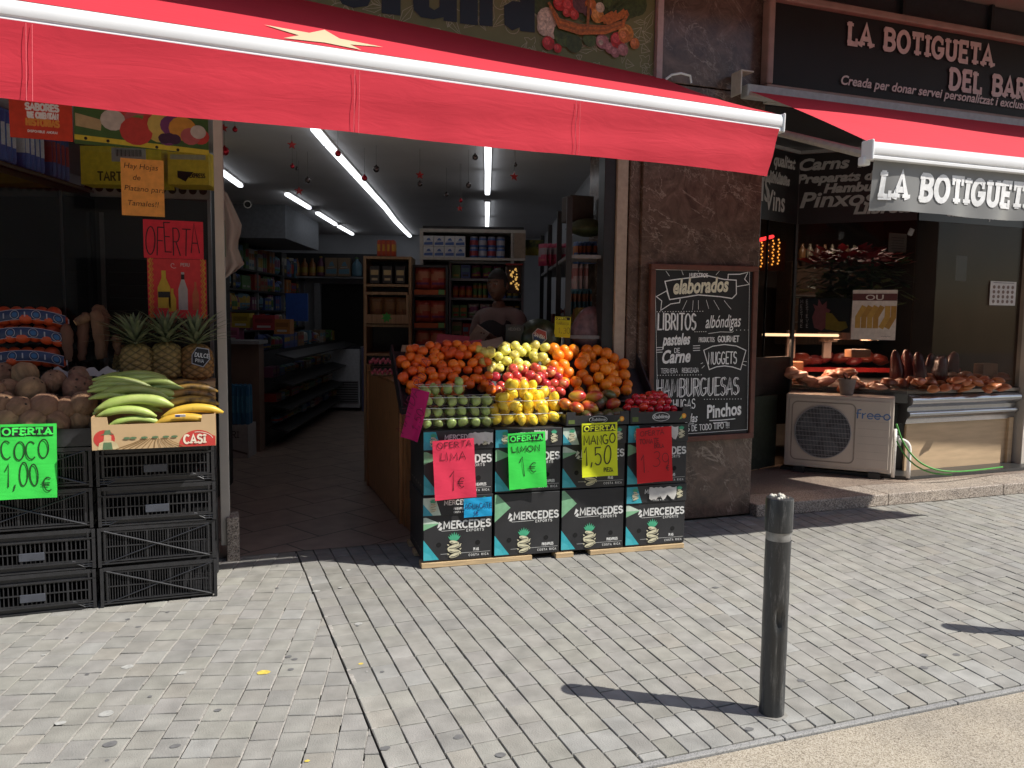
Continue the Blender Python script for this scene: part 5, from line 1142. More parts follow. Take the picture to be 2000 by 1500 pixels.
# ------------------------------------------------------------------ punnets of limes and lemons
def punnet(P, rz, label, n, kind, w_=.135, d_=.10, h_=.07, lab2='', grp2='', heapn=0, group=None):
    t = T('fruit_punnet', label, 'punnet', P, rz, group)
    mb = MB(); b = [(-w_/2+.008, .008), (w_/2-.008, .008), (w_/2-.008, d_-.008), (-w_/2+.008, d_-.008)]; tp = [(-w_/2, 0), (w_/2, 0), (w_/2, d_), (-w_/2, d_)]; tq = [(-w_/2-.006, -.006), (w_/2+.006, -.006), (w_/2+.006, d_+.006), (-w_/2-.006, d_+.006)]
    vs = [(x, y, 0) for x, y in b]+[(x, y, h_) for x, y in tp]+[(x, y, h_+.001) for x, y in tq]
    mb.add(vs, [(3, 2, 1, 0)]+[(i, (i+1) % 4, 4+(i+1) % 4, 4+i) for i in range(4)]+[(4+i, 4+(i+1) % 4, 8+(i+1) % 4, 8+i) for i in range(4)]); mb.build('tub', M_PLASTIC, t)
    mb = MB(); mb.tube([(x, y, h_) for x, y in tq]+[(tq[0][0], tq[0][1], h_)], .0016, 5); mb.build('rim', M_RIM, t)
    c, s = cos(rz), sin(rz)
    for i in range(n[0]):
        for j in range(n[1]):
            x = -w_/2+w_*(i+.5)/n[0]; y = d_*(j+.5)/n[1]; z = h_*.55+rf.uniform(-.004, .006)
            put(kind, P+Vector((x*c-y*s, x*s+y*c, z)), lab2, grp2)
            if heapn and rf.random() < heapn: put(kind, P+Vector((x*c-y*s, x*s+y*c, z+.05)), lab2, grp2)
Z1 = .846; M_RIM = mat('cloudy_rim', (.62, .66, .62), .25)
rows = ('bottom', 'second', 'third', 'top')
for r_ in range(4):
    for i in range(3):
        P = CP+cu_*(.07+.152*i+(.012 if r_ == 2 else 0))+Vector((0, .02+.012*r_, Z1-CP.z+.012+.064*r_))
        if r_ == 3: P += Vector((0, .06, 0))
        if r_ == 3 and i == 2: continue
        punnet(P, CR+rf.uniform(-.04, .04), 'clear punnet of limes, %s row, %s of three' % (rows[r_], ('left', 'middle', 'right')[i]), (2, 2), 'lime', .142, .12, .06, 'small green lime in one of the clear stacked punnets', 'limes in punnets', .0 if r_ < 2 else .12, 'clear punnets of limes')
for i, (x, dy, dz, rz, nn) in enumerate(((.52, .01, 0, 0, (2, 2)), (.68, .0, 0, .05, (2, 2)), (.83, .02, .0, -.05, (2, 2)), (.58, .06, .078, .1, (2, 2)), (.74, .05, .078, -.08, (2, 2)), (.86, .08, .075, .1, (2, 2)), (.66, .11, .15, .05, (2, 2)), (.80, .12, .15, -.1, (2, 1)))):
    P = CP+cu_*x+Vector((0, .03+dy, Z1-CP.z+.012+dz))
    punnet(P, CR+rz, 'clear punnet of lemons between limes and mangos, %s' % ('bottom left', 'bottom middle', 'bottom right', 'middle row left', 'middle row middle', 'middle row right', 'top left', 'top right')[i], nn, 'lemon', .15, .135, .075, 'yellow lemon in the open punnets above the green sign', 'lemons in punnets', .5, 'clear punnets of lemons')
# ------------------------------------------------------------------ shallow black trays with mangos and tomatoes
def fruit_tray(P, w_, d_, h_, label, word=True):
    t = T('carton_tray', label, 'tray', P, CR)
    mb = MB(); mb.box((0, 0, h_*.36), (w_, .008, h_*.72)); mb.build('front_wall', M_CARTON, t)
    mb = MB(); mb.box((-w_/2+.03, 0, h_*.5), (.06, .009, h_)); mb.box((w_/2-.03, 0, h_*.5), (.06, .009, h_)); mb.build('corner_post', M_CARTON, t)
    for sx in (-1, 1): mb = MB(); mb.box((sx*(w_/2), d_/2, h_*.4), (.008, d_, h_*.8)); mb.build('side_wall', M_CARTON, t)
    mb = MB(); mb.box((0, d_/2, .006), (w_-.01, d_-.02, .008)); mb.build('base', M_CARTON, t)
    mb = MB(); mb.ribbon(arc(.0, h_*.40, .062, h_*.27, 0, 360, 24), .003, -.006); mb.build('oval_mark', C_LT, t)
    text('Sublime', h_*.34, 0, h_*.30, C_LT, t, -.0062, 'CENTER', off=.0006, shear=.3, sx=1.1)
    mb = MB(); mb.face(arc(w_/2-.05, h_*.42, .017, .017, 0, 340, 16), -.006, 0); mb.face(arc(w_/2-.05, h_*.42, .008, .008, 0, 340, 12), -.0066, 1); mb.face([(w_/2-.085, h_*.2), (w_/2-.06, h_*.28), (w_/2-.064, h_*.48)], -.0063, 2); mb.build('fruit_picture', [flat((.75, .28, .02)), flat((.8, .5, .1)), flat((.25, .35, .1))], t)
    mb = MB(); mb.face([(-w_/2+.012, h_*.12), (-w_/2+.055, h_*.12), (-w_/2+.055, h_*.42), (-w_/2+.012, h_*.42)], -.0064); mb.build('green_patch', flat((.10, .14, .03)), t)
    return t
fruit_tray(CP+cu_*1.13+Vector((0, -.012, Z1-CP.z+.012)), .43, .34, .085, 'black carton tray of mangos behind the yellow sign')
fruit_tray(CP+cu_*1.575+Vector((0, -.012, Z1-CP.z+.012)), .435, .34, .105, 'black carton tray of red tomatoes on the right cartons')
for (px, py, dy, k) in ((1127, 774, .04, 0), (1125, 796, .0, 0), (1152, 795, .03, 0), (1172, 786, .1, 1), (1196, 790, .06, 0), (1145, 812, -.02, 1), (1165, 815, -.01, 1), (1205, 808, .0, 1), (1185, 812, .0, 1), (1105, 790, .06, 0), (1190, 772, .16, 1), (1160, 775, .12, 0)):
    put('mango', V(px, py, 4.68+dy), ('large red and green mango in the black tray beside the lemons', 'dull dark green mango in the black tray beside the tomatoes')[k], ('red mangos in the tray', 'dark mangos in the tray')[k], k, 1.0, (rf.uniform(.8, 1.6), rf.uniform(-.5, .5), rf.uniform(0, 6)))
for r_, (y0, n_, x0, x1, dv) in enumerate(((812, 7, 1225, 1325, .03), (797, 7, 1218, 1322, .08), (785, 6, 1222, 1312, .13), (776, 5, 1235, 1302, .18), (770, 3, 1262, 1294, .2))):
    for i in range(n_): put('tomato', V(x0+(x1-x0)*(i+.5)/n_+rf.uniform(-2, 2), y0+rf.uniform(-2, 2), 4.62+dv), 'round red tomato in the tray at the right end of the stand', 'tomatoes in the tray', 0, 1.02)
# ------------------------------------------------------------------ wooden counter that carries the display
M_OAK = wood('orange_wood', (.36, .17, .065), .3, (30, 2.0, 2.0), .42)
wc = T('wooden_counter', 'varnished wooden counter with panelled side behind the fruit', 'counter', (1.22, 4.97, 0))
mb = MB(); mb.box((.83, .34, .44), (1.62, .62, .88)); mb.box((.26, 1.42, .5), (.5, 1.5, 1.0)); mb.build('body', M_OAK, wc)
mb = MB(); mb.box((.27, 1.35, 1.03), (.54, 1.7, .025)); mb.box((1.1, .62, 1.03), (1.1, .24, .025)); mb.build('top', M_OAK, wc, bevel=.006)
mb = MB(); mb.box((0.005, .1, .45), (.03, .07, .9)); mb.box((.005, .78, .5), (.03, .05, 1.0)); mb.box((.005, 2.15, .55), (.03, .06, 1.1)); mb.build('stile', M_OAK, wc, bevel=.003)
mb = MB(); mb.box((.01, 1.48, .52), (.02, 1.3, 1.0)); mb.build('side_panel', wood('lighter_wood', (.46, .24, .10), .3, (2.0, 40, 2.0), .4), wc)
# ------------------------------------------------------------------ coconuts, plantains, pineapples, yuca, oranges in nets
M_COCO = mat('coconut_husk', (.28, .165, .09), .95, .35, 26, bump=.9, bscale=70, rand=.2, stretch=(1, 1, .25))
def cocof(p): k = 1+.025*sin(p.x*9)+.02*sin(p.y*8+p.z*7); return Vector((p.x*k, p.y*k, p.z*k*1.04))
def coc_extra(mb):
    r2 = random.Random(5)
    for a in (0, 2.1, 4.2): mb.ball((.02*cos(a), .02*sin(a), .0615), (.008, .008, .004), 8, 5, mi=1)
    for k in range(70):
        a, t = r2.uniform(0, 6.28), r2.uniform(-1.4, 1.4); d = Vector((cos(t)*cos(a), cos(t)*sin(a), sin(t))); e = Vector((r2.uniform(-1, 1), r2.uniform(-1, 1), r2.uniform(-1, 1)))
        mb.tube([d*.063, d*.068+e*.006, d*.069+e*.018], .0006, 3, mi=2, cap=False)
ME['coconut'] = [fruitmesh('coconut', [M_COCO, flat((.04, .025, .015), .9), flat((.22, .14, .08), .9)], (.066, .066, .066), cocof, 26, 16, coc_extra)]
def z2p(x, y): return x*.2933, 560+y*.2933
for (x, y, v) in ((60, 688, 4.8), (205, 692, 4.74), (360, 632, 4.84), (515, 674, 4.8), (165, 585, 4.93), (530, 600, 4.95), (20, 592, 4.95), (20, 795, 4.66), (130, 812, 4.62), (300, 806, 4.64), (440, 815, 4.66), (556, 780, 4.66), (60, 905, 4.6), (220, 905, 4.6), (375, 905, 4.62), (530, 890, 4.66), (650, 690, 4.88), (-60, 700, 4.7), (-90, 800, 4.65)):
    px, py = z2p(x, y); put('coconut', V(px, py, v), 'brown fibrous coconut in the heap on the left crates', 'heaped coconuts', 0, rf.uniform(.95, 1.08))
ct_ = T('coconut_tray', 'dark open tray that holds the coconut heap', 'tray', (-.925, 4.56, .86))
mb = MB(); mb.box((0, 0, .045), (KW, .012, .09)); mb.build('front_wall', M_CRATE, ct_); mb = MB(); mb.box((0, .25, .01), (KW, .5, .01)); mb.build('base', M_CRATE, ct_)
for sx in (-1, 1): mb = MB(); mb.box((sx*KW/2, .25, .06), (.012, .5, .12)); mb.build('side_wall', M_CRATE, ct_)
# banana carton
bc = T('banana_carton', 'brown cardboard carton with red and green print holding plantains', 'carton', (-.325, 4.38, .862))
CWb, CDb = .575, .40
mb = MB(); mb.prism([(-CWb/2, 0), (CWb/2, 0), (CWb/2, .165), (CWb/2-.065, .163), (CWb/2-.07, .125), (-CWb/2+.075, .125), (-CWb/2+.07, .163), (-CWb/2, .165)], 0, .006); mb.build('front_wall', mat('carton_print_ground', (.50, .34, .18), .85, .06, 10), bc)
for sx in (-1, 1): mb = MB(); mb.box((sx*(CWb/2-.003), CDb/2, .083), (.006, CDb-.012, .165)); mb.build('side_wall', M_CARD, bc)
mb = MB(); mb.box((0, CDb, .125), (CWb, .006, .25)); mb.build('back_wall', M_CARD, bc); mb = MB(); mb.box((0, CDb/2, .006), (CWb-.02, CDb-.02, .008)); mb.build('base', M_CARD, bc)
RD, GRN_, BRN = flat((.50, .04, .03), .7), flat((.10, .17, .08), .7), flat((.24, .14, .05), .7)
mb = MB(); mb.face([(.115+.17*cos(R(a)), .002+.085*sin(R(a))) for a in range(0, 181, 9)] if False else [(.11, .001)]+[(.2+.09*cos(R(a)), .005+.08*sin(R(a))) for a in range(170, 40, -8)]+[(CWb/2-.002, .05), (CWb/2-.002, .001)], -.0008, 0)
for k, a in enumerate((-.232,)): mb.face(arc(a, .055, .048, .045, 0, 345, 22), -.0009, 0)
mb.build('red_print', [RD], bc)
mb = MB()
mb.face([(-.262, .002), (-.255, .035), (-.235, .045), (-.195, .045), (-.175, .03), (-.165, .002)], -.0014, 0); mb.face([(-.235, .045), (-.232, .075), (-.215, .08), (-.2, .07), (-.2, .045)], -.0018, 2); mb.face([(-.25, .075), (-.232, .082), (-.228, .098), (-.205, .1), (-.2, .083), (-.185, .078)], -.0022, 1); mb.face([(-.24, .002), (-.235, .038), (-.2, .038), (-.195, .002)], -.0026, 1)
mb.build('farmer_picture', [flat((.55, .45, .25)), GRN_, flat((.55, .36, .2))], bc)
mb = MB()
for k in range(12):
    t = (k-5.5)/5.5; mb.ribbon([(-.02+t*.16, .002), (-.01+t*.09, .03), (.0+t*.055, .05)], .0035, -.0016-.0002*k, 0)
for x in (-.13, -.1, -.05, .0, .05, .09): mb.face(arc(x, .056, .016, .006, 0, 345, 12), -.0045, 1)
mb.build('field_picture', [BRN, GRN_], bc)
mb = MB(); strokes(mb, 'CASI', .135, .018, .042, .010, -.002, serif=True, sp=.2, sx=.95); mb.ribbon(arc(.2, .03, .075, .045, 15, 100, 8), .003, -.002); mb.build('lettering', flat((.75, .65, .5)), bc)
def plantain(L_, r, bend_, seed):
    r2 = random.Random(seed); pts = []; rs = []
    for i in range(15):
        t = i/14; x = (t-.5)*L_; z = -bend_*(2*t-1)**2
        pts.append((x, 0, z)); k = min(1, (t/.20)**.75 if t < .2 else 1, ((1-t)/.16)**.65 if t > .84 else 1); rs.append(max(.0055, r*k*(1+.04*sin(t*9+seed))))
    mb = MB(); mb.tube(pts, rs, 10)
    for i, v in enumerate(mb.v):                                  # faint ridges
        pass
    return mb
M_PLG = mat('green_plantain', (.26, .36, .07), .45, .22, 10, rand=.15, col2=(.40, .46, .14), thr=(.35, .65)); M_PLY = mat('ripe_plantain', (.62, .40, .045), .45, scale=11, col2=(.14, .08, .02), thr=(.62, .76), rand=.12); M_PLB = mat('brown_plantain', (.36, .20, .04), .5, scale=13, col2=(.05, .03, .012), thr=(.48, .66), rand=.15)
ME['plg'] = [plantain(.30, .022, .040, s).build('p', M_PLG, smooth=180).data for s in (1, 2)]; ME['ply'] = [plantain(.28, .021, .034, 3).build('p', M_PLY, smooth=180).data]; ME['plb'] = [plantain(.28, .0215, .034, 4).build('p', M_PLB, smooth=180).data]
for o in [o for o in bpy.data.objects if o.name.split('.')[0] == 'p']: bpy.data.objects.remove(o)
def plant(k, px, py, v, label, grp, s=1.0, ry=0.0, rz=0.0, rx=0.0):
    o = bpy.data.objects.new('plantain', ME[k][rf.randrange(len(ME[k]))]); COL.objects.link(o); o.location = V(px, py, v-.055); o.scale = (s*.98,)*3; o.rotation_euler = (rx, ry, rz); tag(o, label, 'plantain', grp)
    return o
GP = ((262, 818, 4.50, .86, .03, .05), (247, 800, 4.49, .95, -.02, .02), (262, 779, 4.52, 1.25, .04, .0), (232, 762, 4.60, .95, -.25, .3), (268, 760, 4.58, 1.2, -.12, .1), (252, 745, 4.64, 1.1, -.22, .2), (285, 745, 4.66, 1.0, .12, -.1), (242, 742, 4.72, 1.0, -.3, .3), (272, 731, 4.72, 1.1, -.05, .0), (255, 735, 4.78, 1.0, -.2, .1), (305, 757, 4.66, .9, .2, -.2), (300, 778, 4.6, .9, .1, 0), (225, 772, 4.56, .8, -.15, .2), (250, 790, 4.56, 1.1, .0, .1), (290, 766, 4.6, 1.0, .1, -.1), (238, 752, 4.62, 1.0, -.2, .15), (275, 738, 4.68, 1.1, .0, .05), (300, 790, 4.56, .8, .1, 0))
for i, (px, py, v, s, ry, rz) in enumerate(GP): plant('plg', px, py, v, ('sunlit green plantain at the front of the bunch, lowest', 'sunlit green plantain at the front of the bunch, second from below', 'long sunlit green plantain, third from below')[i] if i < 3 else 'green plantain heaped in shade at the left of the carton', None if i < 3 else 'shaded green plantains', s, -ry, rz, rf.uniform(-.3, .3))
for i, (px, py, v, s, ry) in enumerate(((357, 815, 4.47, 1.05, .02), (375, 797, 4.49, 1.1, .06))): plant('ply', px, py, v, ('ripe yellow plantain with a sticker, lowest at the right', 'ripe yellow plantain lying second from below at the right')[i], None, s, -ry, 0)
for i, (px, py, v, s, ry) in enumerate(((370, 781, 4.56, 1.05, .05), (368, 767, 4.6, 1.0, .0), (372, 756, 4.66, 1.0, .04), (365, 748, 4.7, .95, -.05), (352, 770, 4.72, .9, .1))): plant('plb', px, py, v, 'overripe brown plantain heaped behind the yellow ones', 'brown plantains', s, -ry, 0, rf.uniform(-.3, .3))
o = MB().box((0, 0, 0), (.05, .003, .014)).build('fruit_sticker', flat((.7, .7, .75)), loc=V(352, 812, 4.384), rot=(R(25), 0, 0)); tag(o, 'white and blue sticker on the lowest yellow plantain', 'sticker')
o2 = MB().box((-.012, -.0022, 0), (.02, .001, .009)).build('print', flat((.03, .04, .25)), o)
# pineapples
M_PINEA = mat('pineapple_rind', (.9, .9, .9), .75, .2, 30, bump=.4, bscale=60, tint=True)
M_CROWN = mat('pineapple_crown', (.13, .17, .085), .55, .3, 18, col2=(.24, .27, .16), thr=(.4, .65))
def pineapple(P, rz, label, lean=(0, 0), sc=1.0, red=False):
    t = T('pineapple', label, 'pineapple', P, rot=(lean[0], lean[1], rz), group='pineapples behind the plantains')
    mb = MB(); nu, nv = 96, 60; vs = []; H_ = .19; cols = []
    for j in range(nv+1):
        tt = j/nv; r0 = .077*(1-abs(2*tt-.92)**3.2*.42)
        if tt < .08: r0 *= .62+.38*tt/.08
        if tt > .93: r0 *= 1-(tt-.93)/.07*.55
        for k in range(nu):
            a = 2*pi*k/nu; s1 = abs(sin(4*a+tt*pi*5.2)); s2 = abs(sin(4*a-tt*pi*5.2)); h = min(1, s1*2.0)*min(1, s2*2.0); spot = max(0, 1-((1-s1)**2+(1-s2)**2)*60)
            r = r0+.006*h+.004*spot; vs.append((r*cos(a), r*sin(a), tt*H_)); cols.append((h, spot))
    fs = [(j*nu+k, j*nu+(k+1) % nu, (j+1)*nu+(k+1) % nu, (j+1)*nu+k) for j in range(nv) for k in range(nu)]
    base_ = (.34, .16, .045) if red else (.30, .19, .06)
    for f in fs:
        h, sp_ = cols[f[0]]; zz = vs[f[0]][2]/H_; g = (base_[0]*(.4+.6*h)+.08*sp_, base_[1]*(.38+.62*h)+.05*sp_+(.02*zz), base_[2]*(.5+.5*h)+.03*sp_)
        mb.add([vs[i] for i in f], [(0, 1, 2, 3)], 0, None, g)
    # weld by rebuilding with shared verts
    m2 = MB(); m2.add(vs, fs); m2.c = mb.c[:]; m2.build('body', M_PINEA, t, smooth=180)
    mb = MB(); r2 = random.Random(int(P.x*1000)+3)
    for k in range(58):
        q = k/57; a = k*2.4; l = .205*(.55+.45*sin(pi*min(1, q*1.05+.12))) * r2.uniform(.8, 1.15); up = .25+1.1*q; wd_ = .0105
        o_ = Vector((.016*cos(a)*(1-q*.6), .016*sin(a)*(1-q*.6), H_-.006+.075*q)); d = Vector((cos(a)*cos(up), sin(a)*cos(up), sin(up))); s_ = Vector((-sin(a), cos(a), 0)); dn = Vector((cos(a), sin(a), -.55))*(.35*l*(1-q*.7))
        pts = [o_+d*l*f+dn*f*f*f for f in (0, .25, .5, .75, 1)]; wv = (.8, 1, .85, .5, .02); vs_ = []
        nn = d.cross(s_)*.0028
        for p_, w_ in zip(pts, wv): vs_ += [p_-s_*wd_*w_, p_-nn*w_*1.0, p_+s_*wd_*w_]
        mb.add(vs_, [(3*i, 3*i+1, 3*i+4, 3*i+3) for i in range(4)]+[(3*i+1, 3*i+2, 3*i+5, 3*i+4) for i in range(4)])
    mb.build('crown', M_CROWN, t, smooth=180)
    t.scale = (sc,)*3; return t
for i, (px, py, v, l, lab) in enumerate(((272, 742, 5.02, (.02, -.06), 'pineapple on the left of the row behind the green plantains'), (326, 740, 5.03, (0, .02), 'pineapple in the middle of the row behind the plantains'), (386, 742, 5.03, (.02, .04), 'redder pineapple with a black tag beside the cream post'), (246, 735, 5.2, (0, -.25), 'pineapple half hidden at the back beside the yuca'))):
    pineapple(V(px, py, v), i*1.3, lab, l, (1.1, 1.13, 1.12, 1.0)[i], i == 2)
P = V(392, 697, 4.935); t = T('fruit_tag', 'black hexagonal tag with white writing hung on the right pineapple', 'tag', P, rot=(R(-6), R(14), 0))
hx = [(-.045, .0), (-.03, .045), (.03, .05), (.048, .0), (.025, -.05), (-.035, -.045)]; mb = MB(); mb.prism([(x*1.1, z*1.1) for x, z in hx], .001, .003, 0); mb.build('border', flat((.4, .4, .42)), t); mb = MB(); mb.prism(hx, -.001, .001); mb.build('card', INK, t)
mb = MB(); strokes(mb, 'DULCE', -.032, -.005, .022, .004, -.0022, rot=R(6)); strokes(mb, 'PINA', -.022, -.034, .018, .003, -.0022, rot=R(6)); mb.build('lettering', C_LT, t)
# wooden box/board they stand on
o = MB().box((-.35, 5.05, 1.135), (.62, .26, .03)).build('display_board', M_CARD); tag(o, 'brown board under the row of pineapples', 'board')
o = MB().box((-.35, 5.06, .56), (.62, .24, 1.11)).build('display_plinth', M_DARK, bevel=.01); tag(o, 'dark plinth behind the crates carrying the pineapple board', 'plinth')
o = MB().box((-1.15, 5.08, .60), (.96, .24, 1.2)).build('display_plinth', M_DARK, bevel=.01); tag(o, 'dark plinth behind the coconuts carrying yuca and netted oranges', 'plinth')
# yuca
M_YUCA = mat('yuca_bark', (.11, .055, .03), .9, .35, 9, bump=.8, bscale=45, rand=.15, stretch=(1, 1, .4))
for i, (x0, y0, x1, y1, v, r) in enumerate(((440, 250, 455, 500, 4.99, .030), (560, 210, 545, 490, 5.03, .032), (640, 150, 670, 480, 5.0, .034), (690, 190, 690, 470, 5.06, .03), (770, 320, 790, 450, 5.04, .026), (600, 190, 500, 240, 5.0, .028), (640, 130, 720, 220, 5.1, .033))):
    a, b = V(*z2p(x0, y0), v), V(*z2p(x1, y1), v-.02); mb = MB(); n = 11; r2 = random.Random(i)
    pts = [(b-a)*(k/n)+Vector((r2.uniform(-.004, .004), r2.uniform(-.004, .004), 0)) for k in range(n+1)]; rs = [r*(.5 if k == 0 else .88 if k == 1 else 1.08-.5*(k/n)**1.5)*r2.uniform(.95, 1.06) for k in range(n+1)]
    mb.tube(pts, rs, 12); o = mb.build('yuca_root', M_YUCA, smooth=180, loc=a); tag(o, 'long brown yuca root %s' % ('leftmost, standing beside the netted oranges', 'second standing from the left', 'third standing from the left, tallest', 'fourth standing from the left', 'short and rightmost beside the pineapples', 'lying across the top with a pale cut end', 'thick, lying on top of the right roots')[i], 'yuca', 'yuca roots')
    if i == 5: mb = MB(); e = b-a; mb.tube([e*.98, e*1.02], .016, 10); mb.build('cut_end', flat((.45, .25, .1)), o)
pt = MB(); r2 = random.Random(6); x0, x1 = V(105, 700, 4.95), V(228, 712, 4.95)
vs = []
for j in range(4):
    for i in range(15): vs.append((x0.x+(x1.x-x0.x)*i/14, 4.93+.05*j, 1.20+.012*sin(i*1.7+j)+(.03 if j == 0 else 0)+r2.uniform(-.008, .008)-(.06 if j == 0 and 0 else 0)))
for i in range(15): vs.append((x0.x+(x1.x-x0.x)*i/14, 4.925, 1.195+r2.uniform(-.012, .01)))
pt.add(vs, [(j*15+i, j*15+i+1, (j+1)*15+i+1, (j+1)*15+i) for i in range(14) for j in range(3)]+[(60+i, 60+i+1, i+1, i) for i in range(14)])
o = pt.build('paper_liner', mat('grey_paper', (.40, .37, .35), .8, .1, 9)); tag(o, 'crumpled pale paper liner under the yuca roots', 'paper')
# nets of oranges
M_NETO = mat('netted_orange', (.44, .055, .01), .5, .12, 20, bump=.2, bscale=200); M_BANDB = mat('blue_net_label', (.012, .03, .09), .5, .2, 14)
for i, (px, py, v, w_, lab) in enumerate(((48, 700, 4.96, .40, 'bottom'), (45, 655, 4.98, .42, 'middle'), (52, 620, 5.02, .40, 'top'))):
    P = V(px, py, v); t = T('orange_net', 'net bag of oranges with a blue printed label, %s of the pile' % lab, 'net bag', P, group='net bags of oranges')
    for k in range(7):
        x = -w_/2+.04+(w_-.08)*k/6; mb = MB(); mb.ball((0, 0, 0), (.041, .04, .039), 16, 10); mb.build('orange', M_NETO, t, smooth=180, loc=(x, rf.uniform(-.008, .012)+.03*abs(x)/.2, rf.uniform(-.006, .006)-.035*(abs(x)/.2)**2))
    for k in range(5):
        mb = MB(); mb.ball((0, 0, 0), .04, 14, 9); mb.build('orange', M_NETO, t, smooth=180, loc=(-w_/2+.08+k*(w_-.16)/4, .07, .02))
    mb = MB(); n = 24; vs = []
    def bp(s, q): x = -w_/2+.01+(w_-.02)*s; return Vector((x, -.046+.03*abs(x)/.2+.012*q*q, .018+.028*q-.04*(abs(x)/.2)**2+(.0)))
    for k in range(n+1):
        for q in (-1, -.33, .33, 1): vs.append(bp(k/n, q))
    mb.add(vs, [(k*4+j, (k+1)*4+j, (k+1)*4+j+1, k*4+j+1) for k in range(n) for j in range(3)]); lb = mb.build('label_band', M_BANDB, t, smooth=180)
    mb = MB(); LP = flat((.42, .42, .46))
    for c in range(4):
        s0 = .1+.27*c; ring = [bp(s0+.055*cos(R(a)), .8*sin(R(a))) + Vector((0, -.003, 0)) for a in range(0, 361, 20)]; mb.tube(ring, .0012, 4, cap=False)
        for d in (-.005, .004): mb.tube([bp(s0+.13+d, -.5)+Vector((0, -.003, 0)), bp(s0+.13+d, .5)+Vector((0, -.003, 0))], .0012, 4)
    for q in (-.97, .97): mb.tube([bp(k/n, q)+Vector((0, -.002, 0)) for k in range(n+1)], .0012, 4)
    mb.build('label_print', LP, lb)
    mb = MB()
    for c in range(4): s0 = .1+.27*c; mb.add([bp(s0+.035*cos(R(a)), .5*sin(R(a)))+Vector((0, -.0025, 0)) for a in range(0, 360, 24)], [tuple(range(15))])
    mb.build('label_disc', flat((.02, .09, .22)), lb)
# ================================================================== INSIDE THE GROCERY
LS = emis('tube_glow', (.93, .96, 1.0), 2.0)
ZC = 2.84
def tube_light(px0, py0, px1, py1, lab):
    a, b = G(px0, py0, ZC-.035), G(px1, py1, ZC-.035); c = (a+b)/2; t = T('tube_light', lab, 'ceiling light', c, group='lit ceiling tubes'); d = b-a
    mb = MB(); L_ = d.length; rz = math.atan2(d.y, d.x); mb.box((0, 0, 0), (L_-.05, .052, .03)); mb.build('diffuser', LS, t, rot=(0, 0, rz), bevel=.01)
    mb = MB(); mb.box((0, 0, .026), (L_, .06, .018)); mb.build('housing', M_WHITEMETAL, t, rot=(0, 0, rz))
ys = [(612, 250), (640, 283), (693, 341), (727, 379), (752, 406), (771, 431), (787, 448), (801, 462)]
od = ('nearest', 'second', 'third', 'fourth', 'fifth', 'sixth', 'farthest')
for i in range(7): tube_light(*ys[i], *ys[i+1], 'lit white tube in the long middle row under the ceiling, %s from the door' % od[i])
for i, q in enumerate(((395, 309, 471, 364), (559, 379, 605, 407), (619, 416, 656, 439), (661, 442, 689, 458))): tube_light(*q, 'lit white tube in the broken left row under the ceiling, %s from the door' % od[i])
for i, q in enumerate(((953, 285, 953, 338), (953, 340, 952, 379), (952, 397, 951.5, 427), (951.5, 429, 951, 457))): tube_light(*q, 'lit white tube in the straight right row under the ceiling, %s from the door' % ('nearest', 'second', 'third', 'farthest')[i])
# hanging Christmas ornaments
M_BAUB = mat('red_bauble', (.35, .006, .02), .12, .1, metal=.6); M_STAR = mat('red_glitter', (.30, .01, .012), .5, .4, 90); M_SILV = mat('dark_silver_bauble', (.09, .07, .07), .15, metal=.7)
def ornament(px, py, d, kind, r):
    P = ID(px, py, d); t = T('hanging_ornament', {'b': 'red bauble', 's': 'red glitter star', 'd': 'dark shiny bauble'}[kind]+' hung by a thread from the shop ceiling', 'ornament', P, group={'b': 'red ceiling baubles', 's': 'red ceiling stars', 'd': 'dark ceiling baubles'}[kind])
    mb = MB()
    if kind == 's': mb.prism([((r if i % 2 == 0 else r*.42)*sin(i*pi/5), (r if i % 2 == 0 else r*.42)*cos(i*pi/5)) for i in range(10)], -.006, .006); mb.build('star', M_STAR, t, rot=(0, 0, IROT+.3))
    else: mb.ball((0, 0, 0), r, 14, 9); mb.lathe([(.006, r*.96), (.006, r+.006), (0, r+.007)], 8); mb.build('ball', M_BAUB if kind == 'b' else M_SILV, t, smooth=180)
    mb = MB(); mb.tube([(0, 0, r), (0, 0, max(r+.01, ZC-P.z))], .0012, 4); mb.build('thread', flat((.08, .08, .08)), t)
for q in ((439, 295, 5.6, 'b', .03), (660, 300, 5.8, 'b', .022), (712, 348, 6.4, 'b', .024), (459, 253, 5.6, 'b', .018), (570, 283, 6.0, 's', .035), (584, 373, 7.0, 's', .04), (820, 342, 6.4, 's', .035), (898, 407, 7.0, 's', .03), (1004, 345, 6.2, 's', .035), (571, 325, 6.4, 'b', .018), (580, 330, 6.6, 'd', .014), (601, 352, 6.6, 'd', .024), (735, 330, 6.3, 'd', .026), (820, 359, 6.6, 'd', .022), (928, 307, 6.0, 'd', .022), (915, 362, 6.4, 'd', .022), (872, 380, 7.2, 'd', .02), (900, 392, 7.0, 'b', .016), (437, 250, 5.5, 's', .03), (1007, 322, 6.3, 'd', .014)): ornament(*q)
# white security camera
cc = T('security_camera', 'small white security camera on the left inner wall', 'camera', ID(483, 398, 9.6)); mb = MB(); mb.tube([(0, 0, 0), (0, -.10, -.02)], .045, 12); mb.build('housing', M_WHITEMETAL, cc); mb = MB(); mb.tube([(0, -.10, -.02), (0, -.106, -.021)], .034, 12); mb.build('lens', INK, cc); mb = MB(); mb.tube([(0, 0, 0), (0, .05, .12)], .014, 8); mb.build('arm', M_WHITEMETAL, cc)
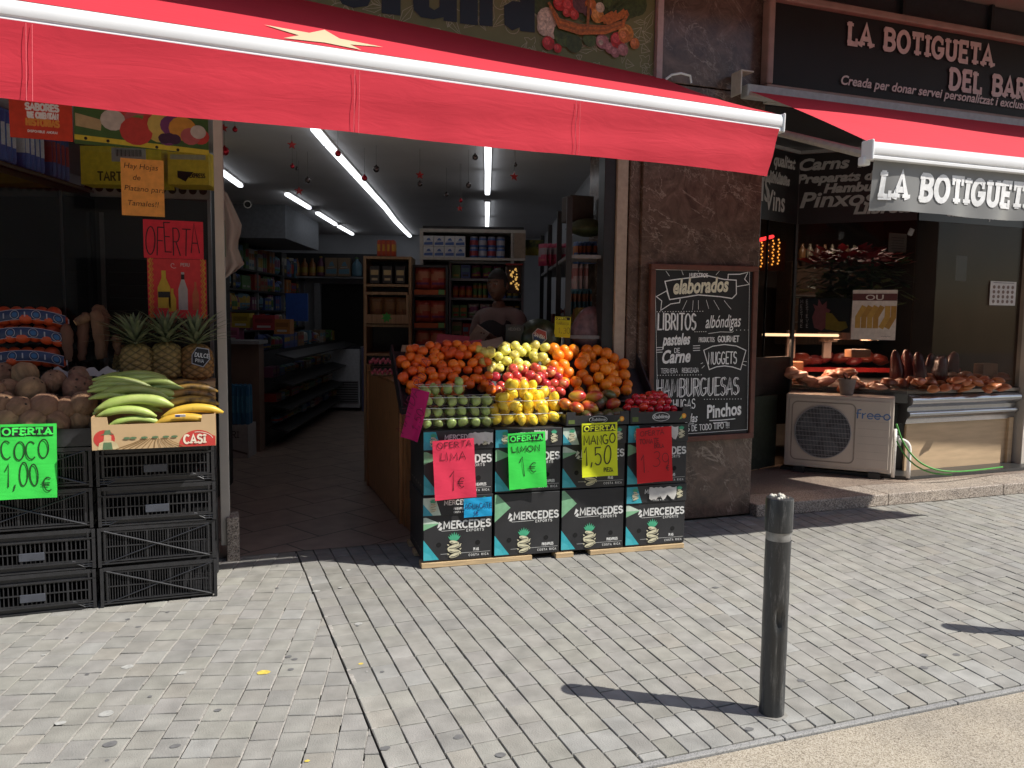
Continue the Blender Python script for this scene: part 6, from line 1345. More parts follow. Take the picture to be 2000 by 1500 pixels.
# ------------------------------------------------------------------ products (a handful of shared shapes)
def pmesh(kind, c1, c2, c3=None):
    mb = MB(); ms = [flat(c1, .45), flat(c2, .5), flat(c3 or (.6, .6, .58), .5)]
    if kind == 'bag':
        nu, nv = 10, 10; vs = []
        for sgn in (-1, 1):
            for j in range(nv+1):
                for i in range(nu+1):
                    x, z = -1+2*i/nu, j/nv; e = (1-abs(x)**3)*(1-abs(2*z-1)**4); vs.append((x*.5*(1-.05*sin(z*pi)), sgn*.5*e**.6*(.9+.1*sin(7*x+5*z)), z))
        n_ = (nu+1)*(nv+1); fs = []
        for s_ in (0, 1):
            for j in range(nv):
                for i in range(nu):
                    q = [s_*n_+j*(nu+1)+i, s_*n_+j*(nu+1)+i+1, s_*n_+(j+1)*(nu+1)+i+1, s_*n_+(j+1)*(nu+1)+i]
                    fs.append(q if s_ == 0 else q[::-1])
        mb.add(vs, fs); x = len(mb.m)
        for k, f in enumerate(mb.f):
            z = sum(mb.v[i].z for i in f)/4; xx = sum(mb.v[i].x for i in f)/4
            mb.m[k] = 1 if .45+.12*xx < z < .78+.1*xx else (2 if .2 < z < .33 and abs(xx) < .35 else 0)
        sm = 180
    elif kind == 'box':
        mb.box((0, 0, .5), (1, 1, 1)); mb.box((0, -.503, .62), (.8, .004, .3), 1); mb.box((0, -.503, .22), (.62, .004, .14), 2); sm = None
    elif kind == 'bottle':
        mb.lathe([(.44, 0), (.5, .04), (.5, .55), (.42, .68), (.18, .82), (.16, .93)], 14); mb.lathe([(.505, .18), (.505, .48)], 14, 1); mb.lathe([(.19, .92), (.19, 1.0), (0, 1.0)], 12, 2); sm = 50
    elif kind == 'jar':
        mb.lathe([(.46, 0), (.5, .05), (.5, .8), (.44, .86)], 14); mb.lathe([(.506, .2), (.506, .66)], 14, 1); mb.lathe([(.47, .86), (.47, 1.0), (0, 1.0)], 14, 2); sm = 50
    elif kind == 'pack':                                          # shrink wrapped multipack: two by four rounded units
        for i in range(4):
            for j in range(2):
                x, y = -.375+.25*i, -.25+.5*j; M_ = Matrix.Translation((x, y, 0)) @ Matrix.Diagonal((.25, .5, 1, 1)); mb.lathe([(.44, 0), (.49, .05), (.49, .9), (.3, 1.0), (0, 1.0)], 12, 0, M_); mb.lathe([(.497, .3), (.497, .72)], 12, 1, M_)
        mb.box((0, 0, .5), (.9, .9, .96), 2); sm = 40
    elif kind == 'rolls':
        mb.box((0, 0, .5), (1, 1, 1)); mb.prism([(-.42, .12), (.42, .12), (.42, .42), (-.42, .36)], -.506, -.502, 1); mb.prism([(-.2, .55), (.25, .55), (.1, .8), (-.1, .74)], -.506, -.502, 1); mb.prism([(-.3, .44), (.3, .48), (.3, .51), (-.3, .48)], -.506, -.502, 2); sm = None
    o = mb.build(kind, ms, smooth=sm); me = o.data; bpy.data.objects.remove(o); return me
_pm = {}
NAME = {'bag': ('snack_bag', 'bag'), 'box': ('grocery_box', 'box'), 'bottle': ('bottle', 'bottle'), 'jar': ('jar', 'jar'), 'pack': ('drink_multipack', 'multipack'), 'rolls': ('paper_roll_pack', 'paper pack')}
def prod(kind, P, dim, cols, label, group=None, rz=0.0, name=None, tilt=0.0):
    key = (kind,)+tuple(cols)
    if key not in _pm: _pm[key] = pmesh(kind, *cols)
    o = bpy.data.objects.new(name or NAME[kind][0], _pm[key]); COL.objects.link(o); o.location = P; o.scale = dim; o.rotation_euler = (tilt, 0, IROT+rz)
    tag(o, label, NAME[kind][1], group); return o
rp = random.Random(99)
PAL = [(.35, .03, .02), (.05, .09, .28), (.45, .30, .04), (.08, .18, .05), (.42, .40, .36), (.40, .14, .03), (.20, .05, .12), (.03, .03, .03), (.25, .16, .09), (.10, .22, .30)]
def rowfill(x0, x1, d, z, kinds, hmax, lab, grp, wmin=.07, wmax=.13, dep=.12, tilt=0.0, along=False, dim=1.0, axis=None):
    """a row of goods on a shelf between x0 and x1 at depth d (or along depth x0..x1 at across d when along)"""
    x = x0
    while x < x1-.03:
        k = rp.choice(kinds); w_ = rp.uniform(wmin, wmax)*(.7 if k in ('bottle', 'jar') else 1); h_ = hmax*rp.uniform(.7, 1.0); c = [mul(rp.choice(PAL), dim) for _ in range(2)]+[mul(rp.choice(PAL), dim)]
        nrep = rp.choice((1, 1, 2, 3)) if not along else rp.choice((1, 2, 2))
        for _ in range(nrep):
            if x+w_ > x1: break
            P = IN(d, x+w_/2, z) if along else IN(x+w_/2, d, z)
            prod(k, P, (w_*.94, w_*.94 if k in ('bottle', 'jar') else dep, h_), c, lab, grp, (R(90) if along else 0)+rp.uniform(-.06, .06), tilt=tilt); x += w_
        if nrep > 1: x += .004
def shelf_unit(name, label, P, w_, d_, h_, levels, m, rz=0.0, back=True, mback=None, cat='shelf'):
    t = T(name, label, cat, P, IROT+rz)
    for sx in (-1, 1): mb = MB(); mb.box((sx*(w_/2-.012), d_/2, h_/2), (.024, d_, h_)); mb.build('side_panel', m, t)
    for z in levels: mb = MB(); mb.box((0, d_/2-.002, z-.012), (w_-.05, d_-.01, .022)); mb.build('shelf_board', m, t)
    if back: mb = MB(); mb.box((0, d_-.005, h_/2), (w_-.05, .012, h_-.02)); mb.build('back_panel', mback or m, t)
    return t
M_PALEW = wood('pale_wood', (.34, .21, .11), .2, (20, 20, 1.5), .5); M_BLKSH = flat((.02, .02, .022), .5); M_GREYSH = mat('grey_shelf', (.20, .20, .21), .5); M_WHITSH = mat('white_shelf', (.42, .40, .37), .6)
def px2x(px, d): return (px-950)/FPX*d
def px2z(py, d): return 1.56+(613-py)/FPX*d
# pale wood rack with bread and crates
d = 7.3; x0, x1 = px2x(710, d), px2x(802, d); zt = px2z(505, d)
shelf_unit('wooden_rack', 'pale wooden rack with bread crates behind the mandarins', IN((x0+x1)/2, d, 0), x1-x0, .4, zt, [zt, px2z(558, d), px2z(636, d), px2z(692, d)], M_PALEW, mback=M_BLKSH)
for i in range(3): prod('box', IN(x0+.10+.115*i, d+.05, px2z(556, d)), (.085, .1, .15), ((.02, .02, .02), (.40, .30, .14), (.42, .34, .2)), 'dark packet with pale label on the upper wooden rack shelf, %s of three' % ('left', 'middle', 'right')[i], 'dark packets on the wooden rack')
bx = T('bread_crate', 'pale wooden crate of brown bread bags with a green star label', 'crate', IN((x0+x1)/2, d-.05, px2z(634, d)), IROT)
w_ = x1-x0-.06; mb = MB(); mb.box((0, 0, .04), (w_, .015, .08)); mb.build('front_board', M_PALEW, bx)
for sx in (-1, 1): mb = MB(); mb.box((sx*w_/2, .0, .13), (.02, .02, .26)); mb.build('post', M_PALEW, bx)
mb = MB(); mb.box((0, 0, .27), (w_, .015, .025)); mb.build('top_rail', M_PALEW, bx)
mb = MB(); mb.face([((.05 if i % 2 == 0 else .028)*sin(i*pi/7), .055+(.05 if i % 2 == 0 else .028)*cos(i*pi/7)) for i in range(14)], -.012); mb.build('green_star', flat((.05, .35, .06)), bx)
for i in range(3): prod('bag', IN(x0+.10+.12*i, d+.10, px2z(630, d)), (.13, .1, .22), ((.20, .09, .035), (.25, .13, .05), (.16, .07, .03)), 'brown bread bag in the pale crate, %s of three' % ('left', 'middle', 'right')[i], 'bread bags in the crate')
prod('pack', IN(px2x(752, d), d+.1, zt+.005), (.17, .12, .145), ((.42, .05, .015), (.5, .25, .03), (.3, .04, .02)), 'orange red drinks pack on top of the pale wooden rack')
# strawberries in clear boxes on the counter top
for i in range(4):
    for j in range(2):
        q = IN(px2x(735+i*19-j*4, 6.5), 6.5, 1.05+.085*j); t = T('strawberry_box', 'clear box of pink berries on the wooden counter, %s layer, %s of four' % (('lower', 'upper')[j], ('first', 'second', 'third', 'last')[i]), 'berry box', q, IROT+.05*i, 'clear boxes of pink berries')
        mb = MB(); mb.box((0, 0, .037), (.085, .1, .07)); mb.build('tub', M_PLASTIC, t)
        mb = MB(); 
        for k in range(10): mb.ball((-.03+.02*(k % 4), -.03+.03*(k//4), .025+.018*(k % 2)), (.014, .014, .016), 8, 6)
        mb.build('berries', flat((.50, .08, .14), .4), t, smooth=180)['kind'] = 'stuff'
# black rack of snack bags
d = 7.4; x0, x1 = px2x(803, d), px2x(873, d); lv = [px2z(y, d) for y in (577, 641, 696)]
shelf_unit('snack_rack', 'black rack holding orange red snack bags', IN((x0+x1)/2, d, 0), x1-x0, .35, px2z(520, d), lv+[px2z(520, d)], M_BLKSH)
for r_ in range(3):
    for i in range(2):
        prod('bag', IN(x0+.095+.145*i, d+.07, lv[r_]+.05), (.15, .10, .20), ((.40, .06, .035), (.45, .17, .09), (.16, .03, .12)), 'orange red snack bag on the %s shelf of the black rack, %s one' % (('top', 'middle', 'bottom')[r_], ('left', 'right')[i]), 'snack bags on the black rack')
    o = MB().box((0, 0, 0), (x1-x0-.05, .006, .045)).build('shelf_label', flat((.40, .08, .02)), loc=IN((x0+x1)/2, d-.012, lv[r_]+.02), rot=(0, 0, IROT)); tag(o, 'orange strip along the %s shelf edge of the black rack' % ('top', 'middle', 'bottom')[r_], 'shelf label')
    o = MB().box((0, 0, 0), (.055, .004, .045)).build('price_tag', flat((.14, .30, .10)), loc=IN(x1-.06, d-.02, lv[r_]+.022), rot=(0, 0, IROT)); tag(o, 'small green tag on the %s shelf edge of the black rack' % ('top', 'middle', 'bottom')[r_], 'price tag')
# shelf behind the shopkeeper
d = 7.6; x0, x1 = px2x(874, d), px2x(1020, d); lv = [px2z(y, d) for y in (545, 582, 621, 662)]
shelf_unit('grocery_shelf', 'dark shelf of mixed goods behind the shopkeeper', IN((x0+x1)/2, d, 0), x1-x0, .35, px2z(512, d), lv+[px2z(512, d)], M_GREYSH, mback=M_BLKSH)
for r_, z in enumerate(lv): rowfill(x0+.03, x1-.03, d+.08, z, ['box', 'bag', 'jar', 'box'], (.14, .15, .15, .16)[r_], 'small packet or jar on the %s shelf behind the shopkeeper' % ('top', 'second', 'third', 'bottom')[r_], 'goods behind the shopkeeper, %s shelf' % ('top', 'second', 'third', 'bottom')[r_], .06, .12, dim=.85)
# high white shelf with paper packs
d = 7.5; x0, x1 = px2x(818, d), px2x(1022, d); z0, zt = px2z(505, d), px2z(454, d)
hs_ = T('wall_cupboard', 'open pale cupboard of paper packs high on the back shelf', 'cupboard', IN((x0+x1)/2, d, z0), IROT); W_ = x1-x0
for z, hh in ((-.012, .024), (zt-z0, .03)): mb = MB(); mb.box((0, .18, z), (W_, .36, hh)); mb.build('board', M_WHITSH, hs_)
for x in (-W_/2+.015, W_/2-.12): mb = MB(); mb.box((x, .18, (zt-z0)/2-.04), (.03, .35, zt-z0+.08)); mb.build('side_panel', M_WHITSH, hs_)
mb = MB(); mb.box((W_/2-.06, .02, (zt-z0)/2), (.12, .03, zt-z0)); mb.build('end_panel', mat('tan_panel', (.26, .20, .15), .6), hs_); mb = MB(); mb.box((0, .36, .1), (W_, .01, zt-z0+.2)); mb.build('back_panel', M_BLKSH, hs_)
for j in range(2):
    for i in range(4): prod('rolls', IN(x0+.08+.098*i, d+.08, z0+.002+.098*j), (.094, .16, .094), ((.50, .52, .55), (.04, .10, .30), (.05, .12, .3)), 'white and blue paper pack in the high cupboard, %s row, %s from left' % (('lower', 'upper')[j], ('first', 'second', 'third', 'fourth')[i]), 'paper packs in the high cupboard')
for j in range(2):
    for i in range(4): prod('jar', IN(x0+.50+.083*i, d+.08, z0+.002+.098*j), (.08, .1, .096), ((.05, .12, .35), (.35, .35, .4) if i % 2 else (.30, .04, .05), (.3, .3, .35)), 'blue and red can in the high cupboard, %s row, %s from left' % (('lower', 'upper')[j], ('first', 'second', 'third', 'fourth')[i]), 'cans in the high cupboard')
o = MB().box((0, 0, 0), (.19, .01, .15)).build('poster', mat('landscape_print', (.03, .05, .02), .6, col2=(.30, .28, .03), thr=(.45, .55), scale=6), loc=ID(1043, 484, 7.9), rot=(0, 0, IROT)); tag(o, 'dark green and yellow poster right of the high cupboard', 'poster')
gg = T('lit_picture', 'small lit picture in a red frame right of the shopkeeper, made of glowing gold spots', 'picture', ID(1004, 545, 7.45), IROT); mb = MB(); rg = random.Random(3)
for k in range(26): z = rg.uniform(-.10, .1); mb.ball((rg.uniform(-.035, .035)+z*-.15, -.01, z), rg.uniform(.004, .012), 6, 4)  # glowing balls stand in for the warm light on the small picture
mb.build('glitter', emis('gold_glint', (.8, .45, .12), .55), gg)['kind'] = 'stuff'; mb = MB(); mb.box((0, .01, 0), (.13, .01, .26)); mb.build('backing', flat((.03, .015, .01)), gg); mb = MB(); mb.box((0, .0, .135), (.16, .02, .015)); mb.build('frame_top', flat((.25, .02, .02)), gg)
# right hand shelving run with hanging bags
rs = T('wall_shelving', 'shelving run with hanging snack bags along the right wall', 'shelf', IN(.52, 7.2, 0), IROT-R(90))
for z in (.95, 1.40, 1.98): mb = MB(); mb.box((-.1, .2, z), (3.0, .30, .025)); mb.build('shelf_board', M_GREYSH, rs)
for x in (-1.45, -.4, .6, 1.4): mb = MB(); mb.box((x, .06, 1.2), (.035, .04, 2.4)); mb.build('upright', M_BLKSH, rs)
mb = MB(); mb.box((-.1, .38, 1.2), (3.0, .015, 2.4)); mb.build('back_panel', M_BLKSH, rs)
rail = MB()
for (px, py, d_, n_, c, w_, h_, dx) in ((1125, 470, 6.2, 11, ((.06, .12, .30), (.42, .16, .05), (.30, .28, .3)), .075, .17, 6.6), (1112, 562, 6.3, 10, ((.03, .12, .16), (.26, .09, .04), (.10, .16, .2)), .085, .20, 8), (1060, 474, 7.0, 5, ((.35, .03, .08), (.25, .2, .22), (.4, .1, .1)), .12, .19, 10), (1123, 512, 6.25, 3, ((.45, .30, .30), (.35, .12, .12), (.4, .3, .3)), .06, .2, 11)):
    for i in range(n_):
        P = ID(px+i*dx, py+2, d_+(.02*i)); prod('bag', P-Vector((0, 0, h_)), (w_, .035, h_), c, 'thin packet hanging %s' % {470: 'in the upper blue and orange row at the right wall', 562: 'in the lower teal row at the right wall', 474: 'in the red row near the ceiling shelf', 512: 'in the pale pink group between the two rows'}[py], {470: 'upper hanging packets', 562: 'lower hanging packets', 474: 'red hanging packets', 512: 'pink hanging packets'}[py], rp.uniform(-.5, .2)-.9)
rowfill(5.9, 8.6, .72, 1.41, ['bag', 'box', 'bottle'], .22, 'packet on the middle shelf along the right wall', 'goods on the right wall, middle shelf', .1, .18, .1, along=True, dim=.5)
rowfill(6.2, 8.6, .72, .965, ['bag', 'box'], .2, 'packet on the low shelf along the right wall', 'goods on the right wall, low shelf', .12, .2, .1, along=True, dim=.5)
o = MB().ball((0, 0, 0), (.17, .15, .06), 16, 9, fn=lump(4)).build('greens_bag', mat('dark_greens', (.05, .06, .02), .6, .4, 20), smooth=180, loc=ID(1140, 447, 6.2)); tag(o, 'dark bag of greens on top of the right hand shelving', 'bag')
o = MB().box((0, 0, 0), (.2, .18, .2)).build('storage_box', flat((.05, .035, .03), .7), loc=ID(1128, 410, 6.3), rot=(0, 0, IROT+.3), bevel=.01); tag(o, 'dark box at the top of the right hand shelving', 'box')
o = MB().ball((0, 0, 0), (.17, .08, .13), 20, 12, fn=lump(9)).build('clear_bag', mat('crumpled_film', (.16, .10, .11), .25, .5, 14), smooth=180, loc=ID(1150, 643, 5.9)); tag(o, 'crumpled clear bag beside the yellow tag', 'bag')
# dark melons and things behind the fruit
o = MB().ball((0, 0, 0), (.17, .15, .15), 24, 14).build('watermelon', mat('melon_rind', (.016, .026, .010), .35, scale=5, col2=(.035, .05, .02), thr=(.45, .6), stretch=(6, 6, 1)), smooth=180, loc=ID(1052, 662, 5.85)); tag(o, 'dark green watermelon with a hexagonal sticker behind the fruit', 'watermelon')
P = ID(1054, 657, 5.68); t = T('fruit_sticker', 'red and blue hexagonal sticker with white writing on the watermelon', 'sticker', P, IROT, rot=(R(-8), R(20), IROT)); hx = [(-.05, .0), (-.03, .045), (.03, .045), (.05, .0), (.03, -.045), (-.03, -.045)]
mb = MB(); mb.prism([(x*1.12, z*1.12) for x, z in hx], .001, .003); mb.build('border', flat((.35, .35, .36)), t); mb = MB(); mb.prism([(x, z) for x, z in hx if z >= 0]+[(.05, 0)], -.001, .001); mb.build('upper_half', flat((.30, .05, .04)), t); mb = MB(); mb.prism([(x, z) for x, z in hx if z <= 0], -.001, .001); mb.build('lower_half', flat((.03, .05, .12)), t)
mb = MB(); strokes(mb, 'SANDIA', -.04, -.01, .024, .004, -.0025, sx=.8); mb.build('lettering', C_LT, t)
cr_ = T('melon_crate', 'black crate standing behind the yellow apples', 'crate', ID(1005, 690, 5.75), IROT); mb = MB(); mb.box((0, .1, .09), (.13, .2, .23)); mb.build('body', M_CRATE, cr_, bevel=.005); mb = MB(); strokes(mb, 'MELONES', -.05, .165, .018, .003, -.002); mb.build('lettering', flat((.25, .25, .25)), cr_)
for i, (px, py, w_, h_, c, ro, lab) in enumerate(((885, 664, .24, .05, (.30, .02, .05), R(4), 'red card lying flat behind the mandarins'), (915, 676, .20, .07, (.50, .04, .11), R(-8), 'bright pink card lying behind the mandarins'), (962, 672, .16, .06, (.36, .28, .22), R(-14), 'beige card lying behind the apples'), (808, 684, .18, .02, (.36, .28, .18), 0, 'thin beige card at the left behind the mandarins'))):
    o = MB().box((0, 0, 0), (w_, .14, .004)).build('card_sheet', flat(c, .7), loc=ID(px, py, 5.85-.03*i), rot=(R(28), ro, IROT)); tag(o, lab, 'card')
# ------------------------------------------------------------------ left shelving run and counter
ls = T('wall_shelving', 'tall shelving run of groceries along the left inner wall', 'shelf', IN(-3.02, 10.8, 0), IROT+R(90))
LV = (1.30, 1.56, 1.82, 2.08)
for z in LV: mb = MB(); mb.box((0, .2, z), (5.4, .34, .025)); mb.build('shelf_board', M_BLKSH, ls)
for x in (-2.7, -1.35, 0, 1.35, 2.7): mb = MB(); mb.box((x, .06, 1.15), (.035, .05, 2.3)); mb.build('upright', M_GREYSH, ls)
mb = MB(); mb.box((0, .38, 1.15), (5.4, .015, 2.3)); mb.build('back_panel', M_BLKSH, ls)
for r_, z in enumerate(LV): rowfill(8.2, 13.3, -3.14, z+.014, ['box', 'jar', 'bottle', 'bag', 'box'], (.23, .23, .23, .34)[r_], 'packet on the %s shelf of the left wall' % ('lowest', 'low', 'middle', 'top')[r_], 'goods on the left wall, %s shelf' % ('lowest', 'low', 'middle', 'top')[r_], .09, .2, .14, along=True, dim=.75)
ck = T('candy_counter', 'slanted candy counter with tiers of sweets along the left side', 'counter', IN(-2.55, 11.3, 0), IROT+R(90))
mb = MB(); mb.box((0, .25, .55), (4.4, .5, 1.1)); mb.build('body', M_BLKSH, ck)
for k, (z, y) in enumerate(((.25, -.12), (.50, -.08), (.78, -.04), (1.08, .0))): mb = MB(); mb.box((0, y, z), (4.4, .22, .02)); mb.build('tier', M_BLKSH, ck, rot=(R(14), 0, 0))
mb = MB(); strokes(mb, 'PAN-UE', .2, 1.12, .09, .016, -.13, serif=False); mb.build('lettering', flat((.3, .3, .3)), ck)
for k, (z, x) in enumerate(((.275, -2.43), (.525, -2.47), (.805, -2.51), (1.10, -2.60))): rowfill(9.15, 13.4, x, z, ['box', 'bag'], (.10, .1, .12, .2)[k], 'sweets packet on the %s tier of the candy counter' % ('lowest', 'second', 'third', 'top')[k], 'sweets on the candy counter, %s tier' % ('lowest', 'second', 'third', 'top')[k], .12, .22, .14, along=True, dim=.7)
ep = T('counter_end', 'brown end panel of the candy counter above the blue water pack', 'counter end', IN(-2.72, 8.85, 0), IROT); mb = MB(); mb.box((0, .1, .6), (.42, .2, 1.2)); mb.build('panel', mat('brown_panel', (.19, .12, .09), .6, .1, 5), ep); mb = MB(); mb.box((0, .05, 1.22), (.5, .36, .04)); mb.build('top', flat((.25, .25, .26)), ep)
for i in range(2): prod('pack', IN(-2.80+.19*i, 8.55, .36), (.19, .18, .42), ((.02, .12, .25), (.05, .2, .33), (.03, .15, .27)), 'blue shrink wrapped water pack on the white carton, %s one' % ('left', 'right')[i], 'blue water packs')
wb = T('white_carton', 'white carton with dark lettering under the blue water packs', 'carton', IN(-2.72, 8.45, 0), IROT); mb = MB(); mb.box((0, .15, .18), (.40, .3, .355)); mb.build('body', flat((.36, .34, .34), .7), wb, bevel=.004); mb = MB(); strokes(mb, 'VERI', -.08, .22, .07, .009, -.002, serif=True, sx=1.1); mb.build('lettering', flat((.06, .06, .06)), wb); mb = MB(); mb.face([(-.19, .06), (0, .11), (.19, .06), (.19, .04), (0, .09), (-.19, .04)], -.002); mb.build('print', flat((.10, .09, .09)), wb)
for (px, py, lab, c, w_) in ((455, 655, 'pink sweets tub on the candy counter near the post', (.40, .10, .2), .2), (475, 628, 'yellow carton on the candy counter near the post', (.40, .28, .03), .2), (520, 632, 'dark red tub on the candy counter', (.30, .03, .04), .25), (555, 640, 'orange bag on the candy counter', (.40, .16, .04), .18)):
    prod('box', ID(px, py+12, 9.4), (w_, .2, .17), (c, mul(c, .6), (.4, .4, .4)), lab, None)
o = MB().box((0, 0, 0), (.28, .04, .36)).build('blue_card', flat((.02, .08, .35)), loc=ID(580, 600, 10.5), rot=(0, 0, IROT)); tag(o, 'blue hanging display card beyond the candy counter', 'display card')
# freezer and dark back room
fz = T('chest_freezer', 'grey white chest freezer with a slotted vent deep in the shop', 'freezer', ID(668, 783, 12.6), IROT); fz.location.z = 0.004
mb = MB(); mb.prism([(-.36, .05), (.28, .05), (.28, .98), (-.2, .98), (-.36, .88)], 0, 1.2); mb.build('body', mat('freezer_enamel', (.50, .51, .55), .4), fz, bevel=.01); mb = MB(); mb.box((.05, -.006, .3), (.42, .012, .36)); mb.build('vent_panel', flat((.25, .25, .27)), fz)
mb = MB()
for k in range(9): mb.box((.05, -.014, .15+.038*k), (.4, .006, .014))
mb.build('vent_slots', flat((.03, .03, .03)), fz)['kind'] = 'stuff'; mb = MB(); mb.box((-.04, .6, 1.0), (.66, 1.2, .035)); mb.build('glass_lid', flat((.05, .05, .06), .1), fz); mb = MB(); mb.box((.36, .1, .5), (.1, .2, 1.0)); mb.build('side_post', flat((.10, .11, .2)), fz)
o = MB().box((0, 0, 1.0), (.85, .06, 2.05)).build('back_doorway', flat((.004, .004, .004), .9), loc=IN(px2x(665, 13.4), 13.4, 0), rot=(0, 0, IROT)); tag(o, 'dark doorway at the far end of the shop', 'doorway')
o = MB().box((0, 0, 1.0), (.1, .1, 2.05)).build('door_jamb', flat((.16, .16, .17), .6), loc=IN(px2x(622, 13.3), 13.3, 0), rot=(0, 0, IROT)); tag(o, 'pale jamb on the left of the dark doorway', 'door frame')
sh = T('back_shelf', 'high back shelf of bottles and paper above the dark doorway', 'shelf', IN(px2x(640, 13.2), 13.2, 2.12), IROT); mb = MB(); mb.box((0, .1, 0), (1.7, .3, .025)); mb.build('shelf_board', M_GREYSH, sh); mb = MB(); mb.box((0, .22, .2), (1.7, .02, .4)); mb.build('back_panel', M_BLKSH, sh)
rowfill(px2x(575, 13.2), px2x(718, 13.2), 13.2, 2.14, ['bottle', 'rolls', 'pack', 'bottle', 'jar'], .34, 'bottle or paper pack on the high back shelf', 'goods on the high back shelf', .12, .26, .16, dim=.6)
bl = T('bulkhead', 'grey wall block at the left above the shelving', 'bulkhead', IN(-3.1, 9.9, 2.46), IROT); mb = MB(); mb.box((0, .9, .18), (1.3, 1.9, .40)); mb.build('block', mat('bulkhead_paint', (.17, .18, .2), .9), bl)
# cloth hanging at the doorway
fl = T('hanging_cloth', 'white cloth with a green stripe hanging on the doorway post', 'cloth', (.045, 5.32, 0)); 
ctr = [V(x, y, 5.32) for x, y in ((424, 363), (440, 372), (458, 410), (474, 446), (466, 470), (464, 486), (479, 523), (455, 535), (434, 547), (426, 500), (424, 440))]; mb = MB(); o0 = Vector((.045, 5.32, 0))
q = [p-o0 for p in ctr]; rws = []
for j in range(13):
    z = q[0].z+(q[8].z-q[0].z)*j/12; xs_ = []
    for i in range(len(q)):
        a, b = q[i-1], q[i]
        if (a.z-z)*(b.z-z) <= 0 and abs(a.z-b.z) > 1e-6: xs_.append(a.x+(b.x-a.x)*(z-a.z)/(b.z-a.z))
    x0, x1 = (min(xs_), max(xs_)) if xs_ else (q[0].x, q[0].x+.01); rws.append((x0, x1, z))
vs = [(x0+(x1-x0)*i/10, .018*sin(i*1.35+.25*j)*min(1, (x1-x0)*9), z-.006*sin(i*1.1)) for x0, x1, z in rws for i in range(11)]
mb.add(vs, [(j*11+i, (j+1)*11+i, (j+1)*11+i+1, j*11+i+1) for j in range(12) for i in range(10)]); mb.build('sheet', cloth('white_cloth', (.52, .44, .40), .3), fl, smooth=180)
mb = MB(); a, b = V(430, 430, 5.3)-o0, V(441, 502, 5.3)-o0; mb.add([(a.x, -.03, a.z), (b.x, -.03, a.z), (b.x, -.028, b.z), (a.x, -.028, b.z)], [(0, 1, 2, 3)]); mb.build('green_stripe', flat((.05, .10, .03), .8), fl)
# ------------------------------------------------------------------ left window: glass, cabinet, rack, posters
lw = T('shop_window', 'large window left of the doorway covered with posters', 'window', (-1.3, 5.25, 0)); mb = MB(); mb.box((0, 0, 1.75), (2.52, .008, 2.1)); mb.build('pane', glass('window_glass', (.97, .975, .975), 1.4, 0, .6), lw); mb = MB(); mb.box((0, .0, .36), (2.52, .12, .7)); mb.build('sill_wall', M_DARK, lw)
cb = T('display_fridge', 'tall black glass fronted fridge inside the left window', 'fridge', IN(-3.05, 5.6, 0), IROT+R(90)); 
mb = MB(); mb.box((0, .40, 1.24), (1.9, .78, 2.48)); mb.build('body', mat('black_fridge', (.008, .008, .009), .35), cb); mb = MB(); mb.box((0, -.004, 1.3), (1.86, .012, 2.2)); mb.build('glass_door', mat('black_gloss', (.006, .006, .007), .06, spec=.6), cb); mb = MB(); mb.box((.25, -.014, 1.3), (.012, .02, 2.2)); mb.box((0, -.012, 2.455), (1.88, .018, .02)); mb.build('door_frame', flat((.06, .06, .065), .3), cb)
for i in range(4): 
    prod('pack', IN(-3.22, 4.98+.33*i, 2.49), (.24, .30, .34), ((.05, .11, .40), (.60, .62, .68), (.06, .14, .45)) if i < 3 else ((.05, .10, .3), (.30, .04, .04), (.05, .08, .25)), 'shrink wrapped drink pack on top of the black fridge, %s from the left' % ('first', 'second', 'third', 'last')[i], 'drink packs on the fridge', R(90))
am = MB(); a, b = ID(126, 450, 6.75), ID(128, 592, 6.75); 
for k in range(16): am.box(((k % 2)*.01, 0, -.58*k/15), (.02+.012*(k % 3), .01, .034))  # glowing pieces imitate an amber reflection in the black glass
o = am.build('amber_reflection', emis('amber_reflection_glow', (.65, .28, .03), .5), loc=a, rot=(0, R(1), IROT)); tag(o, 'amber reflection beside the black fridge, built as a narrow glowing strip', 'reflection'); o['kind'] = 'stuff'
cu = MB(); nn = 12; vs = []
for j in range(13):
    for i in range(nn+1):
        t_ = j/12; xw = .12*(.15+.85*t_*(1.1-.2*t_)); vs.append((xw*(i/nn), .02*sin(i*1.6+j*.2), 0-1.0*t_))
cu.add(vs, [(j*(nn+1)+i, (j+1)*(nn+1)+i, (j+1)*(nn+1)+i+1, j*(nn+1)+i+1) for j in range(12) for i in range(nn)])
o = cu.build('curtain', cloth('grey_curtain', (.16, .15, .14), .15), smooth=180, loc=ID(128, 385, 6.5), rot=(0, 0, IROT)); tag(o, 'narrow grey curtain hanging beside the steel cabinet', 'curtain')
rk = T('steel_cabinet', 'steel cabinet with a row of round holes along its top inside the window', 'cabinet', ID(278, 600, 6.2), IROT+R(6)); rk.location.z = 0
zt = px2z(363, 6.2); mb = MB(); M_ST = mat('dull_steel', (.30, .30, .30), .35, .15, 5, metal=.5)
for sx in (-1, 1): mb = MB(); mb.box((sx*.46, .2, zt/2), (.025, .03, zt)); mb.build('post', M_ST, rk)
mb = MB(); mb.box((0, .19, zt-.065), (.95, .03, .13)); mb.build('header', M_ST, rk); mb = MB()
for k in range(12): mb.face(arc(-.42+.0765*k, zt-.065, .03, .03, 0, 340, 17), .173)
mb.build('round_holes', flat((.008, .008, .008), .9), rk)['kind'] = 'stuff'
mb = MB(); mb.box((0, .55, zt/2), (.92, .7, zt-.05)); mb.build('body', flat((.012, .012, .012), .6), rk); mb = MB()
for k in range(13): mb.tube([(-.3, .195, .75+.1*k), (.40, .195, .75+.1*k)], .004, 6)
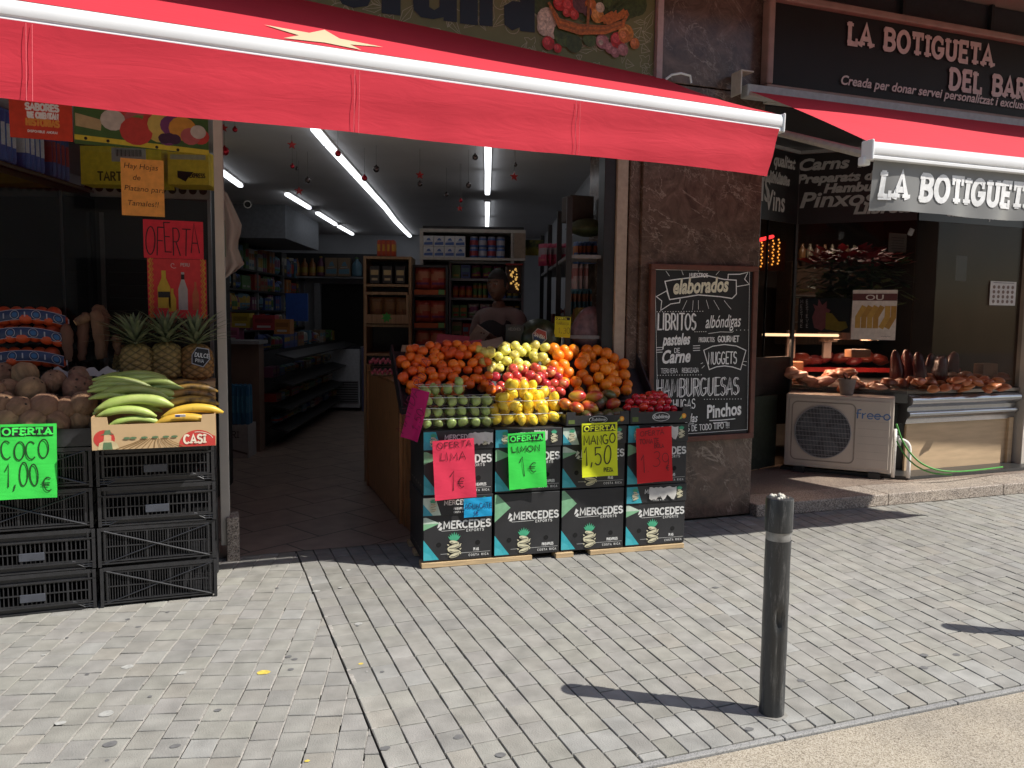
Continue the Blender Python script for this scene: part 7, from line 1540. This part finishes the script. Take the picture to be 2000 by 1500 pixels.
mb.build('shelf_wires', flat((.045, .045, .045), .5), rk)['kind'] = 'stuff'; mb = MB(); mb.box((-.34, .2, zt/2-.1), (.03, .03, zt-.3)); mb.build('inner_rail', flat((.10, .10, .10), .4), rk)
for i, (px0, py0, px1, py1, c, lab) in enumerate(((156, 284, 316, 362, (.85, .68, .05), 'large yellow carton on top of the steel cabinet'), (327, 296, 408, 361, (.80, .58, .05), 'smaller yellow carton on the cabinet beside the orange note'))):
    a, b = ID(px0, py0, 6.15), ID(px1, py1, 6.15); w_ = (b-a).dot(IBX); t = T('yellow_carton', lab, 'carton', (a+b)/2-Vector((0, 0, (a.z-b.z)/2)), IROT); h_ = a.z-b.z; t.location.z = b.z
    mb = MB(); mb.box((0, .15, h_/2), (w_, .3, h_)); mb.build('body', flat(c, .7), t); mb = MB()
    if i == 0: mb.box((.06, -.002, h_*.78), (.25, .003, .10)); mb.build('white_label', flat((.5, .5, .48)), t); mb = MB(); [mb.box((-.03+.0095*k, -.0045, h_*.78+.012), ((.003, .005, .002)[k % 3], .002, .05)) for k in range(20)]; mb.build('bar_marks', INK, t)['kind'] = 'stuff'; mb = MB(); strokes(mb, 'TARTA', -.17, .03, .06, .012, -.002); mb.build('lettering', flat((.10, .08, .01)), t)
    else: mb.face([(-.08, .05), (-.02, .02), (.0, .05), (.04, .09), (-.08, .1)], -.002); mb.build('black_mark', INK, t); mb = MB(); strokes(mb, 'EXPRESS', .01, .05, .03, .006, -.003, sx=.8); mb.build('lettering', INK, t); mb = MB(); mb.box((0, -.002, .2), (.26, .002, .035)); mb.build('pale_band', flat((.5, .45, .3)), t)
def wposter(px0, py0, px1, py1, v, col, name, lab, cat='poster'):
    a, b = V(px0, py0, v), V(px1, py1, v); w_, h_ = b.x-a.x, a.z-b.z; t = T(name, lab, cat, ((a.x+b.x)/2, v, b.z)); mb = MB(); mb.box((0, 0, h_/2), (w_, .002, h_)); mb.build('sheet', flat(col, .6), t); return t, w_, h_
t, w_, h_ = wposter(16, 175, 143, 277, 5.238, (.58, .05, .02), 'poster', 'red poster with white and orange capitals at the top of the window'); O_ = flat((.70, .28, .05))
for k, (s, m, hh) in enumerate((('SABORES', PAPERW, .115), ('QUE CUENTAN', PAPERW, .095), ('HISTORIAS', O_, .115))):
    mb = MB(); H2 = h_*hh*1.15; sx = .52*w_/swidth(s, H2, .14); strokes(mb, s, -.24*w_, h_*(.62-.165*k), H2, .011, -.0015, sp=.14, sx=sx); mb.build('lettering', m, t)
mb = MB(); strokes(mb, 'DISPONIBLE AHORA!', -.22*w_, h_*.14, h_*.045, .003, -.0015, sp=.2, sx=.47*w_/swidth('DISPONIBLE AHORA!', h_*.045, .2)); mb.build('lettering', PAPERW, t)
t, w_, h_ = wposter(143, 196, 408, 300, 5.234, (.05, .12, .03), 'poster', 'wide fruit poster with a yellow band across the top of the window'); mb = MB(); sl = (V(408, 310, 5.234).z-V(143, 275, 5.234).z)*0
mb.face([(-w_/2, .0+h_*.22), (w_/2, h_*.0+.02), (w_/2, -.01), (-w_/2, h_*.10)], -.0015); mb.build('yellow_band', flat((.60, .48, .04)), t); mb = MB(); mb.face([(-w_*.49, h_*.72), (-w_*.3, h_*.60), (-w_*.31, h_*.35), (-w_*.49, h_*.42)], -.0015); mb.build('wooden_plaque', flat((.42, .32, .16)), t)
FR = [flat(c, .6) for c in ((.50, .05, .04), (.42, .10, .10), (.55, .26, .04), (.55, .42, .10), (.16, .04, .14), (.14, .24, .05), (.50, .46, .40), (.05, .02, .05))]; mb = MB(); r2 = random.Random(5)
for k, (x, z, rr, m) in enumerate([(-.12+.06*i+r2.uniform(-.02, .02), .45+r2.uniform(-.15, .3), r2.uniform(.04, .07), (0, 1, 5, 0, 3, 4, 2, 6, 2)[i % 9]) for i in range(10)]+[(-.22, .62, .06, 6), (-.05, .4, .08, 0), (.14, .6, .07, 3), (.22, .6, .06, 4), (.30, .55, .07, 2), (.36, .38, .05, 1), (.20, .30, .03, 7), (.24, .28, .03, 7), (.42, .5, .04, 6), (.16, .28, .03, 7)]):
    mb.face([(x*w_+rr*1.1*cos(a*.45), z*h_+rr*sin(a*.45)) for a in range(14)], -.0016-.0002*k, m)
mb.build('fruit_picture', FR, t); mb = MB()
for x in (-.42, -.26, .10, .26): mb.face(arc(x*w_, h_*(.155-.16*(x+.5)), .009, .009, 0, 330, 10), -.0022)
mb.build('round_marks', INK, t)
t, w_, h_ = wposter(235, 308, 322, 424, 5.225, (.85, .38, .08), 'notice', 'orange handwritten note taped inside the window', 'notice'); HND = flat((.05, .02, .01))
for s, x, z in (('Hay Hojas', -.44, .83), ('de', -.24, .63), ('Platano para', -.44, .44), ('Tamales!!', -.38, .18)): text(s, h_*.135, w_*x, h_*z, HND, t, -.002, shear=.15, off=-.0002, rot=R(-1.5))
t, w_, h_ = wposter(279, 428, 398, 507, 5.222, (.62, .02, .04), 'notice', 'red handwritten offer sign in the window above the bottle poster', 'notice'); mb = MB(); strokes(mb, 'OFERTA', -.47*w_, h_*.12, h_*.74, .006, -.002, jit=1, rg=random.Random(4), sp=.1, sx=.9*w_/swidth('OFERTA', h_*.74, .1)); mb.build('lettering', flat((.03, .005, .01)), t)
t, w_, h_ = wposter(287, 504, 405, 622, 5.228, (.55, .03, .035), 'poster', 'red poster of three bottles with yellow zigzag borders in the window')
for sx in (-1, 1): mb = MB(); mb.ribbon([(sx*(w_*.44+.012*(k % 2)), h_*k/22) for k in range(23)], .009, -.0015); mb.ribbon([(sx*(w_*.40+.012*(k % 2)), h_*k/22) for k in range(23)], .004, -.0017); mb.build('zigzag_border', flat((.52, .24, .03)), t); mb = MB()
def bott(x, w2, z0, z1, mi): mb.face([(x-w2, z0), (x+w2, z0), (x+w2, z0+(z1-z0)*.55), (x+w2*.35, z0+(z1-z0)*.8), (x+w2*.35, z1), (x-w2*.35, z1), (x-w2*.35, z0+(z1-z0)*.8), (x-w2, z0+(z1-z0)*.55)], -.002, mi)
bott(-.075, .035, .06, h_*.80, 0); bott(.03, .026, .05, h_*.78, 1); bott(.10, .018, .05, h_*.62, 2); bott(-.03, .02, .04, h_*.5, 0)
mb.box((-.075, -.003, .14), (.066, .001, .035), 3); mb.box((.03, -.003, h_*.70), (.018, .001, .03), 3); mb.build('bottle_picture', [flat((.5, .35, .03)), flat((.38, .36, .36)), flat((.42, .10, .04)), INK], t); mb = MB(); mb.ribbon([(.0-.02+(.002+.0022*k)*cos(k*.6), h_*.9+(.002+.0022*k)*sin(k*.6)) for k in range(10)], .003, -.002); strokes(mb, 'PERU', .02, h_*.88, .018, .003, -.002); mb.build('lettering', flat((.5, .4, .4)), t)
# ================================================================== CHALKBOARD
BV = 5.105
ca_, cb_ = V(1268, 514, BV), V(1473, 856, BV)
BW, BH = .925, ca_.z-cb_.z
bd = T('chalkboard', 'black chalkboard in a red brown frame lettered with meat dishes on the marble pillar', 'chalkboard', ((ca_.x+cb_.x)/2+.012, 5.12, cb_.z), rot=(0, R(-.55), 0)); BO = bd.location.copy()
mb = MB(); mb.box((0, .01, BH/2), (BW-.05, .015, BH-.05)); mb.build('slate', mat('slate_black', (.013, .013, .014), .6, .35, 5), bd)
M_BF = mat('red_brown_frame', (.13, .042, .026), .5, .25, 14, bump=.15)
for nm, c, dd in (('frame_rail', (0, 0, .018), (BW, .035, .04)), ('frame_rail', (0, 0, BH-.018), (BW, .035, .04)), ('frame_stile', (-BW/2+.02, 0, BH/2), (.04, .034, BH-.078)), ('frame_stile', (BW/2-.02, 0, BH/2), (.04, .034, BH-.078))):
    mb = MB(); mb.box(c, dd); mb.build(nm, M_BF, bd, bevel=.004)
CHK = mat('chalk', (.88, .88, .86), .9, .15, 60); CHY = mat('cream_chalk', (.8, .76, .58), .9, .2, 60)
def bz(x, y): q = V(1200+.3865*x, 320+.3865*y, 5.12); return q.x-BO.x, q.z-BO.z
SC = .3865/FPX*6.12      # zoom unit to metres on the board
mb = MB(); YB = -.0005
def bl(pts, w=.006, m=None): (m or mb).ribbon([bz(*p) for p in pts], w, YB)
bl([(212, 532), (690, 545), (672, 1345), (222, 1372), (212, 532)], .003)
bl([(262, 592), (300, 585), (360, 578), (480, 566), (560, 585), (622, 590), (622, 660), (600, 682), (540, 672), (430, 662), (340, 676), (285, 684), (262, 592)], .008)
bl([(285, 684), (270, 640), (218, 668), (245, 690), (240, 738), (290, 706), (335, 700), (338, 682)], .007); bl([(580, 585), (582, 560), (640, 560), (682, 550), (664, 585), (688, 612), (625, 622)], .007)
for p in (((268, 540), (285, 565)), ((345, 532), (355, 560)), ((430, 530), (432, 545)), ((540, 540), (520, 562)), ((372, 690), (350, 735)), ((404, 690), (400, 738)), ((430, 690), (430, 735)), ((470, 688), (482, 732)), ((508, 690), (535, 738)), ((560, 692), (595, 736))): bl(p, .0035)
def dots(x0, x1, y, n):
    for i in range(n): x = x0+(x1-x0)*i/(n-1); bl([(x, y), (x+3, y)], .005)
dots(220, 450, 745, 18); dots(410, 465, 848, 6); dots(220, 440, 1066, 17); dots(455, 640, 1190, 14); dots(620, 680, 842, 4)
for y in (926, 938, 950): bl([(216, y), (246, y-1)], .005)
for y in (919, 931, 943): bl([(402, y), (436, y-1)], .005)
bl([(455, 942), (500, 922), (560, 914), (620, 922), (668, 945), (640, 1042), (600, 1028), (560, 1022), (520, 1026), (482, 1040), (455, 942)], .007)
for p in (((450, 1005), (440, 1010)), ((458, 1020), (445, 1032)), ((650, 1015), (668, 1022)), ((655, 1000), (672, 1002))): bl(p, .004)
bl([(480, 858), (540, 850), (600, 852), (606, 846)], .004); bl([(482, 1298), (540, 1296), (610, 1290)], .007); bl([(500, 1310), (570, 1306)], .005); bl([(330, 1318), (402, 1312)], .004)
def bs(s, x, y, w, h, wd, jit=.25, sp=.14, rot=0.0, m=None):
    a = bz(x, y); H_ = h*SC; strokes(m or mb, s, a[0], a[1], H_, wd*1.3, YB-.0006, sp=sp, jit=jit, sx=w*SC/swidth(s, H_, sp), rot=rot)
bs('NUESTROS', 385, 570, 105, 17, .0045); bs('LIBRITOS', 222, 836, 212, 78, .0085); bs('LIBRITOS', 226, 833, 212, 72, .0025); bs('DE', 306, 952, 30, 21, .004); bs('PRODUCTOS', 430, 900, 90, 22, .0035); bs('GOURMET', 527, 900, 122, 28, .0065)
bs('NUGGETS', 476, 1012, 166, 58, .007); bs('TERNERA', 238, 1056, 92, 22, .003); bs('REBOZADA', 344, 1054, 94, 22, .003)
bs('HAMBURGUESAS', 212, 1178, 470, 88, .0055, .3); bs('HAMBURGUESAS', 219, 1173, 470, 82, .0035, .3)
bs('PECHUGAS', 232, 1240, 196, 46, .006); bs('OS DE TODO TIPO !!!', 350, 1352, 265, 28, .0045, rot=R(1.5))
mb.build('chalk_lettering', CHK, bd)
def bt(s, x, y, w, size, m, off=.002, shear=.3, rot=0.0):
    a = bz(x, y); cu = text(s, 1.0, 0, 0, m, bd, name='x'); xs = [v.co.x for v in cu.data.vertices]; ww = max(xs)-min(xs); bpy.data.objects.remove(cu)
    S_ = size*SC; text(s, S_, a[0], a[1], m, bd, YB-.001, off=off*1.4/S_*S_, shear=shear, rot=rot, sx=w*SC/(ww*S_), name='chalk_lettering')
bt('elaborados', 300, 655, 308, 100, CHY, .004, .25, R(3)); bt('albóndigas', 462, 830, 202, 88, CHK, .001, .35, R(2)); bt('pasteles', 247, 915, 146, 76, CHK, .003, .3, R(2)); bt('Carne', 238, 1006, 156, 88, CHK, .003, .3, R(2)); bt('empanadas', 255, 1310, 180, 62, CHK, .001, .25); bt('Pinchos', 466, 1285, 198, 92, CHK, .003, .05, R(3))
# ================================================================== SHOPKEEPER
def skin(name, nodes, edges, m, parent, sub=2, root=0):
    me = bpy.data.meshes.new(name); me.from_pydata([n[0] for n in nodes], edges, []); me.materials.append(m); o = link(name, me, parent)
    o.modifiers.new('skin', 'SKIN'); lay = me.skin_vertices[0].data
    for i, n in enumerate(nodes):
        r = n[1]; lay[i].radius = r if isinstance(r, tuple) else (r, r); lay[i].use_root = (i == root)
    s = o.modifiers.new('sub', 'SUBSURF'); s.levels = sub; s.render_levels = sub; 
    o.modifiers['skin'].use_smooth_shade = True
    return o
PD = 6.4
pr = T('person', 'man with short dark hair in a dark vest and short sleeves behind the fruit', 'person', IN(px2x(972, PD), PD, 0.0), IROT-R(38)); pr.location.z = .03
M_SKIN = mat('skin', (.13, .065, .042), .5, .1, 12); M_HAIR = flat((.012, .010, .009), .6); M_SHIRT = mat('shirt', (.20, .15, .14), .85, .1, 9); M_VEST = mat('vest', (.018, .018, .02), .8, .2, 9)
Nn = []; E_ = []
def nd(p, r, par=None):
    Nn.append((p, r)); 
    if par is not None: E_.append((par, len(Nn)-1))
    return len(Nn)-1
pel = nd((0, 0, .98), (.15, .11)); wa = nd((0, 0, 1.14), (.135, .10), pel); ch = nd((0, .0, 1.36), (.155, .115), wa); up_ = nd((0, .01, 1.50), (.12, .09), ch); nk = nd((0, 0, 1.585), .055, up_); nk2 = nd((0, -.015, 1.65), .052, nk)
for s in (-1, 1):
    sh_ = nd((s*.19, .01, 1.50), .062, up_)
    if s > 0: el = nd((s*.235, -.02, 1.22), .046, sh_); wr = nd((s*.14, -.24, 1.33), .031, el); pm_ = nd((s*.12, -.31, 1.37), (.036, .018), wr); F_ = [((-.03, -.05, .02), .0), ((-.012, -.065, .03), .0), ((.008, -.065, .032), .0), ((.026, -.055, .028), .0)]
    else: el = nd((s*.25, .0, 1.22), .046, sh_); wr = nd((s*.20, -.25, 1.20), .031, el); pm_ = nd((s*.18, -.33, 1.21), (.036, .018), wr); F_ = [((-.028, -.06, .0), .0), ((-.01, -.075, .0), .0), ((.01, -.073, .0), .0), ((.028, -.06, .0), .0)]
    P0 = Vector(Nn[pm_][0])
    for (dx, dy, dz), _ in F_:
        a = nd(tuple(P0+Vector((dx, dy*.5, dz*.6))), .0095, pm_); b = nd(tuple(P0+Vector((dx, dy, dz))), .0085, a); nd(tuple(P0+Vector((dx*.9, dy-.014, dz-.022))), .0075, b)
    a = nd(tuple(P0+Vector((-s*.035, .02, .012))), .011, pm_); nd(tuple(P0+Vector((-s*.052, -.015, .022))), .009, a)
    hp_ = nd((s*.095, 0, .92), .095, pel); kn = nd((s*.10, -.01, .50), .06, hp_); an = nd((s*.10, .02, .09), .042, kn); nd((s*.11, -.12, .045), .035, an)
body = skin('body', Nn, E_, M_SKIN, pr)
# head with face
mb = MB()
def headf(p):
    x, y, z = p.x, p.y, p.z; k = 1.0
    if z < 0: x *= 1-.26*z*z; 
    if z < -.3: y += -.10*(-z-.3); x *= 1-.18*(-z-.3)
    if y < -.75 and z > -.2: y = -.75-(abs(y)-.75)*.6
    if y < 0:
        y -= .20*math.exp(-((x/.20)**2+((z+.18)/.17)**2)) + .07*math.exp(-((x/.34)**2+((z+.52)/.09)**2)) + .10*math.exp(-((x/.30)**2+((z+.85)/.16)**2)) + .06*math.exp(-((z-.24)/.10)**2)*(abs(x) < .7)
        for sx in (-1, 1): y += .10*math.exp(-(((x-sx*.38)/.16)**2+((z-.06)/.11)**2))
    return Vector((x, y, z))
mb.ball((0, 0, 0), (.078, .098, .122), 40, 32, fn=headf)
for sx in (-1, 1): mb.ball((sx*.079, .012, -.005), (.012, .022, .032), 10, 8)
hd = mb.build('head', M_SKIN, body, smooth=180, loc=(0, -.02, 1.755), rot=(0, 0, R(8)))
mb = MB()
for sx in (-1, 1): mb.ball((sx*.030, -.081, .008), (.0115, .009, .007), 10, 8)
mb.build('eyes', [flat((.30, .28, .27), .3)], hd, smooth=180)
mb = MB()
for sx in (-1, 1): mb.ball((sx*.030, -.0885, .008), (.005, .003, .005), 8, 6); mb.tube([(sx*.014, -.093, .026), (sx*.032, -.092, .032), (sx*.050, -.083, .026)], .004, 6)
mb.tube([(-.024, -.093, -.062), (0, -.100, -.060), (.024, -.093, -.062)], .0035, 6); mb.build('brows_and_lips', flat((.03, .015, .012), .6), hd)
mb = MB()
def hairf(p):
    q = headf(p); z = p.z; f = p.y < -.35
    lim = .30 if f else (-.12 if abs(p.x) > .6 and p.y < .1 else -.6)
    if z < lim: return q*.90
    t = .02*sin(p.x*19)*sin(p.y*17+z*9); return Vector((q.x*(1.07+t), q.y*(1.06+t), q.z*(1.08+t)+.02))
mb.ball((0, .002, 0), (.078, .098, .122), 40, 32, fn=hairf); mb.build('hair', M_HAIR, hd, smooth=180)
S_ = []; E2 = []
def n2(p, r, par=None):
    S_.append((p, r)); 
    if par is not None: E2.append((par, len(S_)-1))
    return len(S_)-1
a = n2((0, 0, .96), (.168, .128)); b = n2((0, 0, 1.14), (.15, .115), a); c = n2((0, 0, 1.36), (.17, .128), b); d_ = n2((0, .01, 1.515), (.128, .096), c); n2((0, .0, 1.575), .062, d_)
for s in (-1, 1): q = n2((s*.195, .01, 1.505), .074, d_); n2((s*(.232 if s > 0 else .235), -.01, 1.30), .066, q)
skin('shirt', S_, E2, M_SHIRT, body)
S_ = []; E2 = []
a = n2((0, 0, .95), (.195, .155)); b = n2((0, 0, 1.14), (.178, .145), a); c = n2((0, 0, 1.34), (.19, .16), b); d_ = n2((0, .012, 1.50), (.15, .13), c)
for s in (-1, 1): n2((s*.105, .015, 1.585), (.058, .105), d_)
skin('vest', S_, E2, M_VEST, body)
S_ = []; E2 = []; a = n2((0, 0, .98), (.158, .12))
for s in (-1, 1): q = n2((s*.095, 0, .90), .105, a); q = n2((s*.10, -.01, .5), .075, q); n2((s*.10, .02, .08), .06, q)
skin('trousers', S_, E2, flat((.02, .025, .04), .9), body)
o = MB().box((0, 0, 0), (.11, .02, .2)).build('paper_bag', flat((.36, .30, .24), .8), loc=ID(930, 662, 6.05), rot=(R(20), R(35), IROT)); tag(o, 'pale paper bag held up in front of the shopkeeper', 'bag')
# ================================================================== the other side of the street (seen only in reflections)
ob_ = T('apartment_block', 'pale apartment block across the street, mirrored darkly in the shop glass', 'building', (2, -8.0, 0))
mb = MB(); mb.box((0, -3, 4.2), (44, 6, 8.4)); mb.build('wall', mat('ochre_render', (.34, .29, .23), .9, .1, 2), ob_)
for i in range(11):
    for j in range(2): mb = MB(); mb.box((-20+4*i, .02, 1.6+3.0*j), (1.5, .08, 2.0)); mb.build('window', flat((.02, .022, .025), .25), ob_)
